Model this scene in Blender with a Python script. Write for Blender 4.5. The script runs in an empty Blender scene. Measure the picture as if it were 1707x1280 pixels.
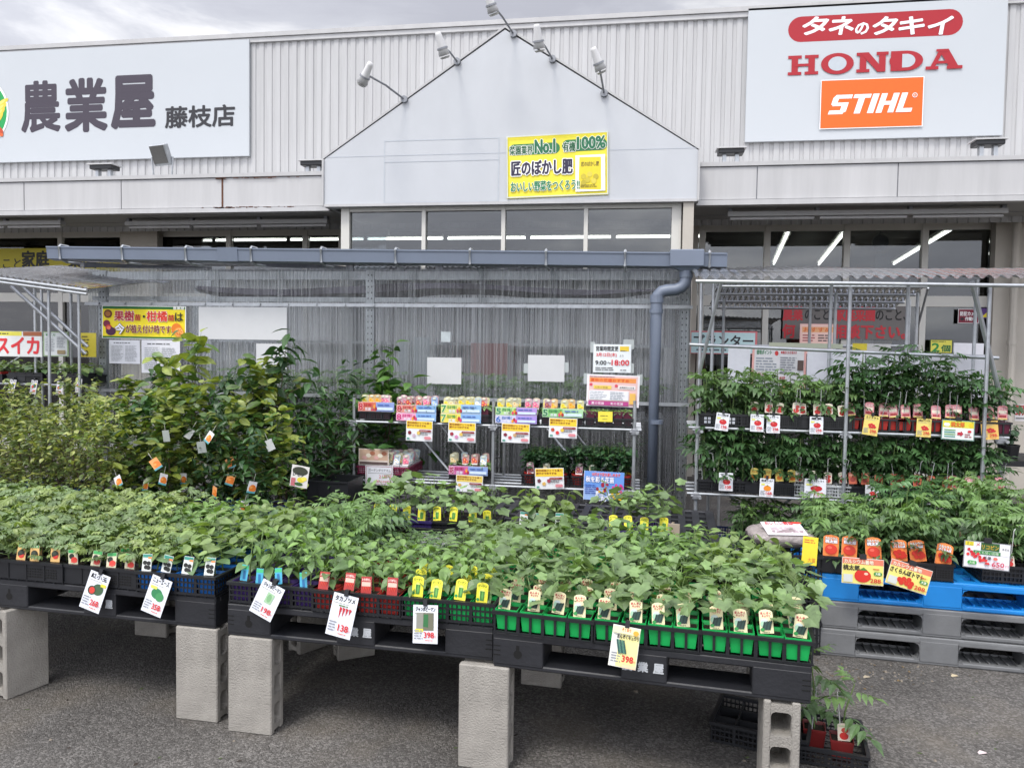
import bpy, math, random
from mathutils import Matrix, Vector
random.seed(7)
R = math.radians
SC = bpy.context.scene
COL = SC.collection
# ------------------------------------------------------------------ camera
FPX, YAW, PITCH, ROLL, CAMH = 1275.0, R(9), R(2.5), R(.86), 1.55
PW, PH = 1707, 1280
_F = Vector((-math.sin(YAW)*math.cos(PITCH), math.cos(YAW)*math.cos(PITCH), -math.sin(PITCH)))
_R0 = Vector((math.cos(YAW), math.sin(YAW), 0)); _U0 = _R0.cross(_F)
_R = _R0*math.cos(ROLL)+_U0*math.sin(ROLL); _U = _R.cross(_F)
cd = bpy.data.cameras.new('camera'); cam = bpy.data.objects.new('camera', cd); COL.objects.link(cam)
cd.sensor_width = 36; cd.lens = FPX/PW*36; cd.clip_end = 500; cd.clip_start = .05
m = Matrix((_R, _U, -_F)).transposed().to_4x4(); m.translation = (0, 0, CAMH)
cam.matrix_world = m
SC.camera = cam
# ------------------------------------------------------------------ sky, sun, exposure
SUN_EL, SUN_ROT = R(58), R(205)
w = bpy.data.worlds.new("World"); SC.world = w; w.use_nodes = True
nt = w.node_tree; N = nt.nodes; Lk = nt.links
bg = N['Background']
sky = N.new('ShaderNodeTexSky'); sky.sky_type = 'NISHITA'; sky.sun_disc = False
sky.sun_elevation = SUN_EL; sky.sun_rotation = SUN_ROT; sky.dust_density = 2.5
tc = N.new('ShaderNodeTexCoord'); mp = N.new('ShaderNodeMapping'); mp.inputs['Scale'].default_value = (1, 1, 3.2)
n1 = N.new('ShaderNodeTexNoise'); n1.inputs['Scale'].default_value = 3.4; n1.inputs['Detail'].default_value = 9; n1.inputs['Roughness'].default_value = .58; n1.inputs['Distortion'].default_value = .35
cr = N.new('ShaderNodeValToRGB')
e = cr.color_ramp.elements; e[0].position = .36; e[0].color = (6.4, 6.5, 7.3, 1); e[1].position = .66; e[1].color = (11.6, 11.6, 11.9, 1)
x_ = e.new(.5); x_.color = (7.5, 7.65, 8.4, 1)
mx = N.new('ShaderNodeMix'); mx.data_type = 'RGBA'; mx.inputs[0].default_value = .93
Lk.new(tc.outputs['Generated'], mp.inputs[0]); Lk.new(mp.outputs[0], n1.inputs['Vector']); Lk.new(n1.outputs['Fac'], cr.inputs[0])
# the cloud layer is brighter round the hidden sun, behind the camera
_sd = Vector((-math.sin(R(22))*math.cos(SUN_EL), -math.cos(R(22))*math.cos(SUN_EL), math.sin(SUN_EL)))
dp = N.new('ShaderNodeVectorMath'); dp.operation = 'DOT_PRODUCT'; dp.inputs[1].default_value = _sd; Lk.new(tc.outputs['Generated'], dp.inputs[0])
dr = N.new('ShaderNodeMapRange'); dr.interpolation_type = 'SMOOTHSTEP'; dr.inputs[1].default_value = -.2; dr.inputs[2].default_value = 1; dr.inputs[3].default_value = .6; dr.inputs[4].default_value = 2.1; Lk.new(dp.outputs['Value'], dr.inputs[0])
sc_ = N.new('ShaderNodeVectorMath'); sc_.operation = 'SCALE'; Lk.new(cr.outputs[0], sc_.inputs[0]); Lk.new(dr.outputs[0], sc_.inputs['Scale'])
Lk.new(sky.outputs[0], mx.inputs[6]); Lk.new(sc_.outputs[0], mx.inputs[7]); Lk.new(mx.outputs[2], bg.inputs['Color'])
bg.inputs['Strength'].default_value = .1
sd = bpy.data.lights.new('sun', 'SUN'); sd.energy = 1.5; sd.angle = R(14); sd.color = (1, .95, .87)
so = bpy.data.objects.new('sun', sd); COL.objects.link(so)
# light comes from behind the camera, a little to the left
so.rotation_euler = (R(90)-SUN_EL, 0, R(-22))
SC.view_settings.view_transform = 'Standard'; SC.view_settings.look = 'None'; SC.view_settings.gamma = 1
SC.view_settings.exposure = 0.46
SC.cycles.max_bounces = 8; SC.cycles.transparent_max_bounces = 24; SC.cycles.caustics_reflective = False
SC.cycles.sample_clamp_indirect = 4

# ------------------------------------------------------------------ pixel -> place helpers (photograph pixels)
def ray(x, y): return _F*FPX + _R*(x-PW/2) - _U*(y-PH/2)
def aY(x, y, Y):
    d = ray(x, y); return Vector((0, 0, CAMH)) + d*(Y/d.y)
def aZ(x, y, z):
    d = ray(x, y); return Vector((0, 0, CAMH)) + d*((z-CAMH)/d.z)
def rY(x0, y0, x1, y1, Y):
    l = aY(x0, (y0+y1)/2, Y); r = aY(x1, (y0+y1)/2, Y); t = aY((x0+x1)/2, y0, Y); b = aY((x0+x1)/2, y1, Y)
    return (l.x, r.x, b.z, t.z)

# ------------------------------------------------------------------ materials
def lin(c):
    if isinstance(c, str):
        c = tuple(int(c[i:i+2], 16)/255 for i in (0, 2, 4))
        c = tuple(v/12.92 if v < .04045 else ((v+.055)/1.055)**2.4 for v in c)
    return c
MATS = {}
def mat(name, col, rough=.6, var=.12, scale=8., bump=0., metal=0., bscale=None, spec=.5, stretch=None, emis=0., coat=0.):
    if name in MATS: return MATS[name]
    col = lin(col)
    M = bpy.data.materials.new(name); M.use_nodes = True; t = M.node_tree; n = t.nodes; l = t.links
    p = n['Principled BSDF']; p.inputs['Roughness'].default_value = rough; p.inputs['Metallic'].default_value = metal
    p.inputs['Specular IOR Level'].default_value = spec
    p.inputs['Base Color'].default_value = (*col, 1); M.diffuse_color = (*col, 1)
    if var or bump:
        c = n.new('ShaderNodeTexCoord'); mpp = n.new('ShaderNodeMapping'); l.new(c.outputs['Object'], mpp.inputs[0])
        if stretch: mpp.inputs['Scale'].default_value = stretch
    if var:
        nz = n.new('ShaderNodeTexNoise'); nz.inputs['Scale'].default_value = scale; nz.inputs['Detail'].default_value = 6; nz.inputs['Roughness'].default_value = .65
        l.new(mpp.outputs[0], nz.inputs['Vector'])
        r = n.new('ShaderNodeMapRange'); r.inputs[1].default_value = .25; r.inputs[2].default_value = .75
        r.inputs[3].default_value = 1-var; r.inputs[4].default_value = 1+var
        l.new(nz.outputs['Fac'], r.inputs[0])
        v = n.new('ShaderNodeVectorMath'); v.operation = 'SCALE'; v.inputs[0].default_value = col
        l.new(r.outputs[0], v.inputs['Scale']); l.new(v.outputs[0], p.inputs['Base Color'])
    if bump:
        nb = n.new('ShaderNodeTexNoise'); nb.inputs['Scale'].default_value = bscale or scale*6; nb.inputs['Detail'].default_value = 4
        l.new(mpp.outputs[0], nb.inputs['Vector'])
        b = n.new('ShaderNodeBump'); b.inputs['Strength'].default_value = bump; b.inputs['Distance'].default_value = .01
        l.new(nb.outputs['Fac'], b.inputs['Height']); l.new(b.outputs[0], p.inputs['Normal'])
    if emis:
        p.inputs['Emission Color'].default_value = (*col, 1); p.inputs['Emission Strength'].default_value = emis
    if coat: p.inputs['Coat Weight'].default_value = coat
    MATS[name] = M; return M
def ink(hexcol):
    return mat('print_'+hexcol, hexcol, .55, 0.05, 30)
def leafmat(name, col, under=None, transl=.28):
    if name in MATS: return MATS[name]
    M = bpy.data.materials.new(name); M.use_nodes = True; t = M.node_tree; n = t.nodes; l = t.links
    p = n['Principled BSDF']; p.inputs['Roughness'].default_value = .38; p.inputs['Specular IOR Level'].default_value = .6
    oi = n.new('ShaderNodeObjectInfo'); c = n.new('ShaderNodeTexCoord')
    nz = n.new('ShaderNodeTexNoise'); nz.inputs['Scale'].default_value = 22; nz.inputs['Detail'].default_value = 3
    l.new(c.outputs['Object'], nz.inputs['Vector'])
    a = n.new('ShaderNodeMath'); a.operation = 'MULTIPLY_ADD'; a.inputs[1].default_value = .35; l.new(oi.outputs['Random'], a.inputs[0])
    b = n.new('ShaderNodeMath'); b.operation = 'MULTIPLY_ADD'; b.inputs[1].default_value = 1.5; b.inputs[2].default_value = -.05
    l.new(nz.outputs['Fac'], b.inputs[0]); l.new(b.outputs[0], a.inputs[2])     # value multiplier
    v = n.new('ShaderNodeVectorMath'); v.operation = 'SCALE'; v.inputs[0].default_value = col; l.new(a.outputs[0], v.inputs['Scale'])
    l.new(v.outputs[0], p.inputs['Base Color'])
    tr = n.new('ShaderNodeBsdfTranslucent')
    v2 = n.new('ShaderNodeVectorMath'); v2.operation = 'MULTIPLY'; v2.inputs[1].default_value = (1.25, 1.3, .5); l.new(v.outputs[0], v2.inputs[0]); l.new(v2.outputs[0], tr.inputs['Color'])
    ms = n.new('ShaderNodeMixShader'); ms.inputs[0].default_value = transl
    l.new(p.outputs[0], ms.inputs[1]); l.new(tr.outputs[0], ms.inputs[2]); l.new(ms.outputs[0], n['Material Output'].inputs['Surface'])
    bn = n.new('ShaderNodeTexNoise'); bn.inputs['Scale'].default_value = 90; l.new(c.outputs['Object'], bn.inputs['Vector'])
    bb = n.new('ShaderNodeBump'); bb.inputs['Strength'].default_value = .35; bb.inputs['Distance'].default_value = .004
    l.new(bn.outputs['Fac'], bb.inputs['Height']); l.new(bb.outputs[0], p.inputs['Normal'])
    M.diffuse_color = (*col, 1); MATS[name] = M; return M

# ------------------------------------------------------------------ mesh builder
class MB:
    def __init__(s): s.v = []; s.f = []; s.m = []; s.mats = []
    def mi(s, m_):
        if m_ not in s.mats: s.mats.append(m_)
        return s.mats.index(m_)
    def add(s, vs, fs, m_=None, T=None):
        k = len(s.v); i = s.mi(m_)
        if T is not None: vs = [T @ Vector(v) for v in vs]
        s.v += [tuple(v) for v in vs]; s.f += [tuple(k+j for j in f) for f in fs]; s.m += [i]*len(fs)
    def box(s, x0, x1, y0, y1, z0, z1, m_=None, T=None):
        if x0 > x1: x0, x1 = x1, x0
        if y0 > y1: y0, y1 = y1, y0
        if z0 > z1: z0, z1 = z1, z0
        s.add([(x0,y0,z0),(x1,y0,z0),(x1,y1,z0),(x0,y1,z0),(x0,y0,z1),(x1,y0,z1),(x1,y1,z1),(x0,y1,z1)],
              [(3,2,1,0),(4,5,6,7),(0,1,5,4),(1,2,6,5),(2,3,7,6),(3,0,4,7)], m_, T)
    def bevbox(s, x0, x1, y0, y1, z0, z1, b, m_=None, T=None):
        # chamfered box
        vs = []; X = (x0, x1); Y = (y0, y1); Z = (z0, z1); idx = {}
        for i in (0, 1):
            for j in (0, 1):
                for k in (0, 1):
                    sx = 1 if i == 0 else -1; sy = 1 if j == 0 else -1; sz = 1 if k == 0 else -1
                    idx[i,j,k,0] = len(vs); vs.append((X[i], Y[j]+sy*b, Z[k]+sz*b))
                    idx[i,j,k,1] = len(vs); vs.append((X[i]+sx*b, Y[j], Z[k]+sz*b))
                    idx[i,j,k,2] = len(vs); vs.append((X[i]+sx*b, Y[j]+sy*b, Z[k]))
        fs = []
        for a in (0, 1):
            fs.append(tuple(idx[a,j,k,0] for j, k in ((0,0),(1,0),(1,1),(0,1))))
            fs.append(tuple(idx[i,a,k,1] for i, k in ((0,0),(1,0),(1,1),(0,1))))
            fs.append(tuple(idx[i,j,a,2] for i, j in ((0,0),(1,0),(1,1),(0,1))))
        for a in (0, 1):
            for c in (0, 1):
                fs.append((idx[a,c,0,0], idx[a,c,1,0], idx[a,c,1,1], idx[a,c,0,1]))
                fs.append((idx[a,0,c,0], idx[a,1,c,0], idx[a,1,c,2], idx[a,0,c,2]))
                fs.append((idx[0,a,c,1], idx[1,a,c,1], idx[1,a,c,2], idx[0,a,c,2]))
        for i in (0, 1):
            for j in (0, 1):
                for k in (0, 1): fs.append((idx[i,j,k,0], idx[i,j,k,1], idx[i,j,k,2]))
        s.add(vs, fs, m_, T)
    def tube(s, p0, p1, r, m_=None, n=8, r1=None, caps=True):
        p0 = Vector(p0); p1 = Vector(p1); d = (p1-p0); r1 = r if r1 is None else r1
        if d.length < 1e-6: return
        q = d.to_track_quat('Z', 'Y').to_matrix(); vs = []
        for i in range(n):
            a = 2*math.pi*i/n; c = Vector((math.cos(a), math.sin(a), 0)); vs.append(p0+q@(c*r)); vs.append(p1+q@(c*r1))
        fs = [(2*i, 2*((i+1) % n), 2*((i+1) % n)+1, 2*i+1) for i in range(n)]
        if caps: fs += [tuple(2*i for i in reversed(range(n))), tuple(2*i+1 for i in range(n))]
        s.add(vs, fs, m_)
    def path(s, pts, r, m_=None, n=8, radii=None):
        pts = [Vector(p) for p in pts]; vs = []; fs = []
        for k, p in enumerate(pts):
            d = (pts[min(k+1, len(pts)-1)]-pts[max(k-1, 0)]); q = d.to_track_quat('Z', 'Y').to_matrix()
            rr = radii[k] if radii else r
            for i in range(n):
                a = 2*math.pi*i/n; vs.append(p+q@Vector((math.cos(a)*rr, math.sin(a)*rr, 0)))
        for k in range(len(pts)-1):
            for i in range(n):
                j = (i+1) % n; fs.append((k*n+i, k*n+j, (k+1)*n+j, (k+1)*n+i))
        fs += [tuple(reversed(range(n))), tuple(range((len(pts)-1)*n, len(pts)*n))]
        s.add(vs, fs, m_)
    def mesh(s, name, smooth=False):
        me = bpy.data.meshes.new(name); me.from_pydata(s.v, [], s.f)
        for m_ in s.mats:
            if m_ is not None: me.materials.append(m_)
        me.polygons.foreach_set('material_index', s.m)
        if smooth: me.polygons.foreach_set('use_smooth', [True]*len(s.f))
        me.update(); return me
    def build(s, name, parent=None, smooth=False, fix=True):
        me = s.mesh(name, smooth)
        if fix:
            import bmesh
            b = bmesh.new(); b.from_mesh(me); bmesh.ops.recalc_face_normals(b, faces=b.faces); b.to_mesh(me); b.free()
        return link(name, me, parent)
def link(name, me, parent=None, loc=None, rz=None, T=None):
    o = bpy.data.objects.new(name, me); COL.objects.link(o)
    if parent: o.parent = parent
    if loc is not None: o.location = loc
    if rz is not None: o.rotation_euler = (0, 0, rz)
    if T is not None: o.matrix_local = T
    return o
def tag(o, label=None, cat=None, group=None, kind=None):
    if label: o['label'] = label
    if cat: o['category'] = cat
    if group: o['group'] = group
    if kind: o['kind'] = kind
    return o
def thing(name, label, cat, loc=(0, 0, 0), rz=0, group=None):
    o = bpy.data.objects.new(name, None); COL.objects.link(o); o.location = loc; o.rotation_euler = (0, 0, rz)
    o.empty_display_size = .1
    return tag(o, label, cat, group)

# ------------------------------------------------------------------ lettering / printed art
_G = {}
def glyphs(text):
    if text in _G: return _G[text]
    cu = bpy.data.curves.new('t', 'FONT'); cu.body = text; cu.resolution_u = 2
    o = bpy.data.objects.new('t', cu); COL.objects.link(o)
    bpy.context.view_layer.update()
    me = bpy.data.meshes.new_from_object(o.evaluated_get(bpy.context.evaluated_depsgraph_get()))
    v = [(a.co.x, a.co.y) for a in me.vertices]; f = [tuple(p.vertices) for p in me.polygons]
    bpy.data.objects.remove(o); bpy.data.curves.remove(cu); bpy.data.meshes.remove(me)
    xs = [a[0] for a in v] or [0, 1]; ys = [a[1] for a in v] or [0, 1]
    x0, x1, y0, y1 = min(xs), max(xs), min(ys), max(ys)
    _G[text] = ([((a-x0)/(x1-x0+1e-9), (b-y0)/(y1-y0+1e-9)) for a, b in v], f); return _G[text]
class Art(MB):
    def __init__(s, z=.001, dz=.0004): super().__init__(); s.z = z; s.dz = dz
    def poly(s, pts, c, z=None):
        if z is None: s.z += s.dz; z = s.z
        s.add([(x, y, z) for x, y in pts], [tuple(range(len(pts)))], ink(c))
    def rect(s, x0, y0, x1, y1, c): s.poly([(x0, y0), (x1, y0), (x1, y1), (x0, y1)], c)
    def frame(s, x0, y0, x1, y1, t, c):
        s.rect(x0, y0, x1, y0+t, c); s.rect(x0, y1-t, x1, y1, c); s.rect(x0, y0+t, x0+t, y1-t, c); s.rect(x1-t, y0+t, x1, y1-t, c)
    def disc(s, cx, cy, rx, ry, c, n=18, a0=0, a1=360, rot=0):
        pts = []
        for i in range(n if a1-a0 >= 360 else n+1):
            a = R(a0+(a1-a0)*i/n); x, y = rx*math.cos(a), ry*math.sin(a)
            pts.append((cx+x*math.cos(rot)-y*math.sin(rot), cy+x*math.sin(rot)+y*math.cos(rot)))
        s.poly(pts, c)
    def pill(s, x0, y0, x1, y1, c, n=8):
        r = (y1-y0)/2; cy = (y0+y1)/2
        pts = [(x1-r+r*math.cos(R(-90+180*i/n)), cy+r*math.sin(R(-90+180*i/n))) for i in range(n+1)]
        pts += [(x0+r+r*math.cos(R(90+180*i/n)), cy+r*math.sin(R(90+180*i/n))) for i in range(n+1)]
        s.poly(pts, c)
    def text(s, t, x0, y0, x1, y1, c, bold=0., outline=None, ow=0., shear=0., rise=0., n=6):
        if outline:
            s.text(t, x0, y0, x1, y1, outline, bold+ow, shear=shear, rise=rise, n=10)
        v, f = glyphs(t); h = y1-y0; w_ = x1-x0
        offs = [(0, 0)] + ([(bold*h*math.cos(2*math.pi*i/n), bold*h*math.sin(2*math.pi*i/n)) for i in range(n)] if bold else [])
        s.z += s.dz
        for i, (dx, dy) in enumerate(offs):
            z = s.z; s.z += .00006
            s.add([(x0+a*w_+dx+shear*b*h, y0+b*h+dy+rise*a*w_, z) for a, b in v], f, ink(c))
    def lines(s, x0, y0, x1, y1, n, c, fill=.45, seed=1):
        # rows of tiny print too small to read: broken rules
        rr = random.Random(seed); h = (y1-y0)/n
        for i in range(n):
            y = y1-(i+1)*h+h*.3; x = x0; end = x0+(x1-x0)*rr.uniform(.7, 1)
            s.z += s.dz
            while x < end:
                l_ = min(h*rr.uniform(.8, 3.2), end-x); s.poly([(x, y), (x+l_, y), (x+l_, y+h*fill), (x, y+h*fill)], c, s.z); x += l_+h*.35
def face(x, y, z, yaw=0, tilt=0, rot=0):
    return Matrix.Translation((x, y, z)) @ Matrix.Rotation(R(yaw), 4, 'Z') @ Matrix.Rotation(R(90+tilt), 4, 'X') @ Matrix.Rotation(R(rot), 4, 'Z')
def sign(name, label, cat, T, w_, h_, base, art=None, t=.004, group=None, part='lettering', backing=None):
    b = MB(); b.box(0, w_, 0, h_, -t, 0, ink(base) if isinstance(base, str) else base)
    o = b.build(name); o.matrix_world = T; tag(o, label, cat, group)
    if art:
        a = Art(z=.0006); art(a, w_, h_); c = a.build(part, o, fix=False)
    return o
def sign_px(name, label, cat, x0, y0, x1, y1, Y, base, art=None, t=.004, rot=0, group=None, yaw=0, tilt=0, part='lettering'):
    X0, X1, Z0, Z1 = rY(x0, y0, x1, y1, Y)
    w_, h_ = X1-X0, Z1-Z0
    T = face((X0+X1)/2, Y, (Z0+Z1)/2, yaw, tilt, rot) @ Matrix.Translation((-w_/2, -h_/2, 0))
    return sign(name, label, cat, T, w_, h_, base, art, t, group, part)
# ================================================================== common materials
white_wall = mat('painted_sheet_metal', (.475, .475, .478), .55, .12, 1.2, stretch=(4, 4, .35))
corr_wall = mat('corrugated_sheet', (.45, .452, .455), .5, .10, 2.5, stretch=(5, 5, .3))
sign_white = mat('sign_face', (.49, .52, .545), .35, .02, 1)
trim_m = mat('trim_metal', (.45, .45, .45), .5, .1, 5)
soffit_m = mat('soffit_board', (.34, .34, .34), .8, .06, 2)
beige = mat('beige_render', (.46, .43, .38), .85, .08, 3, bump=.2)
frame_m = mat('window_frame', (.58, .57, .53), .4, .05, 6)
dark_in = mat('store_interior', (.10, .088, .075), .9, .15, .8)
steel = mat('galvanised_steel', (.42, .44, .46), .38, .18, 18, metal=.65)
steel_d = mat('weathered_steel', (.24, .25, .27), .5, .2, 14, metal=.5)
pipe_m = mat('grey_pvc', (.155, .185, .245), .42, .06, 5)
black_pl = mat('black_plastic', (.012, .013, .016), .42, .25, 14)
pallet_bk = mat('black_recycled_plastic', (.017, .018, .022), .5, .35, 6, bump=.15, bscale=60)
pallet_gr = mat('grey_recycled_plastic', (.16, .165, .17), .55, .18, 7, bump=.1, bscale=50)
pallet_bl = mat('blue_plastic', (.012, .22, .62), .4, .1, 6)
tubeglow = mat('lit_tube', (1, .96, .86), .5, 0, emis=5.5)
paper = mat('white_paper', (.58, .59, .60), .8, .04, 6)

def ground_mat():
    M = bpy.data.materials.new('asphalt'); M.use_nodes = True; t = M.node_tree; n = t.nodes; l = t.links; p = n['Principled BSDF']
    c = n.new('ShaderNodeTexCoord')
    v = n.new('ShaderNodeTexVoronoi'); v.inputs['Scale'].default_value = 120; v.inputs['Randomness'].default_value = 1; l.new(c.outputs['Object'], v.inputs['Vector'])
    v2 = n.new('ShaderNodeTexVoronoi'); v2.inputs['Scale'].default_value = 230; l.new(c.outputs['Object'], v2.inputs['Vector'])
    s = n.new('ShaderNodeSeparateColor'); l.new(v.outputs['Color'], s.inputs[0])
    r = n.new('ShaderNodeValToRGB'); e = r.color_ramp.elements
    e[0].position = 0; e[0].color = (.082, .076, .07, 1); e[1].position = 1; e[1].color = (.215, .20, .185, 1)
    a = e.new(.62); a.color = (.135, .127, .118, 1); b_ = e.new(.9); b_.color = (.20, .19, .178, 1)
    l.new(s.outputs[0], r.inputs[0])
    nz = n.new('ShaderNodeTexNoise'); nz.inputs['Scale'].default_value = 1.3; nz.inputs['Detail'].default_value = 8; l.new(c.outputs['Object'], nz.inputs['Vector'])
    m2 = n.new('ShaderNodeMapRange'); m2.inputs[1].default_value = .3; m2.inputs[2].default_value = .7; m2.inputs[3].default_value = .58; m2.inputs[4].default_value = 1.32
    l.new(nz.outputs['Fac'], m2.inputs[0])
    # dusty, browner patches
    nz2 = n.new('ShaderNodeTexNoise'); nz2.inputs['Scale'].default_value = 2.2; nz2.inputs['Detail'].default_value = 7; l.new(c.outputs['Object'], nz2.inputs['Vector'])
    d = n.new('ShaderNodeMapRange'); d.inputs[1].default_value = .52; d.inputs[2].default_value = .72; l.new(nz2.outputs['Fac'], d.inputs[0])
    mm = n.new('ShaderNodeMix'); mm.data_type = 'RGBA'; l.new(d.outputs[0], mm.inputs[0]); l.new(r.outputs[0], mm.inputs[6]); mm.inputs[7].default_value = (.18, .155, .122, 1)
    mmf = n.new('ShaderNodeMath'); mmf.operation = 'MULTIPLY'; mmf.inputs[1].default_value = .55; l.new(d.outputs[0], mmf.inputs[0]); l.new(mmf.outputs[0], mm.inputs[0])
    vm = n.new('ShaderNodeVectorMath'); vm.operation = 'SCALE'; l.new(mm.outputs[2], vm.inputs[0]); l.new(m2.outputs[0], vm.inputs['Scale'])
    l.new(vm.outputs[0], p.inputs['Base Color']); p.inputs['Roughness'].default_value = .85; p.inputs['Specular IOR Level'].default_value = .3
    ad = n.new('ShaderNodeMath'); ad.operation = 'ADD'; l.new(v.outputs['Distance'], ad.inputs[0]); l.new(v2.outputs['Distance'], ad.inputs[1])
    b = n.new('ShaderNodeBump'); b.invert = True; b.inputs['Strength'].default_value = .9; b.inputs['Distance'].default_value = .006
    l.new(ad.outputs[0], b.inputs['Height']); l.new(b.outputs[0], p.inputs['Normal']); return M
g = MB(); g.add([(-120, -60, 0), (120, -60, 0), (120, 160, 0), (-120, 160, 0)], [(0, 1, 2, 3)], ground_mat())
tag(g.build('ground', fix=False), kind='structure')

def poly_mat(name, clear, tint, rough, haze):
    M = bpy.data.materials.new(name); M.use_nodes = True; t = M.node_tree; n = t.nodes; l = t.links
    n.remove(n['Principled BSDF'])
    c = n.new('ShaderNodeTexCoord'); mp_ = n.new('ShaderNodeMapping'); mp_.inputs['Scale'].default_value = (26, 26, .22); l.new(c.outputs['Object'], mp_.inputs[0])
    nz = n.new('ShaderNodeTexNoise'); nz.inputs['Scale'].default_value = 2.2; nz.inputs['Detail'].default_value = 5; l.new(mp_.outputs[0], nz.inputs['Vector'])
    tr = n.new('ShaderNodeBsdfTransparent'); tr.inputs[0].default_value = (*tint, 1)
    rf = n.new('ShaderNodeBsdfRefraction'); rf.inputs['IOR'].default_value = 1.12; rf.inputs['Roughness'].default_value = .05; rf.inputs[0].default_value = (*tint, 1)
    gl = n.new('ShaderNodeBsdfGlossy'); gl.inputs['Roughness'].default_value = rough
    df = n.new('ShaderNodeBsdfDiffuse'); df.inputs[0].default_value = (.58, .60, .62, 1)
    m1 = n.new('ShaderNodeMixShader'); m1.inputs[0].default_value = clear; l.new(rf.outputs[0], m1.inputs[1]); l.new(tr.outputs[0], m1.inputs[2])
    mr = n.new('ShaderNodeMapRange'); mr.inputs[1].default_value = .40; mr.inputs[2].default_value = .72; mr.inputs[3].default_value = haze*.3; mr.inputs[4].default_value = haze*2.6
    l.new(nz.outputs['Fac'], mr.inputs[0])
    m2 = n.new('ShaderNodeMixShader'); l.new(mr.outputs[0], m2.inputs[0]); l.new(m1.outputs[0], m2.inputs[1]); l.new(df.outputs[0], m2.inputs[2])
    fr = n.new('ShaderNodeFresnel'); fr.inputs[0].default_value = 1.5
    m3 = n.new('ShaderNodeMixShader'); l.new(fr.outputs[0], m3.inputs[0]); l.new(m2.outputs[0], m3.inputs[1]); l.new(gl.outputs[0], m3.inputs[2])
    l.new(m3.outputs[0], n['Material Output'].inputs['Surface']); return M
polycarb = poly_mat('clear_corrugated_plastic', .74, (.95, .97, .97), .12, .13)
polyback = poly_mat('back_corrugated_plastic', .85, (.93, .95, .95), .12, .62)
roofpoly = poly_mat('roof_corrugated_plastic', .85, (.88, .89, .99), .15, .12)
def glass_mat():
    M = bpy.data.materials.new('window_glass'); M.use_nodes = True; t = M.node_tree; n = t.nodes; l = t.links; n.remove(n['Principled BSDF'])
    tr = n.new('ShaderNodeBsdfTransparent'); tr.inputs[0].default_value = (.62, .66, .68, 1)
    gl = n.new('ShaderNodeBsdfGlossy'); gl.inputs['Roughness'].default_value = .01
    fr = n.new('ShaderNodeFresnel'); fr.inputs[0].default_value = 1.9
    m_ = n.new('ShaderNodeMixShader'); l.new(fr.outputs[0], m_.inputs[0]); l.new(tr.outputs[0], m_.inputs[1]); l.new(gl.outputs[0], m_.inputs[2])
    l.new(m_.outputs[0], n['Material Output'].inputs['Surface']); return M
glass = glass_mat()
def corrugated(b, x0, x1, period, amp, m_, zfun, yfun, steps=8):
    # sheet running along x; zfun(k)->(x,y,z) handled by caller through two edges
    n = int((x1-x0)/period*steps)
    vs = []; fs = []
    for i in range(n+1):
        x = x0+(x1-x0)*i/n; d = amp*math.sin(2*math.pi*(x-x0)/period)
        for e_ in (0, 1): vs.append((x, yfun(x, e_)+(d if yfun is not None else 0), zfun(x, e_)))
    for i in range(n): fs.append((2*i, 2*i+2, 2*i+3, 2*i+1))
    b.add(vs, fs, m_)

# ================================================================== the store
YW, YC, YG, YS = 9.6, 8.6, 8.4, 10.0
ZT = 5.66; ZC0 = 3.17; ZC1 = aY(450, 288, YC).z
XL, XR = -16.0, 9.0
store = thing('garden_store', 'long white garden store with corrugated upper wall, gabled porch and glass front', 'building', (0, 0, 0))
# upper corrugated wall with real ribs
b = MB(); per = .115; n = int((XR-XL)/per); vs = []; fs = []
for i in range(n):
    x = XL+i*per
    for dx, dy in ((0, 0), (.062, 0), (.070, .014), (.107, .014)):
        vs.append((x+dx, YW+dy, 3.1)); vs.append((x+dx, YW+dy, ZT-.06))
for i in range(len(vs)//2-1): fs.append((2*i, 2*i+2, 2*i+3, 2*i+1))
b.add(vs, fs, corr_wall); b.build('upper_wall', store, fix=False)
b = MB(); b.box(XL, XR, YW-.05, YW+.25, ZT-.055, ZT, trim_m); b.box(XL, XR, YW-.03, YW+.2, ZT-.115, ZT-.06, white_wall); b.build('parapet_cap', store)
b = MB(); b.box(XL, XR, YW+.03, 24, ZT-.5, ZT-.4, soffit_m); b.box(XL, XL+.2, YW+.03, 24, 0, ZT-.5, beige); b.box(XR-.2, XR, YW+.03, 24, 0, ZT-.5, beige); b.build('roof', store)
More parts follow.
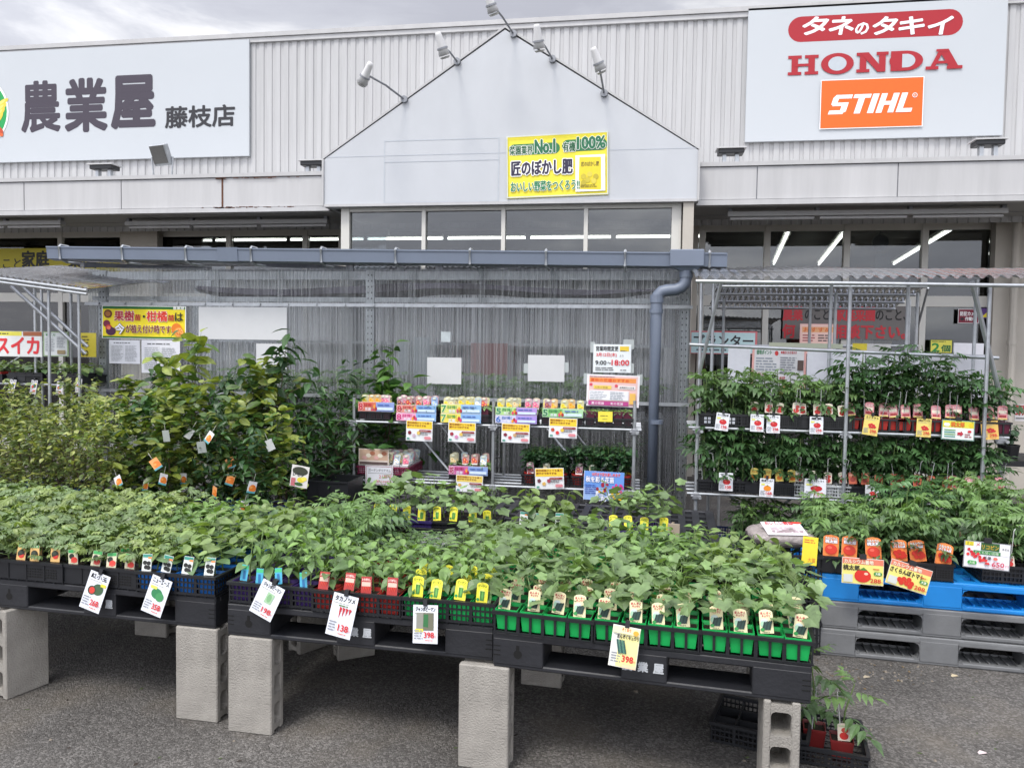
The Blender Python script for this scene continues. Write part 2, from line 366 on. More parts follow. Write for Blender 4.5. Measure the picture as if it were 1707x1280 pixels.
# canopy fascia, left and right of the porch
gxl, gxr = aY(540, 345, YG).x, aY(1162, 340, YG).x
seams = [aY(40, 320, YC).x, aY(202, 315, YC).x, aY(371, 315, YC).x, aY(1262, 300, YC).x, aY(1497, 290, YC).x]
for x0, x1 in ((XL, gxl-.003), (gxr+.003, XR)):
    b = MB(); cuts = [x0]+[s_ for s_ in seams if x0 < s_ < x1]+[x1]
    for a_, c_ in zip(cuts, cuts[1:]): b.box(a_+.006, c_-.006, YC, YC+.04, ZC0+.045, ZC1-.055, white_wall)
    b.box(x0, x1, YC+.012, YC+.03, ZC0+.03, ZC1-.03, steel_d)
    b.build('fascia_panel', store)
    b = MB(); b.box(x0, x1, YC-.03, YC+.08, ZC0-.02, ZC0+.035, white_wall); b.box(x0, x1, YC-.02, YC+.05, ZC1-.045, ZC1, trim_m); b.build('fascia_trim', store)
    b = MB(); b.box(x0, x1, YC+.05, YW-.003, ZC1-.06, ZC1-.02, trim_m); b.build('canopy_roof', store)
    b = MB(); b.box(x0, x1, YC+.08, YS+.3, ZC0, ZC0+.03, soffit_m)
    for i in range(int((x1-x0)/1.8)): b.box(x0+i*1.8+.9, x0+i*1.8+.91, YC+.1, YS, ZC0-.004, ZC0, steel_d)
    b.box(x0, x1, 9.3, 9.31, ZC0-.005, ZC0-.0005, steel_d)
    b.build('soffit', store)
# rust along the seam and trim left of the porch
rustm = mat('rust', (.11, .045, .025), .9, .5, 30)
b = MB(); rr = random.Random(3); xs_ = seams[2]
b.box(xs_-.012, xs_+.010, YC-.004, YC-.001, ZC0+.05, ZC1-.06, rustm)
for i in range(60):
    x = xs_+abs(rr.gauss(0, .5)) if i % 3 else xs_-abs(rr.gauss(0, .08)); z = rr.choice((ZC1-.05-rr.random()*.012, ZC0+.036+rr.random()*.01)); l_ = rr.uniform(.01, .07)
    if x+l_ < gxl-.01: b.box(x, x+l_, YC-.024 if z > 3.4 else YC-.033, YC-.0215 if z > 3.4 else YC-.0305, z-rr.uniform(.004, .012), z, rustm)
tag(b.build('rust_streak', store), kind='stuff')
# gabled porch
gp = [aY(540, 345, YG), aY(1162, 339, YG), aY(1162, 252, YG), aY(842, 50, YG), aY(540, 265, YG)]
gz0 = 3.17; gx0, gx1 = gxl, gxr; gze = (gp[2].z+gp[4].z)/2; gax, gaz = gp[3].x, gp[3].z
gm = mat('porch_panel', (.49, .51, .535), .5, .06, 1.5, stretch=(1, 1, .6))
def penta(b, y0, y1, o, m_, z0=gz0):
    pts = [(gx0-o, z0-o*.2), (gx1+o, z0-o*.2), (gx1+o, gze), (gax, gaz+o), (gx0-o, gze)]
    vs = [(x, y0, z) for x, z in pts]+[(x, y1, z) for x, z in pts]
    b.add(vs, [(0, 1, 2, 3, 4), (9, 8, 7, 6, 5)]+[(i, i+5, (i+1) % 5+5, (i+1) % 5) for i in range(5)], m_)
b = MB(); penta(b, YG, YW-.004, 0, gm); b.build('gable', store)
b = MB()
for (xa, za), (xb, zb) in (((gx0-.02, gze), (gax, gaz+.02)), ((gax, gaz+.02), (gx1+.02, gze))):
    b.add([(xa, YG-.008, za), (xb, YG-.008, zb), (xb, YG-.008, zb+.025), (xa, YG-.008, za+.025), (xa, YW, za), (xb, YW, zb), (xb, YW, zb+.03), (xa, YW, za+.03)],
          [(0, 1, 2, 3), (4, 7, 6, 5), (3, 2, 6, 7), (0, 4, 5, 1), (0, 3, 7, 4), (1, 5, 6, 2)], trim_m)
b.box(gx0-.02, gx1+.02, YG-.012, YG-.001, gz0-.01, gz0+.02, white_wall)
b.box(gx1-.002, gx1+.02, YG-.02, YG+.3, gz0, gze, trim_m); b.box(gx0-.02, gx0+.002, YG-.02, YG+.3, gz0, gze, trim_m)
b.build('gable_trim', store)
a = Art(z=.0015)
fx0, fx1, fz0, fz1 = rY(640, 232, 832, 337, YG)
for k_ in ((fx0, fz0, fx1, fz0+.012), (fx0, fz1-.012, fx1, fz1), (fx0, fz0, fx0+.012, fz1), (fx1-.012, fz0, fx1, fz1), (fx0, fz0+.45, fx1, fz0+.456)): a.rect(*k_, 'b4bac0')
for zz in (3.72,): a.rect(gx0, zz, gx1, zz+.005, 'b8bec6')
T0 = face(0, YG, 0)
o = a.build('glue_outline', store, fix=False); o.matrix_local = T0
# porch glazing
xs = [aY(p, 380, YG+.15).x for p in (578, 708, 840, 977, 1127)]
b = MB()
for i, x in enumerate(xs):
    wd = .05 if i in (0, 4) else .022
    b.box(x-wd, x+wd, YG+.1, YG+.2, 0, gz0, frame_m)
b.box(xs[0], xs[-1], YG+.11, YG+.19, gz0-.05, gz0-.001, frame_m); b.box(xs[0], xs[-1], YG+.11, YG+.19, 2.05, 2.13, frame_m)
b.build('porch_frame', store)
for i in range(4):
    b = MB(); b.box(xs[i]+.02, xs[i+1]-.02, YG+.145, YG+.15, .02, gz0-.05, glass); b.build('porch_window', store)
b = MB(); b.box(gx0+.05, gx1-.05, YG+.2, YS+.3, gz0-.0, gz0+.02, soffit_m)
b.box(gx1-.14, gx1-.03, YG+.02, YG+.13, 0, gz0, beige); b.build('porch_ceiling', store)
# wing glass fronts
def wing(pxm, x0, x1, cols, transom):
    b = MB()
    for p in pxm:
        x = aY(p, 430, YS).x
        if x0 < x < x1: b.box(x-.035, x+.035, YS-.04, YS+.05, 0, 3.15, frame_m)
    b.box(x0, x1, YS-.03, YS+.04, 3.08, 3.168, frame_m); b.box(x0, x1, YS-.035, YS+.045, transom, transom+.13, frame_m); b.box(x0, x1, YS-.03, YS+.04, 0, .12, frame_m)
    b.build('window_frame', store)
    edges = sorted([x0]+[aY(p, 430, YS).x for p in pxm if x0 < aY(p, 430, YS).x < x1]+[x1])
    for e0, e1 in zip(edges, edges[1:]):
        b = MB(); b.box(e0+.04, e1-.04, YS+.003, YS+.009, transom+.13, 3.08, glass); b.box(e0+.04, e1-.04, YS+.003, YS+.009, .12, transom, glass); b.build('shop_window', store)
    for c0, c1 in cols:
        b = MB(); b.box(c0, c1, YS-.18, YS-.05, 0, ZC0-.002, beige); b.build('column', store)
tz = aY(1600, 512, YS).z
c1 = (aY(200, 400, YS-.18).x, aY(262, 400, YS-.18).x); c2 = (aY(1128, 400, YS-.18).x, aY(1164, 400, YS-.18).x); c3 = (aY(1660, 400, YS-.18).x, XR)
wing((-600, -330, -100, 103, 383, 510, 570), XL, gxl+.25, [c1], tz)
wing((1170, 1278, 1410, 1540, 1655), gxr-.15, c3[0]+.05, [c2, c3], tz)
b = MB(); px_ = aY(1690, 500, 9.7).x; b.tube((px_, 9.7, 0), (px_, 9.7, 3.16), .045, beige, 10)
for z in (.8, 1.7, 2.6): b.tube((px_, 9.7, z), (px_, 9.7, z+.05), .055, beige, 10)
b.build('drain_pipe', store)
# interior shell
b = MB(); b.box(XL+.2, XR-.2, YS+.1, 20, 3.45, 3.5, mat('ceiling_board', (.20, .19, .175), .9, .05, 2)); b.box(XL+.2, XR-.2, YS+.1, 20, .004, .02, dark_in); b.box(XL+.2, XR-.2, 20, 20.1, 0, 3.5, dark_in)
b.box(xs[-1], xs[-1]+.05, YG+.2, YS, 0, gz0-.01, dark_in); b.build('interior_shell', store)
# shelves with goods seen through the glass
rr = random.Random(11)
gcol = ['6a5a48', '7d7a72', '4c5a4a', '8a4038', '9a8a50', '55606e', '3d3a36']
for i in range(9):
    x = XL+1.2+i*2.7; y = 13+(i % 3)*1.2
    u = thing('display_shelf', 'dim display shelf of boxed goods inside the store, %s' % ('number %d from the far left' % (i+1)), 'shelf', (x, y, 0), group='shelves inside the store')
    u['label'] = ['far left', 'second from left', 'third from left', 'fourth from left', 'middle', 'fourth from right', 'third from right', 'second from right', 'far right'][i]+' display shelf of goods deep inside the dim store'
    b = MB()
    for z in (.15, .6, 1.05, 1.5): b.box(0, 2.1, 0, .5, z, z+.03, frame_m)
    for xx in (0, 2.07): b.box(xx, xx+.03, 0, .5, .02, 1.9, frame_m)
    b.build('shelf_frame', u); b = MB()
    for z in (.18, .63, 1.08, 1.53):
        q = .05
        while q < 1.95:
            wd = rr.uniform(.12, .3); b.box(q, min(q+wd, 2.03), .03, .4, z+.002, z+rr.uniform(.15, .36), ink(rr.choice(gcol))); q += wd+.01
    b.build('goods', u)
# ceiling tubes
def tube_light(p, q, lab, grp):
    o = thing('ceiling_light', lab, 'ceiling light', p, group=grp); d = Vector(q)-Vector(p)
    b = MB(); b.tube((0, 0, 0), d, .018, tubeglow, 8); b.build('lit_tube', o)
    b = MB(); nrm = Vector((-d.y, d.x, 0)).normalized()*.05
    vs = []
    for z in (.025, .07):
        for s_, t_ in ((0, 1), (0, -1), (1, -1), (1, 1)): v_ = d*s_+nrm*t_; vs.append((v_.x, v_.y, v_.z+z))
    b.add(vs, [(0, 1, 2, 3), (7, 6, 5, 4), (0, 4, 5, 1), (1, 5, 6, 2), (2, 6, 7, 3), (3, 7, 4, 0)], frame_m); b.build('housing', o)
ordn = ['first', 'second', 'third', 'fourth', 'fifth', 'sixth', 'seventh', 'eighth', 'ninth', 'tenth', 'eleventh', 'twelfth', 'thirteenth', 'fourteenth', 'fifteenth', 'sixteenth', 'seventeenth', 'eighteenth', 'nineteenth', 'twentieth', 'twenty first', 'twenty second', 'twenty third', 'twenty fourth', 'twenty fifth', 'twenty sixth']
for rj, (y, z) in enumerate(((11.7, 3.28), (15.2, 3.32))):
    x = -13.3; k = 0
    while x < .2:
        tube_light((x, y, z), (x+1.22, y, z), '%s lit fluorescent tube from left in the %s ceiling row' % (ordn[k], ('front', 'back')[rj]), 'lit tubes inside the store'); x += 1.3; k += 1
for k, (a_, c_) in enumerate((((1315, 385), (1290, 440)), ((1408, 388), (1365, 441)), ((1587, 382), (1490, 440)))):
    tube_light(aZ(*a_, 3.3), aZ(*c_, 3.3), '%s slanting lit tube behind the right hand windows' % ('left', 'middle', 'right')[k], 'slanting lit tubes')
sign_px('hanging_sign', 'small white card hanging inside the right hand windows', 'sign', 1459, 424, 1484, 450, 10.6, 'a8b0b4')
b = MB(); v_ = aY(1466, 405, 10.6); b.tube((v_.x, 10.6, v_.z), (v_.x, 10.6, 3.44), .008, steel_d, 6); b.tube((v_.x, 10.55, v_.z), (v_.x, 10.6, v_.z), .10, mat('round_fitting', (.35, .36, .36), .5, .1), 20)
tag(b.build('round_fitting'), 'round grey ceiling fitting behind the middle right hand window', 'fitting')
# unlit fixtures below the canopy
for k, (xa, xb, yy) in enumerate(((0-170, 104, 376), (212, 548, 374), (1213, 1675, 358))):
    p = aZ(xa, yy, 3.1); q = aZ(xb, yy-4, 3.1); yy_ = (p.y+q.y)/2
    o = thing('canopy_light', ('unlit strip light under the canopy at the far left', 'long unlit strip light under canopy left of the porch', 'long unlit strip light under canopy right of the porch')[k], 'strip light', (p.x, yy_, 3.1), group='strip lights under the canopy')
    b = MB(); L_ = q.x-p.x; b.box(0, L_, -.05, .05, -.02, .03, mat('fixture_grey', (.40, .40, .40), .5, .05)); b.build('housing', o)
    b = MB(); n = 3
    for i in range(n):
        b.tube((L_*i/n+.03, 0, -.04), (L_*(i+1)/n-.03, 0, -.04), .016, white_wall, 8)
    b.build('tube', o); b = MB()
    for i in range(n+1): xx = min(max(L_*i/n, .03), L_-.03); b = MB(); b.box(xx-.02, xx+.02, -.03, .03, .03, .069, steel_d); b.build('bracket', o)
# bar lights on top of the canopy
for k, (x0, y0, x1, y1) in enumerate(((153, 275, 190, 283), (503, 268, 540, 277), (1197, 249, 1240, 257), (1625, 235, 1673, 243))):
    X0, X1, Z0, Z1 = rY(x0, y0, x1, y1, 8.75)
    o = thing('bar_light', ('black bar light on canopy below the left store sign', 'black bar light on canopy touching left eave of the porch', 'black bar light on canopy just right of the porch', 'black bar light on canopy below the right hand sign')[k], 'light', (X0, 8.75, ZC1-.02), group='black bar lights on the canopy')
    z0 = Z0-ZC1+.02; b = MB(); b.bevbox(0, X1-X0, -.05, .12, z0, z0+.05, .008, black_pl); b.build('housing', o)
    for u_ in (.05, X1-X0-.09): b = MB(); b.box(u_, u_+.04, .0, .06, 0, z0, steel); b.build('bracket', o)
    b = MB(); b.box(-.02, X1-X0+.02, -.07, .14, z0+.05, z0+.065, white_wall); b.build('cover', o)
# flood light in front of the store sign
p = aY(270, 262, 8.9)
o = thing('flood_light', 'square grey flood light tilted up before the left store sign', 'flood light', (p.x, 8.9, ZC1-.02))
b = MB(); TT = Matrix.Translation((0, 0, p.z-ZC1+.05)) @ Matrix.Rotation(R(-14), 4, 'Z') @ Matrix.Rotation(R(24), 4, 'X')
b.bevbox(-.13, .13, -.05, .03, -.13, .13, .012, steel, TT); b.build('housing', o)
b = MB(); b.box(-.115, .115, -.056, -.051, -.10, .115, mat('lamp_lens', (.11, .11, .105), .3, .2, 60), TT); b.build('lens', o)
b = MB(); b.path([(-.14, 0, p.z-ZC1+.02), (-.12, .02, .03), (.12, .02, .03), (.15, 0, p.z-ZC1+.02)], .012, steel, 6); b.box(-.1, .1, -.02, .06, 0, .02, steel); b.build('bracket', o)
# spot lights along the gable
lampw = mat('lamp_white', (.62, .62, .62), .4, .06)
for k, (base, head, dirx) in enumerate((((674, 166), (610, 124), -.5), ((762, 103), (736, 76), -.25), ((856, 57), (817, 4), -.3), ((921, 99), (897, 64), -.1), ((1007, 156), (996, 101), .45))):
    p0 = aY(*base, 8.38); p1 = aY(*head, 7.85)
    lab = ('lowest spot lamp on left slope of the gable', 'upper spot lamp on left slope of the gable', 'topmost spot lamp above the gable peak', 'upper spot lamp on right slope of the gable', 'lowest spot lamp on right slope of the gable')[k]
    o = thing('spot_lamp', lab, 'spot lamp', p0, group='spot lamps along the gable')
    b = MB(); d = p1-p0; b.path([(0, 0, 0), d*.5+Vector((0, 0, .02)), d], .011, steel_d, 6); b.tube((0, -.02, 0), (0, .02, 0), .04, steel_d); b.build('arm', o)
    ax = Vector((dirx*-.9 if k != 4 else .35, .35, -.85)).normalized() if k != 0 else Vector((-.45, .3, -.65)).normalized()
    b = MB(); c = d; s0 = c-ax*.13
    b.path([s0, s0+ax*.03, s0+ax*.14, s0+ax*.23], .04, lampw, 14, radii=[.028, .034, .044, .062]); b.build('lamp_head', o, smooth=True)
    b = MB(); b.path([s0+ax*.243, s0+ax*.262], .06, mat('lamp_glass', (.45, .45, .43), .25, .1), 14, radii=[.056, .04]); b.build('lens', o)
    b = MB(); b.path([s0+ax*.15, s0+ax*.168], .06, steel_d, 14, radii=[.056, .06]); b.build('collar', o)

# ================================================================== big signs
def P(px, py, Y, X0, Z0): v = aY(px, py, Y); return (v.x-X0, v.z-Z0)
YSG = 9.55
def big_left():
    X1 = aY(415, 160, YSG).x; Z0 = aY(414, 260, YSG).z; Z1 = aY(416, 66, YSG).z; X0 = -11.2
    def art(a, w_, h_):
        q = lambda x, y: P(x, y, YSG, X0, Z0)
        def tx(t, xa, ya, xb, yb, *r, **k): (u0, _), (u1, _) = q(xa, (ya+yb)/2), q(xb, (ya+yb)/2); v0 = q((xa+xb)/2, yb)[1]; v1 = q((xa+xb)/2, ya)[1]; a.text(t, u0, v0, u1, v1, *r, **k)
        tx('農', 37, 137, 99, 219, '3a3340', bold=.028, n=10)
        tx('業', 110, 133, 177, 218, '3a3340', bold=.034, n=10)
        tx('屋', 188, 129, 256, 212, '3a3340', bold=.045, n=10)
        tx('藤枝店', 276, 177, 391, 212, '24242a', bold=.028, n=8)
        cx, cz = q(-35, 188); rr_ = q(12, 188)[0]-cx
        a.disc(cx, cz, rr_*1.06, rr_*1.1, 'f2f4f4', 40); a.disc(cx, cz, rr_, rr_*1.02, '0f9a4c', 40)
        for i in range(4):
            x, y = q(4-i*2, 172+i*9); a.disc(x, y, .11, .035, 'e8c840', 14, rot=.5+i*.12); a.disc(x-.02, y, .08, .02, 'f3dd70', 12, rot=.5+i*.12)
        x, y = q(2, 218); a.disc(x-.05, y+.02, .13, .05, 'd8602c', 16, rot=-.9); a.disc(x, y, .05, .03, 'b8431c', 12, rot=-.9)
    sign('store_sign', 'wide pale store sign with big dark lettering and green round emblem', 'store sign', face(X0, YSG, Z0), X1-X0, Z1-Z0, sign_white, art, t=.04)
big_left()
def big_right():
    X0 = aY(1245, 120, YSG).x; X1 = aY(1676, 110, YSG).x; Z0 = aY(1243, 237, YSG).z; Z1 = aY(1247, 15, YSG).z
    def art(a, w_, h_):
        q = lambda x, y: P(x, y, YSG, X0, Z0)
        def bb(xa, ya, xb, yb): return (q(xa, (ya+yb)/2)[0], q((xa+xb)/2, yb)[1], q(xb, (ya+yb)/2)[0], q((xa+xb)/2, ya)[1])
        red = 'a30f20'
        x0, y0, x1, y1 = bb(1314, 22, 1605, 65); a.pill(x0, y0, x1, y1, red, 12)
        for t, xa, xb, sc in (('タ', 1336, 1377, 1), ('ネ', 1381, 1421, 1), ('の', 1425, 1446, .66), ('タ', 1453, 1492, 1), ('キ', 1497, 1538, 1), ('イ', 1545, 1584, 1)):
            u0, v0, u1, v1 = bb(xa, 22, xb, 65); hh = (v1-v0); a.text(t, u0, v0+hh*.17, u1, v0+hh*(.17+.66*sc), 'e8ecf0', bold=.04 if sc == 1 else .05, shear=.16, n=8)
        # wide slab serif word
        x0, y0, x1, y1 = bb(1312, 88, 1602, 121); W_ = x1-x0; H_ = y1-y0
        cell = W_/5.25; st = cell*.2; hb = H_*.16
        def slab(xc, wd): a.rect(xc-wd/2, y0, xc+wd/2, y0+hb, red); a.rect(xc-wd/2, y1-hb, xc+wd/2, y1, red)
        def stem(xc): a.rect(xc-st/2, y0+.001, xc+st/2, y1-.001, red)
        u = x0
        for dx in (.24, .76): slab(u+cell*dx, cell*.42); stem(u+cell*dx)
        a.rect(u+cell*.24, y0+H_*.43, u+cell*.76, y0+H_*.57, red)
        u += cell*1.05; a.disc(u+cell*.5, (y0+y1)/2, cell*.5, H_*.54, red, 28)
        a.z += a.dz; a.disc(u+cell*.5, (y0+y1)/2, cell*.28, H_*.36, 'b4bcc2', 24)
        u += cell*1.06; stem(u+cell*.22); stem(u+cell*.8); a.rect(u+cell*.02, y1-hb, u+cell*.4, y1, red); a.rect(u+cell*.02, y0, u+cell*.42, y0+hb, red); a.rect(u+cell*.62, y1-hb, u+cell*.98, y1, red)
        a.poly([(u+cell*.12, y1), (u+cell*.38, y1), (u+cell*.9, y0), (u+cell*.66, y0)], red)
        u += cell*1.05; a.rect(u, y0, u+cell*.5, y1, red); a.disc(u+cell*.46, (y0+y1)/2, cell*.5, H_*.5, red, 28)
        a.z += a.dz; a.poly([(u+cell*.34, y0+hb)]+[(u+cell*.46+cell*.27*math.cos(R(t_)), (y0+y1)/2+H_*.34*math.sin(R(t_))) for t_ in range(-80, 81, 16)]+[(u+cell*.34, y1-hb)], 'b4bcc2')
        u += cell*1.04
        a.poly([(u+cell*.36, y1), (u+cell*.66, y1), (u+cell*.98, y0+hb*.5), (u+cell*.7, y0+hb*.5)], red); a.poly([(u+cell*.40, y1), (u+cell*.54, y1), (u+cell*.26, y0+hb*.5), (u+cell*.12, y0+hb*.5)], red)
        a.rect(u+cell*.28, y0+H_*.28, u+cell*.72, y0+H_*.42, red); a.rect(u, y0, u+cell*.38, y0+hb, red); a.rect(u+cell*.62, y0, u+cell*1.08, y0+hb, red); a.rect(u+cell*.3, y1-hb*.8, u+cell*.66, y1, red)
        # orange plate
        x0, y0, x1, y1 = bb(1368, 133, 1537, 213); a.rect(x0-.01, y0-.01, x1+.01, y1+.01, 'e4e6e8'); a.rect(x0, y0, x1, y1, 'e8620f')
        u0, v0, u1, v1 = bb(1380, 158, 1510, 190)
        W_ = u1-u0; H_ = v1-v0; c = 'ececec'; s_ = .3
        def pl(pts): a.poly([(u0+W_*x_+s_*H_*y_, v0+H_*y_) for x_, y_ in pts], c)
        t_ = .2
        pl([(0, 0), (.19, 0), (.19, t_), (0, t_)]); pl([(.17, t_*.2), (.22, t_*.6), (.22, .6), (.14, .6), (.14, t_*.9)]); pl([(.02, .42), (.22, .42), (.22, .6), (.02, .6)]); pl([(.0, .5), (.075, .42), (.075, 1), (.03, 1), (.0, .85)]); pl([(.03, .8), (.24, .8), (.24, 1), (.03, 1)])
        pl([(.26, .8), (.48, .8), (.48, 1), (.26, 1)]); pl([(.33, 0), (.41, 0), (.41, .81), (.33, .81)])
        pl([(.5, 0), (.58, 0), (.58, 1), (.5, 1)])
        pl([(.61, 0), (.685, 0), (.685, 1), (.61, 1)]); pl([(.76, 0), (.835, 0), (.835, 1), (.76, 1)]); pl([(.68, .4), (.77, .4), (.77, .6), (.68, .6)])
        pl([(.865, 0), (.94, 0), (.94, 1), (.865, 1)]); pl([(.93, 0), (1.06, 0), (1.06, t_), (.93, t_)])
        x, y = q(1524, 160); a.disc(x, y, .028, .028, 'ececec', 16); a.disc(x, y, .021, .021, 'e8620f', 16); a.text('R', x-.008, y-.012, x+.008, y+.012, 'ececec')
    sign('sponsor_sign', 'tall pale sign board with red and orange brand plates at right', 'sign board', face(X0, YSG, Z0), X1-X0, Z1-Z0, sign_white, art, t=.04)
big_right()
def banner(a, w, h):
    a.rect(0, 0, w, h, 'e9dc3c'); a.z += .001
    a.pill(w*.02, h*.69, w*.53, h*.87, '2e7a48'); a.pill(w*.55, h*.71, w*.99, h*.9, '2e7a48')
    a.text('菜園業界', w*.03, h*.70, w*.26, h*.84, '1f5a38', bold=.03, outline='f6f6ee', ow=.05)
    a.text('No.1', w*.285, h*.71, w*.48, h*.92, '1f6a48', bold=.055, outline='f6f6ee', ow=.035)
    a.text('有機', w*.56, h*.71, w*.68, h*.86, '1f5a38', bold=.03, outline='f6f6ee', ow=.05)
    a.text('100%', w*.70, h*.74, w*.97, h*.93, '1f6a48', bold=.055, outline='f6f6ee', ow=.035)
    a.text('匠のぼかし肥', w*.05, h*.36, w*.65, h*.59, '2a2440', bold=.04, outline='f8f8f4', ow=.06)
    a.rect(w*.68, h*.06, w*.97, h*.64, 'eef0e8'); a.poly([(w*.71, h*.1), (w*.93, h*.08), (w*.93, h*.6), (w*.72, h*.61)], 'e4d02c')
    a.text('匠のぼかし肥', w*.74, h*.46, w*.91, h*.53, '6a5a20', bold=.03)
    a.text('おいしい野菜をつくろう!!', w*.04, h*.1, w*.72, h*.26, '1e7a50', bold=.03, outline='f8f8f0', ow=.03)
    for i, (x, y) in enumerate(((.76, .3), (.82, .33), (.88, .29), (.8, .24), (.86, .22), (.76, .2))): a.disc(w*x, h*y, w*.026, h*.045, ('c8b83a', 'd8c84a', 'b8a830')[i % 3], 12)
    a.lines(w*.73, h*.12, w*.92, h*.17, 2, '7a6a28'); a.frame(0, 0, w, h, w*.012, 'c9cec4')
sign_px('gable_banner', 'yellow fertilizer banner with green lettering taped on the gable', 'banner', 845, 224, 1014, 328, YG-.008, 'd9dcda', banner, t=.005, rot=1.4)
# window lettering
def wb(a, w, h): a.text('農業のこと家庭菜園のこと、', w*.02, h*.22, w*.98, h*.75, '24241c', bold=.035)
X0, X1 = aY(-175, 430, 9.93).x, aY(200, 430, 9.93).x; Z0, Z1 = aY(60, 455, 9.93).z, aY(60, 414, 9.93).z
def wb2(a, w, h):
    for t, s0, s1, bo in (('農業の', 0, .2, .03), ('こと', .2, .33, .01), ('家庭', .335, .49, .04), ('菜園', .57, .75, .04), ('のこと、', .76, .99, .02)): pass
    q = lambda x: (aY(x, 430, 9.93).x-X0)
    a.text('農業の', q(-160), h*.2, q(-20), h*.85, '24241c', bold=.03)
    a.text('こと', q(5), h*.18, q(35), h*.58, '3a3a20', bold=.02); a.text('家庭', q(37), h*.2, q(82), h*.88, '24241c', bold=.04)
    a.text('菜園', q(114), h*.2, q(160), h*.88, '24241c', bold=.04); a.text('のこと、', q(162), h*.18, q(199), h*.66, '3a3a20', bold=.02)
sign('window_banner', 'yellow banner with black lettering in left window above the greenhouse', 'banner', face(X0, 9.93, Z0), X1-X0, Z1-Z0, 'b5a92a', wb2)
def wr(a, w, h):
    a.text('農業', 0, h*.56, w*.16, h*.98, 'c0303a', bold=.04); a.text('のこと、', w*.18, h*.58, w*.41, h*.9, '1c1a1c', bold=.025)
    a.text('家庭菜園', w*.43, h*.56, w*.74, h*.98, 'c0303a', bold=.04); a.text('のこと、', w*.75, h*.58, w*.99, h*.9, '1c1a1c', bold=.025)
    a.text('何', 0, h*.04, w*.1, h*.44, 'c0303a', bold=.04); a.text('でもご', w*.14, h*.06, w*.38, h*.4, '1c1a1c', bold=.025); a.text('相談下さい。', w*.42, h*.04, w*.99, h*.44, 'c0303a', bold=.04)
sign_px('advice_banner', 'grey banner with red and black lettering on right hand windows', 'banner', 1305, 510, 1512, 566, 9.94, '6e6a68', wr)
sign_px('planter_sign', 'pale sign with red border lettered in black behind left end of tomato rack', 'sign', 1150, 552, 1262, 590, 9.5, 'c86a70', lambda a, w, h: (a.rect(w*.02, h*.03, w*.97, h*.94, 'b8d4d8'), a.text('プランター', w*.06, h*.35, w*.94, h*.82, '26262c', bold=.035), a.lines(w*.1, h*.08, w*.9, h*.25, 1, '55606a')))
def pink(a, w, h):
    a.rect(w*.03, h*.03, w*.97, h*.97, 'e9c3b8'); a.rect(w*.06, h*.72, w*.94, h*.9, 'e2a878'); a.text('おすすめ', w*.1, h*.73, w*.88, h*.88, 'd8662c', bold=.03)
    a.lines(w*.08, h*.4, w*.45, h*.66, 3, 'a0484c', seed=2); a.lines(w*.52, h*.4, w*.92, h*.66, 3, '5a4a4a', seed=3); a.lines(w*.08, h*.08, w*.45, h*.34, 3, 'a0484c', seed=4); a.lines(w*.52, h*.08, w*.92, h*.34, 3, '5a4a4a', seed=5)
sign_px('poster', 'pinkish notice on the window behind the tomato rack', 'poster', 1333, 540, 1392, 590, 9.6, 'e6b8b4', pink)
sign_px('camera_notice', 'small dark red security camera notice on right hand window', 'notice', 1597, 515, 1632, 539, 9.94, 'd8d4d4', lambda a, w, h: (a.rect(w*.03, h*.04, w*.97, h*.96, '7a1c34'), a.text('防犯カメラ', w*.1, h*.52, w*.94, h*.82, 'f0f0f0', bold=.03), a.text('作動中', w*.34, h*.18, w*.86, h*.44, 'f0f0f0', bold=.03), a.disc(w*.2, h*.3, w*.09, h*.1, '16121c')))
sign_px('sticker', 'yellow and purple sticker on window right of the camera notice', 'sticker', 1634, 514, 1652, 531, 9.94, '5a3a80', lambda a, w, h: a.poly([(w*.05, h*.1), (w*.95, h*.1), (w*.95, h*.9)], 'e6d23a'))
sign_px('price_sign', 'small yellow offer sign with green number two on right window', 'sign', 1550, 566, 1588, 589, 9.9, '3a4a2a', lambda a, w, h: (a.rect(w*.04, h*.05, w*.96, h*.95, 'e0d858'), a.text('2', w*.1, h*.12, w*.42, h*.72, '1e8a40', bold=.05), a.text('個', w*.5, h*.12, w*.9, h*.6, '1e6a38', bold=.04), a.lines(w*.08, h*.78, w*.9, h*.92, 1, '4a5a2a')))
# ================================================================== greenhouse
YH = 6.3; HX0, HX1 = aY(148, 600, YH).x, aY(1148, 600, YH).x; HZ = aY(640, 446, YH).z; HB = 8.3
gh = thing('greenhouse', 'long clear corrugated plastic greenhouse on a steel frame with grey gutter', 'greenhouse', (HX0, YH, 0))
def loc(v): return (v[0]-HX0, v[1]-YH, v[2])
L_ = HX1-HX0
b = MB(); corrugated(b, 0, L_, .032, .0075, polycarb, lambda x, e_: (.06, HZ)[e_], lambda x, e_: 0); b.build('front_sheet', gh, smooth=True, fix=False)
b = MB(); corrugated(b, 0, L_, .064, .009, polyback, lambda x, e_: (.06, 2.44)[e_], lambda x, e_: HB-YH, 6); b.build('back_sheet', gh, smooth=True, fix=False)
for xx in (0, L_):
    b = MB(); n = 180; vs = []; fs = []
    for i in range(n+1):
        y = (HB-YH)*i/n; d = .008*math.sin(i*2*math.pi/6); zt = HZ+(2.44-HZ)*i/n
        vs += [(xx+d, y, .06), (xx+d, y, zt)]
    fs = [(2*i, 2*i+2, 2*i+3, 2*i+1) for i in range(n)]; b.add(vs, fs, polycarb); b.build('end_sheet', gh, smooth=True, fix=False)
b = MB(); vs = []; fs = []; n = int(L_/.064*6)
for i in range(n+1):
    x = -.15+(L_+.3)*i/n; d = .01*math.sin(i*math.pi/3); vs += [(x, -.12, HZ+.06+d), (x, HB-YH+.15, 2.50+d)]
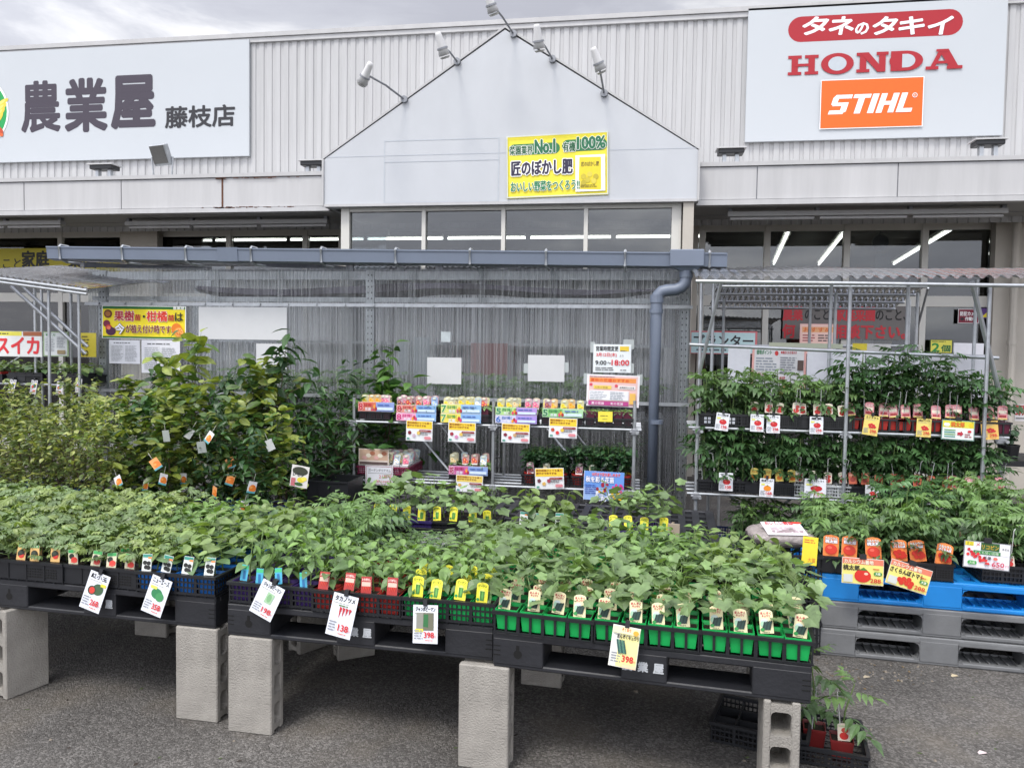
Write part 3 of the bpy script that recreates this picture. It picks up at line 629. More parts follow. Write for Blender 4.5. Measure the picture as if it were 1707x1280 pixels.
fs = [(2*i, 2*i+2, 2*i+3, 2*i+1) for i in range(n)]; b.add(vs, fs, roofpoly); b.build('roof_sheet', gh, smooth=True, fix=False)
k = .62
while k < L_-.1:
    b = MB(); corrugated(b, k, k+.064, .032, .0075, polycarb, lambda x, e_: (.07, HZ-.01)[e_], lambda x, e_: -.004, 8); b.build('sheet_overlap', gh, smooth=True, fix=False); k += .60
b = MB(); b.box(.02, L_-.02, HB-YH-.10, HB-YH-.09, .06, 1.0, mat('painted_shade', (.045, .047, .05), .8, .3, 3)); b.build('painted_shade_panel', gh)  # added dark sheet standing in for the shade low inside the greenhouse
def slotted(x, y, z0, z1, w_=.075):
    b = MB(); b.box(x-w_/2, x+w_/2, y, y+.004, z0, z1, steel); b.box(x-w_/2, x-w_/2+.004, y+.004, y+.05, z0, z1, steel); b.box(x+w_/2-.004, x+w_/2, y+.004, y+.05, z0, z1, steel)
    hole = mat('slot_shadow', (.02, .02, .02), .9, 0)
    z = z0+.05
    while z < z1-.03:
        for dx in (-.016, .016): b.box(x+dx-.004, x+dx+.004, y-.002, y-.0002, z, z+.014, hole)
        z += .05
    b.build('post', gh)
for p in (172, 617, 1140): slotted(aY(p, 560, YH+.03).x-HX0, .018, .02, HZ-.02)
for x in (.05, L_*.33, L_*.66, L_-.05):
    b = MB(); b.box(x-.03, x+.03, HB-YH-.08, HB-YH-.02, .02, 2.42, steel); b.build('post', gh)
z0, z1 = aY(640, 466, YH).z, aY(640, 452, YH).z
b = MB(); b.box(0.02, L_-.02, .03, .075, z0, z1, steel); b.build('top_beam', gh)
b = MB(); b.box(.02, L_-.02, .03, .06, z0-.19, z0-.15, steel); b.build('top_beam', gh)
b = MB(); b.box(.02, L_-.02, HB-YH-.07, HB-YH-.03, 2.36, 2.43, steel_d); b.box(.02, L_-.02, HB-YH-.07, HB-YH-.03, 1.6, 1.63, steel); b.build('back_beam', gh)
for y_ in (509, 662, 850):
    z = aY(640, y_, YH-.02).z; b = MB(); b.box(-.02, L_+.02, -.022, -.012, z-.014, z+.014, steel); b.build('rail', gh)
    k = .12
    while k < L_: b = MB(); b.tube((k, -.034, z+.004), (k, -.022, z+.004), .012, steel, 8); b.build('bolt', gh); k += .26
for p in (150, 440, 800, 1180):
    x = aY(p, 440, YH).x-HX0; b = MB(); b.add([(x-.02, -.1, HZ+.04), (x+.02, -.1, HZ+.04), (x+.02, 2.0, 2.47), (x-.02, 2.0, 2.47), (x-.02, -.1, HZ+.0), (x+.02, -.1, HZ+.0), (x+.02, 2.0, 2.43), (x-.02, 2.0, 2.43)], [(0, 1, 2, 3), (7, 6, 5, 4), (0, 4, 5, 1), (1, 5, 6, 2), (2, 6, 7, 3), (3, 7, 4, 0)], steel_d); b.build('rafter', gh)
for p in (580, 665, 730, 1072, 1105):
    x = aY(p, 445, YH).x-HX0; b = MB(); b.box(x-.03, x+.03, .03, .07, z1, z1+.06, steel_d); b.box(x-.04, x+.04, .025, .075, z1+.06, z1+.09, mat('wood_block', (.30, .22, .14), .8, .2, 20)); b.build('purlin_block', gh)
# gutter with brackets, outlet box and downpipe
YU = 6.05
pl, pr = aY(85, 412, YU), aY(1210, 423, YU)
def gz(x): return pl.z+(pr.z-pl.z)*(x-pl.x)/(pr.x-pl.x)
b = MB(); prof = [(-.055, 0), (-.062, 0), (-.062, -.012), (-.055, -.014), (-.045, -.105), (.045, -.115), (.055, -.0), (.048, -.0), (.040, -.107), (-.040, -.098)]
vs = []
for X_ in (pl.x, pr.x):
    for y, z in prof: vs.append(loc((X_, YU+y, gz(X_)+z)))
n = len(prof); b.add(vs, [(i, (i+1) % n, (i+1) % n+n, i+n) for i in range(n)], pipe_m)
for X_ in (pl.x, pr.x):
    b.add([loc((X_+dx, YU+y, gz(X_)+z)) for dx in (0, .006) for y, z in ((-.058, 0), (-.045, -.105), (.045, -.115), (.055, 0))], [(0, 1, 2, 3), (7, 6, 5, 4), (0, 4, 5, 1), (1, 5, 6, 2), (2, 6, 7, 3), (3, 7, 4, 0)], pipe_m)
b.build('gutter', gh)
for p in (385,): 
    X_ = aY(p, 415, YU).x; b = MB(); b.add([loc((X_+dx, YU+y, gz(X_)+z)) for dx in (-.09, .09) for y, z in ((-.066, .004), (-.05, -.11), (.05, -.12), (.058, .002))], [(0, 1, 2, 3), (7, 6, 5, 4), (0, 4, 5, 1), (1, 5, 6, 2), (2, 6, 7, 3)], pipe_m); b.build('gutter_joint', gh)
for p in (99, 203, 309, 418, 535, 659, 783, 910, 1042, 1183):
    X_ = aY(p, 430, YU-.06).x; z = gz(X_); b = MB()
    b.path([loc((X_, YU+.05, z+.012)), loc((X_, YU-.05, z+.012)), loc((X_, YU-.069, z-.004)), loc((X_, YU-.055, z-.108)), loc((X_, YU+.02, z-.128)), loc((X_, YU+.2, z-.12))], .010, steel, 4); b.build('gutter_bracket', gh)
X0_, X1_ = aY(1117, 430, YU-.08).x, aY(1174, 430, YU-.08).x
b = MB(); z = gz(X0_); zb = aY(1145, 444, YU-.08).z
b.bevbox(*[v-HX0 for v in (X0_, X1_)], YU-.09-YH, YU+.09-YH, zb, z+.018, .006, pipe_m)
b.add([loc(v) for v in [(X0_+.02, YU-.07, zb), (X1_-.02, YU-.07, zb), (X1_-.02, YU+.07, zb), (X0_+.02, YU+.07, zb), (X0_+.09, YU-.045, zb-.03), (X1_-.05, YU-.045, zb-.03), (X1_-.05, YU+.045, zb-.03), (X0_+.09, YU+.045, zb-.03)]], [(0, 4, 5, 1), (1, 5, 6, 2), (2, 6, 7, 3), (3, 7, 4, 0), (4, 7, 6, 5)], pipe_m); b.build('outlet_box', gh)
def gp_(x, y): v = aY(x, y, YU); return Vector(loc(v))
pts = [gp_(1145, 446), gp_(1144, 462), gp_(1142, 472), gp_(1136, 479), gp_(1126, 483), gp_(1112, 484), gp_(1103, 486), gp_(1097, 492), gp_(1095, 502), gp_(1093, 540), Vector((gp_(1093, 600).x, YU-YH, .02))]
pts[-1].x = pts[-2].x
b = MB(); b.path(pts, .046, pipe_m, 16); b.build('downpipe', gh, smooth=True)
for i, (x, y, dy) in enumerate(((1144, 452, .05), (1095, 492, .06), (1094, 516, .03), (1094, 700, .03))):
    v = gp_(x, y); b = MB(); b.tube(v, v-Vector((0, 0, dy)), .052, pipe_m, 16); b.build('pipe_socket', gh)
# dark shade netting sagging inside, work benches, boards
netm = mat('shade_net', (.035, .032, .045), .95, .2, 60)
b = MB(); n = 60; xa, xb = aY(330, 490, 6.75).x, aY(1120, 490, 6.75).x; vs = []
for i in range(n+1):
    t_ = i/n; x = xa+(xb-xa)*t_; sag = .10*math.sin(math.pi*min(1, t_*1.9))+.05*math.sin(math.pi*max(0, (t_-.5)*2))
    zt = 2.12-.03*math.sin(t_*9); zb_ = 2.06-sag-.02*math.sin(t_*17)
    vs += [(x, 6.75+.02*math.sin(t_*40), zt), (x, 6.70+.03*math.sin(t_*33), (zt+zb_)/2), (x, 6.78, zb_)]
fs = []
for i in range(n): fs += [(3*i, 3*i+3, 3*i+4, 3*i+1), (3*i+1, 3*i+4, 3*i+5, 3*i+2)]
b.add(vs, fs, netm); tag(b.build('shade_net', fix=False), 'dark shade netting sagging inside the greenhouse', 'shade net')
def board(lab, x0, y0, x1, y1, Y, c, name='notice_paper', cat='paper', art=None, rot=0, grp=None): return sign_px(name, lab, cat, x0, y0, x1, y1, Y, c, art, t=.003, rot=rot, group=grp)
YP = YH-.03
for k, (lab, x0, y0, x1, y1) in enumerate((('wide blank white sheet on greenhouse right of the fruit tree sign', 331, 512, 478, 566), ('blank white paper below the wide sheet behind the tree tops', 427, 573, 478, 614), ('blank white paper above the flower pots on the left bay', 712, 596, 769, 640), ('blank white paper left of the opening hours notice', 880, 592, 941, 636), ('tiny clear plastic square high on the greenhouse sheet', 735, 553, 751, 570))):
    board(lab, x0, y0, x1, y1, YP, paper if k < 4 else mat('cloudy_film', (.45, .5, .52), .3, .2, 20), grp='papers stuck on the greenhouse')
board('dull pink board standing inside the greenhouse behind the sheet', 785, 572, 846, 625, 7.9, '8e6a68', 'panel', 'board')
board('narrow white panel inside the greenhouse, left of two', 664, 566, 681, 625, 7.6, '9aa2a6', 'panel', 'board'); board('wider white panel inside the greenhouse, right of two', 689, 562, 716, 628, 7.6, '9aa2a6', 'panel', 'board')
board('white panel inside greenhouse right of the downpipe', 1106, 580, 1122, 640, 7.3, 'b8babc', 'panel', 'board')
def fruit(a, w, h):
    a.rect(w*.01, h*.02, w*.99, h*.98, 'f0dc28'); a.rect(w*.01, h*.9, w*.99, h*.98, '1f6a2c'); a.rect(w*.01, h*.02, w*.99, h*.07, '1f6a2c')
    a.text('農業屋', w*.85, h*.9, w*.98, h*.985, 'f4f4f0', bold=.02)
    a.disc(w*.075, h*.75, w*.05, h*.13, '6a3418'); a.disc(w*.075, h*.75, w*.032, h*.08, 'a86a2c'); a.disc(w*.06, h*.45, w*.042, h*.11, '7a1c3c'); a.disc(w*.085, h*.32, w*.04, h*.1, 'c8342c', rot=.3); a.disc(w*.11, h*.22, w*.06, h*.13, '4a1c44'); a.disc(w*.085, h*.32, w*.024, h*.055, 'e8785c')
    a.text('果樹', w*.155, h*.54, w*.39, h*.84, 'b42430', bold=.035, outline='f8f8f0', ow=.03); a.text('苗', w*.4, h*.56, w*.47, h*.74, 'b42430', bold=.03)
    a.disc(w*.51, h*.68, w*.014, h*.04, '2a2a20'); a.text('柑橘', w*.545, h*.54, w*.785, h*.84, 'd8321c', bold=.035, outline='f8f8f0', ow=.03); a.text('苗', w*.795, h*.56, w*.87, h*.74, 'b42430', bold=.03); a.text('は', w*.88, h*.55, w*.97, h*.8, '2a2a20', bold=.03)
    a.text('今', w*.17, h*.14, w*.28, h*.45, 'f8f8f8', bold=.03, outline='4a2a5a', ow=.04); a.text('が植え付け時です!', w*.3, h*.18, w*.85, h*.42, '7c2818', bold=.03, outline='f8f8e8', ow=.02)
    a.disc(w*.9, h*.32, w*.06, h*.17, 'e07a1c'); a.disc(w*.93, h*.22, w*.055, h*.15, 'e8902c'); a.disc(w*.93, h*.22, w*.045, h*.12, 'f4c878')
    for i in range(8):
        t_ = R(i*45+10); a.poly([(w*.93+w*.006*math.cos(t_), h*.22+h*.016*math.sin(t_)), (w*.93+w*.04*math.cos(t_-.3), h*.22+h*.105*math.sin(t_-.3)), (w*.93+w*.04*math.cos(t_+.3), h*.22+h*.105*math.sin(t_+.3))], 'e87820')
board('yellow fruit tree seedling sign with red lettering on the greenhouse', 170, 510, 310, 565, YP, 'eef0ee', 'fruit_tree_sign', 'sign', fruit, rot=-.3)
def doc(s): return lambda a, w, h: (a.lines(w*.15, h*.84, w*.85, h*.92, 1, '5a5c60', seed=s), a.lines(w*.08, h*.1, w*.48, h*.78, 12, 'a0a4a8', seed=s+1), a.lines(w*.54, h*.1, w*.93, h*.78, 12, 'a0a4a8', seed=s+2), a.frame(w*.06, h*.3, w*.5, h*.8, w*.004, 'b4b8bc'))
board('printed planting list under the fruit sign, left of two', 182, 567, 233, 606, YP, 'd4d6dc', 'information_sheet', 'notice', doc(4)); board('printed planting list under the fruit sign, right of two', 236, 567, 300, 622, YP, 'd8d9de', 'information_sheet', 'notice', doc(9))
def hours(a, w, h):
    a.text('営業時間変更', w*.07, h*.76, w*.66, h*.93, '2a2a2e', bold=.03); a.rect(w*.7, h*.76, w*.94, h*.93, 'e8c83c'); a.lines(w*.72, h*.74, w*.93, h*.8, 1, '6a6a50')
    a.text('3月12日(木)', w*.08, h*.54, w*.62, h*.7, 'd83a44', bold=.02); a.text('より', w*.7, h*.56, w*.8, h*.64, '4a4a50')
    a.text('9:00', w*.06, h*.27, w*.35, h*.42, '222228', bold=.03); a.text('〜', w*.38, h*.31, w*.47, h*.37, '222228', bold=.04); a.text('18:00', w*.49, h*.26, w*.95, h*.45, 'd42838', bold=.035)
    a.lines(w*.06, h*.06, w*.58, h*.2, 2, '5a5c60', seed=5); a.lines(w*.72, h*.06, w*.92, h*.12, 1, '3a3a40', seed=7)
board('white opening hours notice with red time on the greenhouse', 989, 574, 1052, 621, YP, 'e6ecee', 'opening_hours_notice', 'notice', hours)
def pinkp(a, w, h):
    a.rect(w*.04, h*.03, w*.96, h*.96, 'e8c4c0'); a.rect(w*.05, h*.76, w*.93, h*.9, 'ee9a50'); a.text('夏秋の花壇おすすめ', w*.07, h*.77, w*.8, h*.88, 'e05a28', bold=.03); a.lines(w*.05, h*.91, w*.7, h*.95, 1, '6a3a50')
    a.disc(w*.08, h*.68, w*.03, h*.05, 'd85060'); a.disc(w*.56, h*.66, w*.03, h*.05, 'd85060'); a.rect(w*.13, h*.55, w*.47, h*.66, 'f0d060'); a.text('人気の花苗', w*.15, h*.57, w*.4, h*.63, '5a4a30'); a.rect(w*.6, h*.56, w*.92, h*.67, 'f4f0ee'); a.text('長期開花の花苗', w*.62, h*.58, w*.9, h*.64, '3a3038', bold=.01)
    a.rect(w*.05, h*.2, w*.8, h*.5, 'f0f0f2'); a.lines(w*.07, h*.22, w*.4, h*.48, 5, 'a8b0b8', seed=3); a.lines(w*.45, h*.22, w*.78, h*.48, 5, 'a8b0b8', seed=8); a.rect(w*.82, h*.1, w*.93, h*.44, 'f0c060')
    a.rect(w*.04, h*.04, w*.8, h*.17, 'c04a90'); a.text('夏の花苗', w*.1, h*.06, w*.34, h*.14, 'f4e8f0', bold=.02); a.text('冬の花苗', w*.46, h*.06, w*.7, h*.14, 'f4e8f0', bold=.02)
board('pink and orange flower calendar poster right above the flower rack', 978, 625, 1066, 678, YP, 'f0ecf0', 'flower_poster', 'poster', pinkp, rot=-1)
for k, (lab, x0, y0, x1, y1) in enumerate((('strip of clear tape left of opening hours notice', 984, 570, 992, 588), ('wide clear tape at top right of opening hours notice', 1039, 566, 1057, 582), ('clear tape below right corner of opening hours notice', 1048, 606, 1057, 622), ('clear tape at left of the pink poster', 973, 622, 981, 640), ('clear tape at right of the pink poster', 1062, 624, 1071, 642), ('clear tape left of blank paper by opening hours notice', 873, 606, 881, 622), ('clear tape right of blank paper by opening hours notice', 940, 604, 948, 621))):
    board(lab, x0, y0, x1, y1, YP+.006, mat('clear_tape', (.42, .46, .46), .3, .1, 30), 'tape_strip', 'tape', grp='tape on the greenhouse')
# ================================================================== leaves and plants
LM = {
 'cucumber': (leafmat('cucumber_leaf', (.185, .28, .115)), leafmat('cucumber_leaf_young', (.23, .36, .13))),
 'pepper': (leafmat('pepper_leaf', (.145, .25, .085)), leafmat('pepper_leaf_young', (.20, .34, .09))),
 'melon': (leafmat('watermelon_leaf', (.19, .28, .11)), leafmat('watermelon_leaf_young', (.28, .37, .11))),
 'tomato': (leafmat('tomato_leaf', (.058, .13, .045)), leafmat('tomato_leaf_young', (.08, .18, .06))),
 'tomato_light': (leafmat('tomato_leaf_pale', (.11, .20, .075)), leafmat('tomato_leaf_pale_young', (.16, .28, .085))),
 'eggplant': (leafmat('eggplant_leaf', (.14, .24, .10)), leafmat('eggplant_leaf_young', (.22, .32, .10))),
 'dark': (leafmat('evergreen_leaf', (.032, .085, .03)), leafmat('evergreen_leaf_young', (.055, .14, .035))),
 'citrus': (leafmat('citrus_leaf', (.10, .18, .04)), leafmat('citrus_leaf_young', (.27, .33, .06))),
 'berry': (leafmat('berry_leaf', (.17, .24, .07)), leafmat('berry_leaf_young', (.32, .36, .09))),
 'leafy': (leafmat('chrysanthemum_leaf', (.030, .085, .032)), leafmat('chrysanthemum_leaf_young', (.05, .14, .045))),
 'light': (leafmat('camphor_leaf', (.05, .14, .03)), leafmat('camphor_leaf_young', (.11, .24, .045))),
}
stem_g = mat('green_stem', (.13, .20, .06), .6, .1, 20); bark = mat('bark', (.10, .072, .048), .9, .3, 25); soil = mat('potting_soil', (.028, .018, .012), 1, .4, 60, bump=.6, bscale=120)
def strip_leaf(prof, fold=.18, droop=.25, cx=0., curl=0.):
    # prof: list of (t, halfwidth); returns verts, faces for a leaf of length 1 along +y
    v = []; f = []
    for t, w_ in prof:
        z = -droop*t*t; c = .0
        v += [(-w_, t-curl*w_, z+fold*w_), (0, t, z), (w_, t-curl*w_, z+fold*w_)]
    for i in range(len(prof)-1):
        a = 3*i; f += [(a, a+1, a+4, a+3), (a+1, a+2, a+5, a+4)]
    return v, f
OVATE = strip_leaf([(0, .02), (.15, .18), (.38, .29), (.62, .24), (.84, .11), (1, .005)], .2, .35)
LANCE = strip_leaf([(0, .01), (.2, .11), (.5, .15), (.8, .08), (1, .003)], .3, .35)
OVAL = strip_leaf([(0, .02), (.15, .2), (.45, .31), (.75, .22), (.93, .08), (1, .01)], .3, .15)
ROUND = strip_leaf([(0, .05), (.1, .26), (.35, .38), (.65, .32), (.88, .15), (1, .01)], .15, .25)
def palmate():
    pts = []; rad = {0: 1.0, 25: .72, 42: .74, 62: .86, 90: .58, 112: .66, 135: .52, 158: .42, 176: .12}
    ks = sorted(rad); out = [(a, rad[a]) for a in ks]; full = [(-a, r) for a, r in reversed(out) if a != 0]+out
    v = [(0, .02, 0)]; f = []
    for a, r in full:
        x = .55*r*math.sin(R(a)); y = .42+.55*r*math.cos(R(a))
        v.append((x*1.05, y, .10*abs(x)-.25*(y-.3)**2-.12*x*x))
    v[0] = (0, .36, -.02); n = len(full)
    for i in range(n-1): f.append((0, i+2, i+1))
    return v, f
PALM = palmate()
def lobed():
    v = []; f = []
    for y0, ang, L_, wd in ((.0, 0, 1.0, .09), (.25, 52, .5, .13), (.25, -52, .5, .13), (.5, 44, .42, .12), (.5, -44, .42, .12), (.08, 80, .34, .12), (.08, -80, .34, .12), (.72, 38, .25, .09), (.72, -38, .25, .09)):
        lv, lf = strip_leaf([(0, wd*.5), (.4, wd), (.75, wd*.95), (1, wd*.3)], .2, .25); k = len(v)
        c, s_ = math.cos(R(-ang)), math.sin(R(-ang))
        for x, y, z in lv: x *= 1; y *= L_; v.append((x*c-y*s_, y0+x*s_+y*c, z-.15*y0*y0+.03*abs(ang)/50))
        f += [tuple(i+k for i in q) for q in lf]
    return v, f
LOBED = lobed()
def compound(npair=3, fine=False):
    v = []; f = []
    items = [(.74, 0, .36, .8)]
    for i in range(npair):
        y = .2+i*.54/npair; s_ = (.30, .36, .30, .24)[i % 4]
        items += [(y, 62, s_, 1), (y+.03, -62, s_, 1)]
    for y0, ang, L_, _ in items:
        lv, lf = strip_leaf([(0, .03), (.25, .21), (.45, .26), (.7, .15), (1, .005)], .2, .5); k = len(v)
        c, s_ = math.cos(R(-ang)), math.sin(R(-ang)); bz = -.32*y0*y0
        for x, y, z in lv: x *= L_; y *= L_; z *= L_; v.append((x*c-y*s_, y0+x*s_+y*c, bz+z-.25*y*abs(math.sin(R(ang)))))
        f += [tuple(i+k for i in q) for q in lf]
    k = len(v); v += [(-.008, 0, .0), (.008, 0, .0), (.006, .4, -.05), (-.006, .4, -.05), (0, .78, -.2)]; f += [(k, k+1, k+2, k+3), (k+3, k+2, k+4)]
    return v, f
COMP = compound(3)
def put_leaf(b, shape, pos, az, pitch, size, m_, roll=0, wid=1.):
    T = Matrix.Translation(pos) @ Matrix.Rotation(az, 4, 'Z') @ Matrix.Rotation(pitch, 4, 'X') @ Matrix.Rotation(roll, 4, 'Y') @ Matrix.Diagonal((size*wid, size, size, 1))
    b.add(shape[0], shape[1], m_, T)
def petiole(b, p, q, r, m_):
    b.tube(p, q, r, m_, 3, caps=False)
def seedling_mesh(kind, rr, h):
    b = MB(); mo, my = LM[{'okra': 'eggplant'}.get(kind, kind)]
    K = kind
    lean = Vector((rr.gauss(0, .012), rr.gauss(0, .012), 0))
    top = Vector((0, 0, h))+lean*2
    b.path([(0, 0, 0), Vector((0, 0, h*.5))+lean*.5, top], .003, stem_g, 5, radii=[.0035, .003, .0018])
    def S(t): return Vector((lean.x*2*t*t, lean.y*2*t*t, h*t))
    az = rr.random()*6.28
    if K == 'cucumber':
        n = rr.choice((5, 6, 6))
        for i in range(n):
            t = .4+.6*i/(n-1); az += 2.4+rr.gauss(0, .2); pl_ = rr.uniform(.045, .07)*(1.05-.5*t*(i == n-1)); el = rr.uniform(.5, 1.0)
            p = S(t); q = p+Vector((-math.sin(az)*math.cos(el), math.cos(az)*math.cos(el), math.sin(el)))*pl_
            petiole(b, p, q, .0016, stem_g); sz = rr.uniform(.075, .105)*(1 if i < n-2 else .7)
            put_leaf(b, PALM, q, az, rr.uniform(-.6, .35), sz, my if i >= n-2 else mo, rr.gauss(0, .35), rr.uniform(.9, 1.1))
    elif K in ('pepper', 'eggplant'):
        n = 10 if K == 'pepper' else 7; sh = OVATE if K == 'pepper' else ROUND
        for i in range(n):
            t = .3+.7*i/(n-1); az += 2.4+rr.gauss(0, .25); pl_ = rr.uniform(.015, .03); el = rr.uniform(.2, .7); p = S(t)
            q = p+Vector((-math.sin(az)*math.cos(el), math.cos(az)*math.cos(el), math.sin(el)))*pl_; petiole(b, p, q, .0013, stem_g)
            sz = rr.uniform(.06, .085)*(1.15 if K == 'eggplant' else 1)*(1 if i < n-3 else .65)
            put_leaf(b, sh, q, az, rr.uniform(-.55, .3), sz, my if i >= n-4 else mo, rr.gauss(0, .25))
    elif K == 'leafy':
        for j in range(5):
            ja = j*1.257+rr.random(); q0 = Vector((math.cos(ja)*.05, math.sin(ja)*.05, h*rr.uniform(.75, 1)))
            b.path([(0, 0, 0), q0*.5, q0], .002, stem_g, 4)
            for i in range(13):
                t = .25+.75*i/12; az += 2.4; put_leaf(b, LOBED if i % 2 else OVATE, q0*t, az, rr.uniform(-.4, .5), rr.uniform(.04, .065), my if t > .85 else mo, rr.gauss(0, .3))
    elif K == 'melon':
        for i in range(8):
            t = .15+.85*i/8; az += 2.4+rr.gauss(0, .3); el = rr.uniform(.3, 1.0); pl_ = rr.uniform(.03, .06); p = S(t)
            q = p+Vector((-math.sin(az)*math.cos(el), math.cos(az)*math.cos(el), math.sin(el)))*pl_; petiole(b, p, q, .0015, stem_g)
            put_leaf(b, LOBED, q, az, rr.uniform(-.3, .6), rr.uniform(.055, .085), my if rr.random() < .45 else mo, rr.gauss(0, .3))
    else:  # tomato
        n = max(7, int(h/.026)); n = min(n, 13)
        for i in range(n):
            t = .2+.8*i/(n-1); az += 2.4+rr.gauss(0, .25); p = S(t)
            put_leaf(b, COMP, p, az, rr.uniform(-.25, .55), rr.uniform(.12, .17)*(1 if i < n-2 else .7), my if i >= n-3 else mo, rr.gauss(0, .25))
    return b.mesh(kind+'_foliage')
_PL = {}
def foliage_mesh(kind, h, k):
    key = (kind, round(h, 3), k)
    if key not in _PL: _PL[key] = seedling_mesh(kind, random.Random(str(key)), h)
    return _PL[key]
# ------------------------------------------------------------------ pots and plant tags
def pot_mesh(color, size=.084, h=.075, shape='square'):
    key = ('pot', color, size, h, shape)
    if key in _PL: return _PL[key]
    m_ = mat('pot_'+color, POTC[color], .38, .12, 10); b = MB(); a = size/2; c = a*.8; w_ = .0015
    n = 4 if shape == 'square' else 14
    def ring(r, z):
        if n == 4: return [(-r, -r, z), (r, -r, z), (r, r, z), (-r, r, z)]
        return [(r*math.cos(2*math.pi*i/n), r*math.sin(2*math.pi*i/n), z) for i in range(n)]
    vs = ring(c, 0)+ring(a*.97, h-.008)+ring(a, h-.008)+ring(a, h)+ring(a-.003, h)+ring(a-.006, h-.012)
    fs = [tuple(reversed(range(n)))]
    for k in range(5): fs += [(k*n+i, k*n+(i+1) % n, (k+1)*n+(i+1) % n, (k+1)*n+i) for i in range(n)]
    b.add(vs, fs, m_); b.add(ring(a-.006, h-.012), [tuple(range(n))], soil)
    _PL[key] = b.mesh('pot'); return _PL[key]
POTC = {'green': (.008, .36, .08), 'black': (.012, .012, .014), 'blue': (.01, .12, .42), 'purple': (.045, .02, .13), 'red': (.35, .025, .02), 'dullred': (.20, .02, .02), 'grey': (.30, .31, .32), 'orange': (.50, .16, .03), 'pink': (.62, .10, .14), 'maroon': (.09, .01, .03), 'white': (.55, .56, .58), 'navy': (.012, .025, .12), 'yellow': (.6, .4, .03)}
def tag_mesh(kind):
    key = ('tag', kind)
    if key in _PL: return _PL[key]
    a = Art(z=0, dz=.0003); w_, h_ = .044, .078
    def card(w, h, c, arch=True):
        if arch: pts = [(-w/2, 0), (w/2, 0), (w/2, h*.86)]+[(w/2*math.cos(R(t)), h*.86+h*.14*math.sin(R(t))) for t in (20, 50, 90, 130, 160)]+[(-w/2, h*.86)]
        else: pts = [(-w/2, 0), (w/2, 0), (w/2, h), (-w/2, h)]
        a.poly(pts, c); a.add([(x, y, -.0012) for x, y in reversed(pts)], [tuple(range(len(pts)))], ink('d8d8d4'))
    if kind == 'cuke':
        card(w_, h_, 'e6dcb0'); a.text('まんぞく', -.017, .061, .017, .069, 'b83040', bold=.05); a.text('キュウリ', -.013, .053, .013, .060, 'b83040', bold=.05); a.disc(-.006, .036, .013, .012, 'c4d4d0', 10); a.disc(-.012, .03, .008, .01, '9ec4a8', 8)
        for i in range(5): x = -.010+i*.0055; a.poly([(x-.006, .012), (x-.001, .010), (x+.0075, .036+i*.001), (x+.003, .039+i*.001)], ('17302c', '24443a')[i % 2])
        a.disc(-.014, .012, .007, .006, '2f8a44', 8); a.lines(-.012, .002, .016, .007, 1, '4a5a40')
    elif kind == 'yellow':
        card(w_, h_, 'e4dc3c'); a.text('ピーマン', -.016, .06, .016, .069, '5a7a20', bold=.05); a.disc(0, .035, .012, .020, 'd8e070', 10); a.poly([(-.007, .010), (.008, .010), (.010, .045), (-.008, .046)], '3f7a34'); a.disc(.002, .03, .004, .016, '62a04c', 8); a.disc(-.015, .014, .006, .006, '2f8a44', 8)
    elif kind == 'melon':
        card(w_*1.05, h_*.9, 'd9b070', False); a.rect(-.022, .058, .022, .070, '3f8a4c'); a.text('スイカ', -.016, .060, .016, .068, 'e8e8d0', bold=.04); a.disc(0, .032, .018, .017, '262b22', 14); a.disc(.002, .026, .014, .013, 'c8342c', 12, 200, 380); a.disc(-.004, .038, .012, .008, '3c4438', 8)
    elif kind == 'redmelon':
        card(w_*1.05, h_*.8, 'c9c4a8', False); a.rect(-.022, .048, .022, .062, '3f9a54'); a.disc(-.006, .034, .013, .012, '252a20', 12); a.disc(.006, .018, .016, .013, 'cc3a30', 12); a.rect(-.01, .008, .02, .012, 'd8564a')
    elif kind == 'darkfruit':
        card(w_, h_*.92, 'd4dad4', False); a.rect(-.021, .057, .021, .070, '3f8a7c'); a.rect(.004, .052, .021, .060, 'e88a50')
        for x, y in ((-.009, .036), (.009, .034), (-.002, .018), (.010, .016)): a.disc(x, y, .010, .009, '1c1d1a', 10)
        a.rect(-.02, .002, .02, .006, 'e4e4e0')
    elif kind == 'cyan':
        card(w_*.7, h_*.8, '4aa8c8', False); a.rect(-.015, .046, .015, .060, '46b87c'); a.poly([(-.004, .006), (.008, .006), (.004, .04), (-.006, .04)], '2a6a9c')
    elif kind == 'chilli':
        card(w_*.95, h_*.85, 'a8302c', False); a.text('とうがらし', -.017, .050, .017, .060, 'f0d8d0', bold=.04); a.rect(-.018, .03, .018, .046, 'd8b8a8')
        for i in range(4): x = -.012+i*.007; a.poly([(x, .008), (x+.006, .028), (x+.002, .029)], 'd84430')
    elif kind == 'tomatocard':
        card(.052, .075, 'e8823c'); a.text('カルシウム', -.02, .058, .02, .067, 'f4f0d8', bold=.04, outline='3a6ab0', ow=.05); a.text('桃太郎', -.02, .046, .02, .057, 'f4f0f0', bold=.04, outline='3a6ab0', ow=.05); a.disc(0, .024, .021, .018, 'c8301c', 16); a.disc(-.005, .030, .008, .005, 'e0604c', 8)
    elif kind == 'cherrycard':
        card(.052, .075, 'e8823c'); a.text('カルシウム', -.02, .058, .02, .067, 'f4f0d8', bold=.04, outline='3a6ab0', ow=.05); a.text('さくらんぼ', -.02, .047, .02, .056, 'f4f0f0', bold=.04, outline='3a6ab0', ow=.05)
        for x, y in ((-.012, .03), (0, .034), (.012, .028), (-.006, .018), (.008, .016), (.016, .02)): a.disc(x, y, .008, .008, ('c02818', 'd83c28')[int(x*1000) % 2], 10)
    elif kind == 'redtom':
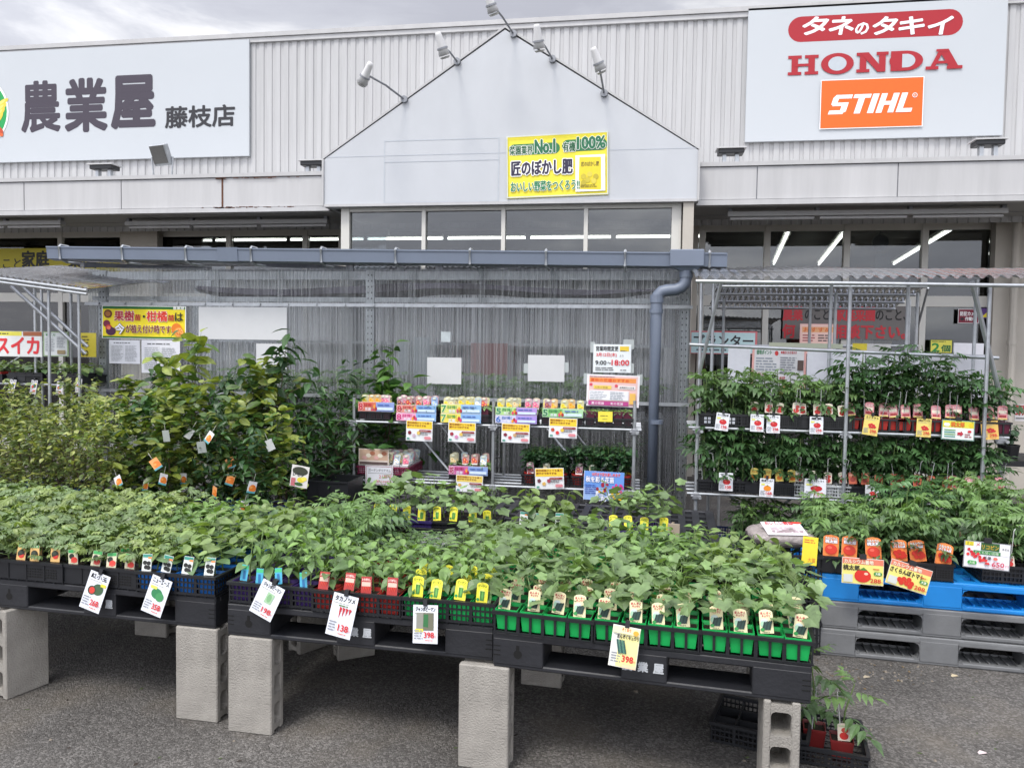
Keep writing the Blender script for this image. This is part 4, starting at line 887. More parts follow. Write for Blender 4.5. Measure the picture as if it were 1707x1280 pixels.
        card(w_, .066, 'dccfc0'); a.disc(0, .018, .016, .014, 'c02c28', 12); a.disc(.004, .04, .013, .010, 'b8463c', 10); a.rect(-.018, .052, .018, .058, 'b4c0a0')
    elif kind == 'orangetom':
        card(w_, .072, 'd8c060'); a.disc(0, .02, .015, .013, 'e07a20', 12); a.text('桃太郎', -.016, .044, .016, .056, 'a87a20', bold=.03); a.rect(-.018, .058, .018, .062, '7a9a50')
    elif kind == 'pinktom':
        card(.05, .078, 'd98f94'); a.rect(-.02, .032, .02, .05, 'e8dcc8'); a.text('ミニトマト', -.02, .053, .02, .066, 'f4e4e4', bold=.03)
        for x in (-.012, -.004, .005, .013): a.disc(x, .018, .006, .006, 'a02c2c', 8)
        a.rect(-.023, 0, .023, .008, 'd8c070')
    elif kind == 'brown':
        card(w_, .07, 'b8583c'); a.disc(0, .025, .014, .014, '8a2a20', 10); a.rect(-.018, .045, .018, .058, 'd89a80')
    elif kind.startswith('fl_'):
        c = kind[3:]; bgc, pc_, cc = {'yellow': ('b8b488', 'e0c828', 'b89010'), 'orange': ('c0a070', 'f0a828', 'c06818'), 'pink': ('b898a0', 'd8487c', 'f0d0a0'), 'red': ('b08880', 'c02c30', 'f0d060'), 'maroon': ('a08088', '7c1c38', 'd0a060'), 'white': ('a8b8c0', 'e8eaee', 'e0c850'), 'blue': ('8098c0', 'a8c0e0', 'e8d860'), 'cream': ('a8a488', 'd8c898', 'c88040')}[c]
        card(.052, .085, bgc); rr = random.Random(kind)
        for (x, y, s_) in ((-.008, .040, .015), (.011, .026, .012), (-.010, .018, .010)):
            for i in range(6): t = i*math.pi/3; a.disc(x+s_*.6*math.cos(t), y+s_*.6*math.sin(t), s_*.45, s_*.45, pc_, 7)
            a.disc(x, y, s_*.35, s_*.35, cc, 7)
        a.rect(-.024, 0, .024, .008, 'e4e0dc'); a.disc(0, .071, .014, .008, 'c8ccb8', 8)
    me = a.mesh('plant_tag'); _PL[key] = me; return me
def potted(name, kind, h, k, pot, tagk, loc, rz, label, group, potsize=.084, poth=.075, parent_tag=-.034, scale=1., cat='seedling', shape='square', stake=False, tagscale=1., fdy=0., tagup=0.):
    o = thing(name, label, cat, loc, rz, group)
    link('pot', pot_mesh(pot, potsize, poth, shape), o)
    f = link('foliage', foliage_mesh(kind, h, k), o, (0, fdy, poth-.012), random.random()*6.28); f.scale = (scale,)*3
    if tagk:
        t = link('plant_tag', tag_mesh(tagk), o); t.matrix_local = Matrix.Translation((random.uniform(-.012, .012), parent_tag*potsize/.084, poth-.004+tagup+random.uniform(-.003, .008))) @ Matrix.Rotation(R(90-random.uniform(4, 18)), 4, 'X') @ Matrix.Rotation(R(random.gauss(0, 4)), 4, 'Z') @ Matrix.Diagonal((tagscale,)*3+(1,))
    if stake:
        key = ('stake',)
        if key not in _PL:
            b = MB(); b.tube((0, 0, 0), (0, 0, .19), .0022, white_wall, 5); b.tube((0, 0, .19), (.022, 0, .197), .0022, white_wall, 5); _PL[key] = b.mesh('support_stake')
        s_ = link('support_stake', _PL[key], o, (random.uniform(-.02, .02), -.03, poth-.012)); s_.rotation_euler = (random.gauss(0, .08), random.gauss(0, .1), random.random()*6)
    return o
# ------------------------------------------------------------------ crates
def crate_mesh(w_, d_, h_, style, m_):
    key = ('crate', round(w_, 3), round(d_, 3), h_, style, m_.name)
    if key in _PL: return _PL[key]
    b = MB(); t = .006
    # rim
    b.box(-.006, w_+.006, -.008, t, h_-.012, h_, m_); b.box(-.006, w_+.006, d_-t, d_+.008, h_-.012, h_, m_)
    b.box(-.008, t, t, d_-t, h_-.0125, h_-.0005, m_); b.box(w_-t, w_+.008, t, d_-t, h_-.0125, h_-.0005, m_)
    # base grid
    nx, ny = max(2, int(w_/.045)), max(2, int(d_/.045))
    for i in range(nx+1): x = w_*i/nx; b.box(x-.003, x+.003, .0, d_, .0, .005, m_)
    for i in range(ny+1): y = d_*i/ny; b.box(0, w_, y-.003, y+.003, .0055, .009, m_)
    if style == 'lattice':
        for side in range(4):
            ln = w_ if side < 2 else d_; n = int(ln/.018)
            for i in range(n+1):
                u = ln*i/n; wd = .0045 if i % 5 else .012
                u0, u1 = max(0, u-wd/2), min(ln, u+wd/2)
                if side == 0: b.box(u0, u1, 0, .003, .006, h_-.012, m_)
                elif side == 1: b.box(u0, u1, d_-.003, d_, .006, h_-.012, m_)
                elif side == 2: b.box(0, .003, u0, u1, .006, h_-.012, m_)
                else: b.box(w_-.003, w_, u0, u1, .006, h_-.012, m_)
            for z in (.008, h_*.35, h_*.6):
                z1 = z+.006
                if side == 0: b.box(0, w_, -.001, .004, z, z1, m_)
                elif side == 1: b.box(0, w_, d_-.004, d_+.001, z, z1, m_)
                elif side == 2: b.box(-.001, .004, .004, d_-.004, z+.0003, z1+.0003, m_)
                else: b.box(w_-.004, w_+.001, .004, d_-.004, z+.0003, z1+.0003, m_)
    elif style == 'solid':
        for a_ in ((0, w_, 0, .003), (0, w_, d_-.003, d_), (0, .003, .003, d_-.003), (w_-.003, w_, .003, d_-.003)): b.box(*a_, .006, h_-.012, m_)
        hl = mat('crate_slot', (.004, .004, .004), .9, 0)
        for i in range(12):
            for j in range(4): x = w_*.5+i*.013; b.box(x, x+.009, -.0015, -.0002, h_*.22+j*.011, h_*.22+j*.011+.006, hl)
        for i in range(int(w_/.09)+1): b.box(w_*i/4-.003, w_*i/4+.003, -.003, 0, .006, h_-.012, m_)
    elif style == 'frame':   # open cell carrier: posts between cells only
        for side in (0, 1):
            y0, y1 = ((-.002, .004), (d_-.004, d_+.002))[side]
            n = round(w_/.09)
            for i in range(n+1): u = w_*i/n; b.box(max(0, u-.006), min(w_, u+.006), y0, y1, .006, h_-.012, m_)
            for i in range(n): u = w_*(i+.5)/n; b.box(u-.0045, u+.0045, y0, y1, .006, h_-.012, m_)
            b.box(0, w_, y0+.001, y1-.001, 0, .006, m_)
        n = round(d_/.09)
        for i in range(1, n):
            for x0 in (-.002, w_-.004): u = d_*i/n; b.box(x0, x0+.006, u-.006, u+.006, .006, h_-.012, m_)
    n = 0
    _PL[key] = b.mesh('crate'); return _PL[key]
def crate(name, label, T, w_, d_, h_, style='lattice', m_=None, group=None, cat='crate'):
    o = link(name, crate_mesh(w_, d_, h_, style, m_ or black_pl)); o.matrix_world = T; return tag(o, label, cat, group)
# ------------------------------------------------------------------ pallets
def pallet(label, O, ang, m_, W_=1.1, D_=1.1, H_=.13, lettering=True, group=None, name='plastic_pallet', legs=(.19, .16, .19), closed=False):
    o = thing(name, label, 'pallet', O, R(ang), group)
    b = MB(); dk = .028
    # top deck as slats with a rim
    for i in range(13): x = .03+(W_-.06)*i/12; b.box(x-.022, x+.022, .03, D_-.03, H_-.018, H_-.001, m_)
    for i in range(8): y = .05+(D_-.1)*i/8; b.box(.03, W_-.03, y-.022, y+.022, H_-.022, H_-.004, m_)
    b.bevbox(0, W_, 0, .035, H_-dk, H_, .005, m_); b.bevbox(0, W_, D_-.035, D_, H_-dk, H_, .005, m_); b.bevbox(0, .035, .035, D_-.035, H_-dk, H_, .005, m_); b.bevbox(W_-.035, W_, .035, D_-.035, H_-dk, H_, .005, m_)
    b.build('deck', o)
    b = MB()
    for y0, y1 in ((0, .16), (D_/2-.07, D_/2+.07), (D_-.16, D_)):
        b.bevbox(0.002, W_-.002, y0+.002, y1, 0, .018, .004, m_)
    for x0, x1 in ((0.001, .16), (W_/2-.07, W_/2+.07), (W_-.16, W_-.001)): b.bevbox(x0, x1, .003, D_-.003, .0025, .0165, .003, m_)
    b.build('base_frame', o)
    fx = (0, (W_-legs[1])/2, W_-legs[2]); fw = legs
    for i in range(3):
        for j in range(3):
            y0 = (0, D_/2-.08, D_-.17)[j]; y1 = y0+(.17, .16, .17)[j]
            b = MB(); b.bevbox(fx[i]+.001, fx[i]+fw[i]-.001, y0-.0015, y1-.001, .012, H_-dk+.008, .004, m_)
            if j == 0:
                hl = mat('moulded_recess', (.003, .003, .003), .9, 0)
                if i == 0 and lettering:
                    a = Art(z=.0); a.disc(fx[i]+fw[i]*.5, .055, .016, .016, '050505', 14); a.rect(fx[i]+fw[i]*.5-.006, .06, fx[i]+fw[i]*.5+.006, .088, '050505')
                    for v_, f_ in ((a.v, a.f),): b.add([(x, -.0018-z*.5, y) for x, y, z in v_], f_, hl)
                for k in range(3):
                    zz = H_*.35+k*.017; xx = (fx[i]+.004, None, fx[i]+fw[i]-.03)[i]
                    if xx is not None and not (i == 0 and False): b.box(xx, xx+.026, -.003, -.0017, zz, zz+.0035, hl)
            b.build('foot', o)
    if closed:
        for x0, x1 in ((legs[0], (W_-legs[1])/2), ((W_+legs[1])/2, W_-legs[2])):
            b = MB(); b.bevbox(x0-.002, x1+.002, -.0012, .03, .004, .024, .004, m_); b.bevbox(x0-.002, x1+.002, -.0012, .03, H_-.034, H_-.006, .004, m_)
            for sx_, xx in ((1, x0), (-1, x1)):
                for cz, sz in ((.024, 1), (H_-.034, -1)): b.add([(xx, -.001, cz), (xx+sx_*.022, -.001, cz), (xx+sx_*.006, -.001, cz+sz*.006), (xx, -.001, cz+sz*.022), (xx, .05, cz), (xx+sx_*.022, .05, cz), (xx+sx_*.006, .05, cz+sz*.006), (xx, .05, cz+sz*.022)], [(0, 1, 2, 3), (4, 7, 6, 5), (1, 5, 6, 2), (2, 6, 7, 3)], m_)
            for k in range(7): xx = x0+(x1-x0)*(k+.5)/7; b.box(xx-.003, xx+.003, .03, .16, .0185, .028, m_)
            b.box(x0, x1, .155, .16, .0185, .03, m_); b.build('opening_lip', o)
    if lettering:
        a = Art(z=.003); x0 = W_/2-.075; 
        for i, ch in enumerate('農業屋'): a.text(ch, x0+i*.054, H_*.36, x0+i*.054+.034, H_*.62, 'b8bcc0', bold=.05)
        c = a.build('lettering', o, fix=False); c.matrix_local = Matrix.Rotation(R(90), 4, 'X')
    return o
# ------------------------------------------------------------------ concrete blocks, standing on end
conc = mat('concrete_block', (.31, .292, .262), .95, .28, 6, bump=.6, bscale=140)
def block(label, x, y, ang, holes='side', h_=.39, w_=.19, t_=.10, shift=0):
    # corner at (x,y); broad face w_ along local x facing -y, hollow cores along local x when holes='side'
    o = thing('concrete_block', label, 'concrete block', (x, y, 0), R(ang), 'blocks under the pallets')
    b = MB()
    # profile in (y,z): slab with three cores open through local x, plus half cores at the ends
    n = 3; segs = []
    W0 = w_; T0 = t_
    def shell():
        hy0, hy1 = .028, T0-.024; hz = [(.035+i*.118, .035+i*.118+.082) for i in range(3)]
        # two skins
        b.bevbox(0, W0, 0, hy0, .0, h_, .004, conc); b.bevbox(0, W0, hy1, T0, .0, h_, .004, conc)
        zs = [.012]+[z for p_ in hz for z in p_]+[h_-.012]
        for i in range(0, len(zs), 2):
            b.box(0.0015, W0-.0015, hy0-.002, hy1+.002, zs[i], zs[i+1], conc)
        for z0, z1 in hz:   # rounded core corners
            for cy, sy in ((hy0, 1), (hy1, -1)):
                for cz, sz in ((z0, 1), (z1, -1)):
                    b.add([(.001, cy, cz), (.001, cy+sy*.013, cz), (.001, cy+sy*.004, cz+sz*.004), (.001, cy, cz+sz*.013), (W0-.001, cy, cz), (W0-.001, cy+sy*.013, cz), (W0-.001, cy+sy*.004, cz+sz*.004), (W0-.001, cy, cz+sz*.013)], [(0, 1, 2, 3), (4, 7, 6, 5), (1, 5, 6, 2), (2, 6, 7, 3)], conc)
    shell()
    b.build('block_body', o); return o
# ================================================================== pallet tables in front
ZP = .39; HP = .13
pal = []
for nm, O, ang in (('far left', Vector((-3.87, 2.99, ZP)), -3.0), ('left', aZ(-14, 1011, ZP), -3.1), ('middle', aZ(379, 1058, ZP), -2.8), ('right', aZ(821, 1110, ZP), -5.4)):
    o = pallet('black plastic pallet on concrete blocks, %s one of the front four' % nm, (O.x, O.y, ZP), ang, pallet_bk, lettering=True, group='black pallets used as tables')
    if nm != 'far left': pal.append((O, ang))
    else: palfl = (O, ang)
for nm, x, y, ang in (('left', -1.78, 4.12, -2), ('right', -.62, 4.08, -3)):
    pallet('black plastic pallet table in the rear row, %s one of two' % nm, (x, y, ZP), ang, pallet_bk, lettering=False, group='black pallets used as tables')
    for k, (dx, dy) in enumerate(((.02, .02), (.88, .02), (.02, .9), (.88, .9))):
        block('concrete block under %s rear pallet, %s' % (nm, ('front left corner', 'front right corner', 'back left corner', 'back right corner')[k]), x+dx, y+dy, -2)
def P0(x, y): v = aZ(x, y, 0); return v.x, v.y
p, q = P0(11, 1167), P0(67, 1145); a1 = math.degrees(math.atan2(q[1]-p[1], q[0]-p[0])); a1 = max(a1, 47)
block('turned concrete block at far left edge showing its hollow side', *p, a1)
block('concrete block under front right corner of the left front pallet', *P0(293, 1197), -2)
block('concrete block under front left corner of the middle front pallet', *P0(380, 1218), -2)
block('tall pale concrete block between middle and right front pallets', *P0(763, 1277), -4)
v = aZ(1337, 1176, ZP); block('concrete block at right front corner showing its hollow cores', v.x, v.y+.012, 86, t_=.118)
for lab, px, py, an in (('concrete block at rear right of the left front pallet', 224, 1058, -2), ('concrete block at rear left of the middle front pallet', 500, 1092, 60), ('small looking concrete block at rear middle of middle front pallet', 563, 1102, 35), ('concrete block at rear left of the right front pallet', 868, 1140, -4)):
    block(lab, *P0(px, py), an)
v = pal[2][0]; M_ = Matrix.Rotation(R(pal[2][1]), 3, 'Z'); c = Vector((v.x, v.y, 0))+M_@Vector((.95, .9, 0)); block('concrete block at rear right of the right front pallet', c.x, c.y, -4)
block('concrete block under back left of the far left front pallet', -3.8, 3.9, -3)
Tf = Matrix.Translation((palfl[0].x, palfl[0].y, ZP+HP+.001)) @ Matrix.Rotation(R(palfl[1]), 4, 'Z')

ROWN = ['front', 'second', 'third', 'fourth', 'fifth', 'back']
def fill(T, ang, cols, rows, kind, pot, tagk, h, crate_nm, sname, tagrows=1, dh=.02, pitch=.09, poth=.075, skip=0, z0=.012, nvar=6, scale=1., stake=False, tagp=1., jitter=.004, group=None, rown=None, cat='seedling', shape='square', potsize=.084, tagscale=1., tagmix=None, tagup=0.):
    rr = random.Random(crate_nm)
    for j in range(rows):
        for i in range(cols):
            if rr.random() < skip: continue
            u = pitch*(i+.5)+rr.uniform(-jitter, jitter); v_ = pitch*(j+.5)+rr.uniform(-jitter, jitter)
            P_ = T @ Vector((u, v_, z0)); k = rr.randrange(nvar)
            lab = '%s, %s from left, %s row, %s' % (sname, ordn[i], ROWN[min(j, 5)], crate_nm)
            tk = (tagmix[i % len(tagmix)] if tagmix else tagk) if (j < tagrows and rr.random() < tagp) else None
            potted(sname.replace(' ', '_'), kind, h+dh*(k-2)/2*.6, k, pot, tk, P_, R(ang), lab, group or (sname+'s in the '+crate_nm), scale=rr.uniform(.84, 1.1)*scale*(.88 if j == 0 and tk else 1), poth=poth, cat=cat, shape=shape, potsize=potsize, stake=stake and j == 0 and rr.random() < .7, tagscale=tagscale, fdy=.028 if (j == 0 and tk) else 0, tagup=tagup)
def PT(i): O, ang = pal[i]; return Matrix.Translation((O.x, O.y, ZP+HP+.001)) @ Matrix.Rotation(R(ang), 4, 'Z')
front = [
 (0, 0, 'solid', 'melon', 'black', 'melon', .085, 'left watermelon crate', 'watermelon seedling', {'tagrows': 2, 'tagp': .9}),
 (0, 1, 'solid', 'melon', 'black', 'redmelon', .075, 'right watermelon crate', 'watermelon seedling', {'tagrows': 2, 'tagp': .9}),
 (0, 2, 'lattice', 'eggplant', 'blue', 'darkfruit', .12, 'blue pepper crate', 'pepper seedling', {}),
 (1, 0, 'lattice', 'pepper', 'purple', 'cyan', .145, 'purple pepper crate', 'pepper seedling', {}),
 (1, 1, 'lattice', 'pepper', 'red', 'chilli', .105, 'red chilli crate', 'chilli seedling', {}),
 (1, 2, 'lattice', 'pepper', 'green', 'yellow', .11, 'green pepper crate', 'pepper seedling', {'tagrows': 3}),
 (2, 0, 'frame', 'cucumber', 'green', 'cuke', .11, 'left cucumber tray', 'cucumber seedling', {'tagrows': 3}),
 (2, 1, 'frame', 'cucumber', 'green', 'cuke', .10, 'middle cucumber tray', 'cucumber seedling', {'tagrows': 3}),
 (2, 2, 'frame', 'cucumber', 'green', 'cuke', .10, 'right cucumber tray', 'cucumber seedling', {'tagrows': 3})]
back = [
 (0, 0, 'melon', 'black', .09, 'rear left watermelon crate', 'watermelon seedling', .075, 0),
 (0, 1, 'pepper', 'black', .10, 'rear pepper crate of left pallet', 'pepper seedling', .075, 0),
 (0, 2, 'eggplant', 'black', .11, 'rear eggplant crate of left pallet', 'eggplant seedling', .075, 0),
 (1, 0, 'tomato_light', 'black', .17, 'rear tomato crate of middle pallet', 'tomato seedling', .075, 0),
 (1, 1, 'tomato_light', 'grey', .07, 'rear grey plug tray', 'tomato seedling', .05, .1),
 (1, 2, 'cucumber', 'grey', .08, 'rear cucumber crate of middle pallet', 'cucumber seedling', .06, 0),
 (2, 0, 'cucumber', 'green', .11, 'rear cucumber crate of right pallet', 'cucumber seedling', .075, 0),
 (2, 1, 'pepper', 'black', .13, 'rear pepper crate of right pallet', 'pepper seedling', .075, 0),
 (2, 2, 'eggplant', 'black', .11, 'rear eggplant crate of right pallet', 'eggplant seedling', .075, 0)]
green_pl = mat('green_plastic', (.008, .07, .02), .4, .1)
CW = .364
for pi, ci, st, kind, pot, tk, h, nm, sn, kw in front:
    T = PT(pi) @ Matrix.Translation((.006+ci*(CW+.002), (0, .008, -.004)[(ci+pi) % 3]-.006, 0)) @ Matrix.Rotation(R((.5, -.4, -.9, .3, .8)[(ci*2+pi) % 5]), 4, 'Z'); crate('seedling_crate', '%s at the front edge of the %s front pallet' % (nm, ('left', 'middle', 'right')[pi]), T, CW, .542, .088 if st != 'frame' else .082, st, black_pl, 'seedling crates on the front pallets')
    fill(T @ Matrix.Translation((.002, .001, 0)), pal[pi][1], 4, 6, kind, pot, tk, h, nm, sn, **kw)
for pi, ci, kind, pot, h, nm, sn, ph, sk in back:
    T = PT(pi) @ Matrix.Translation((.004+ci*(CW+.002), .545, 0)); crate('seedling_crate', '%s behind the front crates' % nm, T, CW, .542, .085, 'lattice', black_pl, 'seedling crates on the front pallets')
    fill(T @ Matrix.Translation((.002, .001, 0)), pal[pi][1], 4, 6, kind, pot, None, h, nm, sn, poth=ph, skip=sk, scale=.55 if pot == 'grey' and kind != 'cucumber' else 1.0)
for ci in range(3):
    for rj in (0, 1):
        nm = '%s %s crate of far left pallet' % (('front', 'rear')[rj], ('left', 'middle', 'right')[ci]); T = Tf @ Matrix.Translation((.004+ci*(CW+.002), -.012 if not rj else .545, 0))
        crate('seedling_crate', nm+' full of watermelon seedlings', T, CW, .542, .085, 'lattice', black_pl, 'seedling crates on the front pallets')
        fill(T @ Matrix.Translation((.002, .001, 0)), palfl[1], 4, 6, 'melon', 'black', None, .10, nm, 'watermelon seedling')
# rear row crates
for nm, sn, kind, px, py, w_, tk, h, pot, cols, rows in (('purple rear cucumber crate', 'cucumber seedling', 'cucumber', 614, 868, .364, 'yellow', .15, 'purple', 4, 3), ('black rear cucumber crate', 'cucumber seedling', 'cucumber', 716, 880, .364, 'yellow', .13, 'black', 4, 3), ('rear brinjal crate', 'eggplant seedling', 'eggplant', 860, 900, .272, 'darkfruit', .14, 'maroon', 3, 3), ('rear cucumber crate by the downpipe', 'cucumber seedling', 'cucumber', 1003, 925, .364, 'yellow', .16, 'purple', 4, 3)):
    v = aZ(px, py, ZP+HP+.001); v.y = max(v.y, 4.02)
    v = Vector((aY(px, py, 4.05).x, 4.05, ZP+HP+.002)); T = Matrix.Translation(v) @ Matrix.Rotation(R(-2), 4, 'Z')
    crate('seedling_crate', '%s on the rear pallets' % nm, T, w_, rows*.09+.002, .085, 'lattice', mat('purple_plastic', (.03, .02, .10), .4, .1) if pot == 'purple' else black_pl, 'seedling crates on the rear pallets')
    fill(T @ Matrix.Translation((.002, .001, 0)), -2, cols, rows, kind, pot, tk, h, nm, sn, tagrows=1, scale=1.1)
v = aY(1118, 895, 4.3)
b = MB(); b.box(-.03, .03, 0, .012, 0, .14, mat('cardboard', (.36, .30, .23), .9, .1, 12)); b.box(-.03, -.018, .012, .14, 0, .12, MATS['cardboard'])
o = b.build('cardboard_piece'); o.matrix_world = Matrix.Translation((v.x, 4.03, ZP+HP+.001)) @ Matrix.Rotation(R(-12), 4, 'Z'); tag(o, 'folded cardboard piece standing beside the rear cucumber crate', 'cardboard')

# ------------------------------------------------------------------ price cards
def price_art(title, price, pic, base='e6e8ec', tcol='1a1a1e', pcol='cc2c30'):
    def f(a, w, h):
        n = len(title); a.text(title, w*.1, h*.83, w*.9, h*.95, tcol, bold=.035)
        if base != 'e6e8ec': pass
        a.lines(w*.06, h*.76, w*.94, h*.8, 1, 'a8a8a0')
        if pic == 'melon': a.disc(w*.62, h*.58, w*.26, h*.15, '3c5a3c', 16); a.disc(w*.35, h*.52, w*.2, h*.12, '35402e', 14); a.disc(w*.36, h*.52, w*.14, h*.09, 'c83c30', 12); a.rect(w*.7, h*.68, w*.95, h*.76, 'e0d040')
        elif pic == 'green': a.disc(w*.48, h*.56, w*.27, h*.14, '2f7a4c', 16); a.disc(w*.66, h*.5, w*.2, h*.12, '3f8a54', 14); a.rect(w*.1, h*.66, w*.42, h*.74, 'd8e060')
        elif pic == 'pale': a.poly([(w*.4, h*.42), (w*.7, h*.42), (w*.74, h*.72), (w*.42, h*.74)], '9ec09a'); a.disc(w*.56, h*.58, w*.1, h*.12, '7aa878', 12)
        elif pic == 'chilli':
            for i in range(4): x = w*(.38+i*.13); a.poly([(x, h*.42+i*h*.04), (x+w*.08, h*.68), (x-w*.03, h*.7)], 'b8303a')
            a.lines(w*.3, h*.7, w*.8, h*.76, 1, '5a7a40')
        elif pic == 'photo': a.rect(w*.14, h*.34, w*.84, h*.8, '6a6a58'); a.rect(w*.14, h*.34, w*.42, h*.8, '8a8a80'); a.poly([(w*.42, h*.44), (w*.62, h*.42), (w*.62, h*.76), (w*.44, h*.76)], '2f6a3c'); a.rect(w*.1, h*.3, w*.42, h*.38, 'e0d848')
        elif pic == 'cuke':
            a.text('まんぞく', w*.3, h*.86, w*.7, h*.95, 'd85a2c', bold=.04)
            for i in range(5): x = w*(.2+i*.065); a.poly([(x, h*.68), (x+w*.06, h*.69), (x+w*.2, h*.4), (x+w*.15, h*.38)], ('24504c', '3f6a58')[i % 2])
            a.disc(w*.82, h*.88, w*.1, h*.06, 'e8a83c', 12)
        elif pic == 'tomato': a.disc(w*.55, h*.5, w*.27, h*.15, 'c02428', 18); a.disc(w*.48, h*.55, w*.08, h*.04, 'dc6058', 10); a.poly([(w*.45, h*.62), (w*.65, h*.62), (w*.55, h*.68)], '3a7a3c'); a.rect(w*.08, h*.66, w*.36, h*.73, 'e0dc50')
        elif pic == 'cherry':
            for x, y in ((.4, .52), (.52, .56), (.66, .52), (.46, .42), (.6, .42), (.74, .44)): a.disc(w*x, h*y, w*.1, h*.06, 'c4282c', 12)
        elif pic == 'orange': a.disc(w*.55, h*.48, w*.27, h*.15, 'e88a20', 18); a.poly([(w*.45, h*.6), (w*.65, h*.6), (w*.55, h*.67)], '5a7a2c'); a.rect(w*.1, h*.64, w*.36, h*.72, 'e0dc50')
        a.lines(w*.06, h*.1, w*.44, h*.36, 4, '8a8c94', seed=len(price)+n)
        if price: a.text(price, w*.46, h*.15, w*.86, h*.3, pcol, bold=.035); a.text('円', w*.87, h*.15, w*.95, h*.21, pcol)
        a.lines(w*.5, h*.06, w*.94, h*.11, 1, 'd87a70')
    return f
def price_card(lab, cx, cy, wp, hp, Y, rot, title, price, pic, base='dfe3ea', tilt=-10, pcol='cc2c30', art=None, group='price cards', clip=True, name='price_card'):
    s_ = (aY(cx+1, cy, Y)-aY(cx, cy, Y)).x*.97; w_, h_ = wp*s_, hp*s_; c = aY(cx, cy, Y)
    T = face(c.x, Y, c.z, -3, tilt, rot) @ Matrix.Translation((-w_/2, -h_/2, 0))
    # curled card
    n = 8; b = MB(); im = ink(base); vs = []
    cur = h_*.10
    fz = lambda y: -cur*(y/h_-.5)**2*0
    b.box(0, w_, 0, h_, -.0014, 0, im); o = b.build(name); o.matrix_world = T; tag(o, lab, 'price card', group)
    a = Art(z=.0006, dz=.0003); (art or price_art(title, price, pic))(a, w_, h_); a.build('printing', o, fix=False)
    if clip:
        b = MB(); b.box(w_*.42, w_*.58, h_*.97, h_*1.0+.02, -.012, .006, black_pl); b.build('clip', o)
    return o
price_card('white price card with melon picture, first from left on front pallets', 158, 986, 37, 58, 2.86, -14, '紅小玉', '268', 'melon')
price_card('white price card with green pepper picture hanging from blue crate', 261, 993, 37, 58, 2.84, -15, 'ニューエース', '358', 'green')
price_card('curled price card with pale green pepper hanging from purple crate', 445, 1000, 42, 56, 2.76, -22, 'ジャンボピーマン', '198', 'pale')
price_card('white price card with red chilli picture hanging from red crate', 570, 1026, 44, 68, 2.74, -9, 'タカノツメ', '138', 'chilli')
price_card('price card with green pepper photograph hanging from green pepper crate', 709, 1040, 43, 62, 2.72, 3, 'ジャンボピーマン', '398', 'photo')
def cukecard(a, w, h):
    a.poly([(w*.25, h*.02), (w*.98, h*.02), (w*.98, h*.98), (w*.3, h*.98)], 'ece49a'); price_art('まんぞくキュウリ', '398', '')(a, w, h)
    a.rect(w*.02, h*.82, w*.98, h*.98, 'ece8b8'); a.text('そくなり', w*.34, h*.88, w*.66, h*.96, 'd85a2c', bold=.04); a.text('まんぞくキュウリ', w*.2, h*.70, w*.97, h*.80, '2a2a26', bold=.04)
    for i in range(5): x = w*(.18+i*.06); a.poly([(x, h*.66), (x+w*.05, h*.67), (x+w*.18, h*.36), (x+w*.13, h*.34)], ('24504c', '4a7a68')[i % 2])
    a.disc(w*.85, h*.88, w*.1, h*.06, 'e8a83c', 12); a.rect(w*.5, h*.02, w*.98, h*.1, 'f0c8a0')
price_card('large yellow and white price card with cucumbers on right front pallet', 1041, 1078, 48, 70, 2.62, -6, '', '', '', 'e4e4dc', art=cukecard)

# ================================================================== blue pallet stack at right
v0 = aZ(1353, 1089, 0); ang2 = -3.9
for k, (mm_, lab) in enumerate(((pallet_gr, 'grey plastic pallet at the bottom of the right hand stack'), (pallet_gr, 'grey plastic pallet in the middle of the right hand stack'), (pallet_bl, 'bright blue plastic pallet topping the right hand stack'))):
    pallet(lab, (v0.x+.01*(k == 1)+.012*(k == 2), v0.y+.006*k, k*.1415), ang2, mm_, 1.2, 1.0, .14, False, 'pallets stacked at right', legs=(.21, .18, .21), closed=True)
TB = Matrix.Translation((v0.x, v0.y, .4255)) @ Matrix.Rotation(R(ang2), 4, 'Z')
for k, (u, nm, tk, mix) in enumerate(((.03, 'first blue pallet crate', 'tomatocard', None), (.345, 'second blue pallet crate', 'cherrycard', None), (.80, 'third blue pallet crate', 'redtom', None))):
    T = TB @ Matrix.Translation((u, .01+.05*(k == 2), 0)); w_ = .31 if k < 2 else .37
    crate('seedling_crate', '%s from left, black, full of tomato plants' % nm, T, w_, .45, .09, ('solid', 'solid', 'lattice')[k], black_pl, 'crates on the blue pallet')
    fill(T @ Matrix.Translation((.004, .003, 0)), ang2, 3 if k < 2 else 4, 4, 'tomato_light', 'black', tk, (.20, .27, .26)[k], nm, 'tomato seedling', tagrows=1, pitch=.1 if k < 2 else .09, potsize=.092, tagscale=1.45 if k < 2 else .9, stake=k == 2, scale=1.08, nvar=5)
T = TB @ Matrix.Translation((.82, .52, 0)); crate('seedling_crate', 'back crate of tomato plants at right end of blue pallet', T, .364, .364, .09, 'lattice', black_pl, 'crates on the blue pallet')
fill(T, ang2, 4, 4, 'tomato_light', 'white', 'pinktom', .30, 'back crate on blue pallet', 'tomato seedling', tagrows=1, scale=1.1)
T = TB @ Matrix.Translation((.42, .5, 0)); crate('seedling_crate', 'back crate of tall tomato plants mid blue pallet', T, .364, .364, .09, 'lattice', black_pl, 'crates on the blue pallet')
fill(T, ang2, 4, 4, 'tomato', 'black', None, .28, 'tall back crate on blue pallet', 'tomato seedling', tagrows=0, scale=1.1)
T = TB @ Matrix.Translation((.03, .5, 0)); crate('seedling_crate', 'back left crate of tomato plants on blue pallet', T, .364, .364, .09, 'lattice', mat('blue_crate', (.01, .09, .30), .4, .1), 'crates on the blue pallet')
